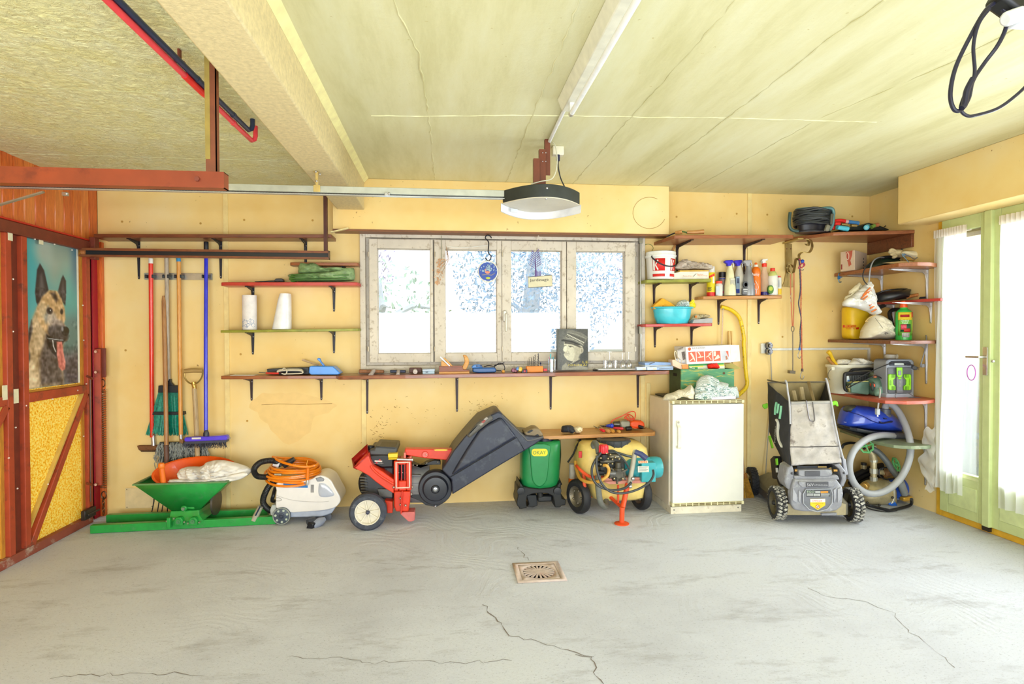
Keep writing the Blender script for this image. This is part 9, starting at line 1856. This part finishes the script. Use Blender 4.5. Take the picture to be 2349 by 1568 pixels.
# socket, trunking, scroll bracket and cords
cd=lambda x,y:(1720+x/4.125,520+y/4.125)
t=TH('wall_socket','white wall socket with a chrome twin adapter','socket',cd,155,1195,-.01);t.p('plate',pp_(PX(cd,[(108,1102),(200,1100),(200,1196),(110,1198)]),-.025,0),WHT,bev=.004);p=W(*cd(172,1150),Y=-.03)
for dz in(.026,-.026):t.p('adapter_lobe',la_([(.001,.05),(.016,.048),(.018,.03),(.03,.028),(.032,0)],p+V3((0,0,dz)),20,(0,-1,0)),mat((110,108,112),.15,.9))
solo('mower_cord','grey cord running from the socket down behind the mower','cable',tu_(spl([W(*cd(198,1185),Y=-.05),W(*cd(200,1280),Y=-.02),W(*cd(205,1400),Y=-.015),W(1770,900,Y=-.015),W(1762,1000,Y=-.015),W(1756,1090,Y=-.03)],6),.004,6),mat((170,166,160),.5))
a,b=W(*cd(205,1158),Y=-.008),XR;t=Thing('cable_trunking','white cable trunking along the back wall to the corner','trunking',(3,0,a.z));t.p('horizontal_run',MB().bx(a.x,b-.02,-.016,0,a.z-.01,a.z+.01),WHT,bev=.002);t.p('corner_drop',MB().bx(XR-.02,XR,-.02,-.002,.9,a.z+.01),WHT,bev=.002)
BRZ=mat((176,152,96),.35,.75,v=.1);t=TH('scroll_bracket','old brass scroll bracket under the large corner shelf','bracket',cd,370,570,-.02)
t.p('wall_plate',pp_(PX(cd,[(336,160),(400,162),(402,440),(412,568),(386,572),(360,566),(308,566),(330,510),(340,440)]),-.012,0),BRZ,bev=.002)
A,B=W(*cd(340,150),Y=-.012),W(*cd(600,90),Y=-.30);t.p('top_arm',MB().beam(V3((A.x,-.002,zt2-.045)),V3((B.x-.1,-.28,zt2-.045)),.05,.012),BRZ,bev=.002)
sp_=spl([W(*cd(a,b),Y=c)for a,b,c in((530,165,-.2),(550,180,-.2),(558,150,-.2),(540,122,-.2),(575,130,-.21),(590,190,-.2),(560,245,-.17),(500,240,-.14),(465,270,-.12),(470,320,-.1),(440,300,-.1),(425,370,-.08),(410,435,-.06),(372,430,-.05),(360,390,-.05),(385,360,-.05),(408,385,-.06))],5)
sb_=MB()
for a,b in zip(sp_,sp_[1:]):sb_.beam(a,b+(b-a)*.15,.032,.006,V3((0,1,0)).cross(b-a)if abs((b-a).normalized().y)<.95 else(0,0,1))
t.p('scroll',MB().loft([[p+V3((-.016,-.006,0)),p+V3((.016,.006,0)),p+V3((.016,.006,.005)),p+V3((-.016,-.006,.005))]for p in sp_]),BRZ,kind=None)
for x in(350,388):t.p('screw',MB().ball(W(*cd(x,208),Y=-.013),.005,8,4),DBR)
yc5=-.09;CPR=mat((206,110,70),.5)
t=TH('branding_iron','iron rod with a block end hung from the scroll bracket by an orange rubber strap','tool',cd,405,1390,yc5);t.p('rubber_strap',rp_([cd(385,445),cd(386,600),cd(390,700),cd(402,940)],yc5,.004,6,4),CPR);t.p('rubber_strap',rp_([cd(418,435),cd(418,600),cd(416,720),cd(410,940)],yc5,.0045,6,4),CPR)
t.p('wire_links',tu_([W(*cd(390+5*sin(k*.8),625+5*k),Y=yc5-.005)for k in range(18)],.002,5),mat((196,190,170),.35,.6));t.p('eye',tu_([W(*cd(406+13*cos(a),965+26*sin(a)),Y=yc5)for a in np.linspace(0,2*pi,17)[:-1]],.004,6,closed=True),mat((120,104,86),.4,.5));t.p('rod',rp_([cd(406,990),cd(407,1360)],yc5,.0055,8),mat((130,116,96),.4,.5));t.p('block',pp_(PX(cd,[(380,1358),(434,1362),(432,1390),(380,1386)]),yc5-.02,yc5+.02),mat((120,108,90),.45,.4),bev=.002)
def bungee(label,pts,c,cap,hook):
 t=TH('bungee_strap',label,'bungee cord',cd,pts[-1][0],pts[-1][1],-.12);P=spl([W(*cd(*q),Y=-.12)for q in pts],10);t.p('cord',tu_(P,[.0058 if i%2 else .0046 for i in range(len(P))],8),mat(c[0],.7,v=.5,sc=160));x,y=pts[-1]
 t.p('cap',rp_([cd(x,y-4),cd(x-1,y+22)],-.12,[.009,.011],10),mat(cap,.4));t.p('hook',rp_([cd(x,y+20),cd(x+hook*16,y+60),cd(x+hook*14,y+90),cd(x-hook*2,y+98),cd(x-hook*10,y+80)]if hook<0 else[cd(x,y+16),cd(x-18,y+60),cd(x-10,y+92),cd(x+10,y+90),cd(x+16,y+62)],-.12,.003,6,4),STEEL)
bungee('blue-flecked bungee cord hanging wavily from the scroll bracket',[(465,300),(472,400),(478,560),(474,640),(462,720),(474,800),(486,870),(476,980),(478,1070),(472,1145)],[(70,72,100)],(50,110,210),-1)
bungee('red and white bungee cord hanging straight from the scroll bracket',[(466,300),(480,400),(486,560),(484,800),(490,950),(492,1200),(496,1345)],[(206,110,80)],(90,70,70),1)
t=TH('bungee_hooks','knot of bungee hooks with a blue cap on the scroll bracket','bungee cord',cd,495,410,-.13);t.p('knot',tu_(spl([W(*cd(a,b),Y=-.14)for a,b in((465,305),(500,330),(520,360),(490,385),(460,390),(500,340),(510,375))],5),.005,6),mat((190,70,90),.6,v=.5,sc=160));t.p('cap',MB().ball(W(*cd(498,325),Y=-.155),.016,10,6),mat((40,90,200),.4));t.p('hook',rp_([cd(470,380),cd(490,410),cd(508,405),cd(506,390)],-.14,.003,6,4),STEEL)
# on the large corner shelf
ce_=lambda x,y:(1740+x/6.182,440+y/6.182);yr=-.26;TLG=mat((96,136,140),.4,.2)
t=TH('cable_reel','black cable reel in a teal tubular stand on the large corner shelf','cable reel',ce_,770,555,yr);rc=W(*ce_(770,400),Y=yr);rx_=W(*ce_(1005,400),Y=yr).x-rc.x;hz=W(*ce_(770,265),Y=yr).z-W(*ce_(770,480),Y=yr).z;zb6=W(*ce_(770,480),Y=yr).z
rg=random.Random(9)
for k in range(12):
 z=zb6+hz*(k+.5)/12;P=[V3((rc.x+(rx_*(1+.02*sin(3*a+k))+.012*sin(pi*(k+.5)/12))*cos(a),yr+.115*sin(a),z+.006*sin(2*a+k*1.7)+.004*sin(5*a+k)))for a in np.linspace(0,2*pi,29)[:-1]];t.p('cable_turn',tu_(P,.0085,6,closed=True),mat((52,54,56),.4,v=.2))
t.p('drum',la_([(rx_*.9,0),(rx_*.9,hz)],(rc.x,yr,zb6),24,(0,0,1),1,.5),BLK)
for nm,z,h in(('top_flange',zb6+hz+.004,.01),('bottom_flange',zt2+.006,.016)):t.p(nm,la_([(rx_*.3,0),(rx_*1.0,0),(rx_*1.03,h*.5),(rx_*1.0,h),(rx_*.3,h)],(rc.x,yr,z),32,(0,0,1),1,.55),TLG if nm=='top_flange' else BLK)
t.p('socket_base',la_([(rx_*.85,0),(rx_*.9,zb6-zt2-.02)],(rc.x,yr,zt2+.02),28,(0,0,1),1,.5),BLK)
t.p('stand_left',rp_([ce_(448,290),ce_(440,360),ce_(436,450),ce_(448,510),ce_(490,545),ce_(560,556)],yr-.09,.013,10,5),mat((60,84,80),.4,.2));t.p('stand_right',rp_([ce_(850,245),ce_(930,232),ce_(1010,228),ce_(1050,245),ce_(1066,290),ce_(1062,340),ce_(1050,460),ce_(1010,540)],yr-.1,.0135,10,5),TLG)
t.p('stand_clip',pp_(PX(ce_,[(1030,305),(1072,308),(1050,460),(1022,455)]),yr-.125,yr-.1),mat((100,100,92),.4,.4),bev=.003);t.p('plug',MB().box(W(*ce_(975,510),Y=yr-.14),(.035,.03,.05),Matrix.Rotation(R(20),3,'Y')),mat((130,126,110),.4),bev=.006)
for dx in(-14,12):t.p('plug_pin',cy_(W(*ce_(962+dx,530),Y=yr-.14),W(*ce_(950+dx,552),Y=yr-.14),.003,n=6),CHR)
yq5=-.3
t=TH('gas_torch','red and blue gas torch handle lying beside the cable reel','torch',ce_,1240,535,yq5);t.p('red_tube',rp_([ce_(1060,535),ce_(1065,480),ce_(1075,430),ce_(1110,410),ce_(1180,408),ce_(1270,425)],yq5,[.014]*6+[.017]*15,10,4),RDP);t.p('blue_tube',rp_([ce_(1265,425),ce_(1415,442)],yq5,.0175,12),mat((70,130,190),.4));t.p('white_band',rp_([ce_(1225,418),ce_(1262,424)],yq5,.0178,12),mat((226,190,186),.5))
t=TH('fitted_hose','red hose with brass fittings under the torch handle','hose',ce_,1250,490,-.34);t.p('red_end',rp_([ce_(1075,450),ce_(1150,452)],-.34,.016,10),RDP);t.p('brass_end',rp_([ce_(1170,458),ce_(1265,468)],-.34,[.011,.013],10),BRZ);t.p('brass_nut',rp_([ce_(1310,474),ce_(1390,478)],-.34,.012,8),BRZ)
CY=mat((84,190,214),.35)
for lab,a,b in(('cyan plastic tube lying below the torch handle',(1115,500),(1265,525)),('cyan plastic tube end pointing at the viewer on the large corner shelf',(1560,470),(1530,505))):t=TH('plastic_tube',lab,'tube',ce_,a[0],535,-.36);A,B=W(*ce_(*a),Y=-.36 if a[0]<1300 else-.25),W(*ce_(*b),Y=-.36);t.p('tube',cy_(A,B,.018,.022,16),CY);t.p('tube_end',cy_(B,B+(B-A)*.06,.014,n=14),mat((150,220,232),.4))
t=TH('green_tube','green-sleeved copper tube end on the large corner shelf','tube',ce_,1650,500,-.34);t.p('sleeve',rp_([ce_(1600,500),ce_(1660,470)],-.34,.016,12),mat((130,160,70),.4));t.p('tube',rp_([ce_(1650,475),ce_(1695,465)],-.345,.018,14),mat((206,130,90),.4,.3));t.p('bore',rp_([ce_(1690,466),ce_(1697,465)],-.345,.011,12),BLK)
t=TH('dark_sheet','dark rubber sheet at the right of the large corner shelf','sheet',ce_,1700,540,-.2);t.p('sheet',pp_(PX(ce_,[(1290,500),(1480,470),(1560,435),(1700,470),(1830,520),(1860,538),(1300,538)]),-.3,-.06),mat((34,40,34),.5),bev=.003);t.p('curled_edge',rp_([ce_(1780,495),ce_(1810,475),ce_(1826,435)],-.2,.004,6,3),mat((60,50,40),.5))
# floor drain
dn=W(1236,1312,Z=0);t=Thing('floor_drain','round slotted cast iron drain set in a square in the floor','drain',(dn.x,dn.y,0));IR=mat((206,186,176),.7,v=.12,sc=30,wear=(206,170,156))
t.p('square_frame',MB().add([V3((dn.x+sx*r,dn.y+sy*r,.004))for r in(.115,.145)for sx,sy in((-1,-1),(1,-1),(1,1),(-1,1))],[(i,(i+1)%4,4+(i+1)%4,4+i)for i in range(4)]),IR,solid=.006);t.p('dark_well',la_([(.001,.0015),(.108,.0015)],(dn.x,dn.y,0),32),mat((30,26,24),.9))
t.p('corner_plate',MB().loft([[V3((dn.x+.095*cos(a),dn.y+.095*sin(a),.003))for a in np.linspace(0,2*pi,65)[:-1]],[V3((dn.x+.117*max(-1,min(1,1.42*cos(a))),dn.y+.117*max(-1,min(1,1.42*sin(a))),.003))for a in np.linspace(0,2*pi,65)[:-1]]],caps=False),IR,solid=.003)
for a in np.linspace(0,2*pi,21)[:-1]:t.p('bar',MB().beam((dn.x+.03*cos(a),dn.y+.03*sin(a),.004),(dn.x+.094*cos(a),dn.y+.096*sin(a),.004),.0115,.005),IR)
t.p('centre_boss',la_([(.034,.001),(.034,.006),(.001,.007)],(dn.x,dn.y,0),20),IR)
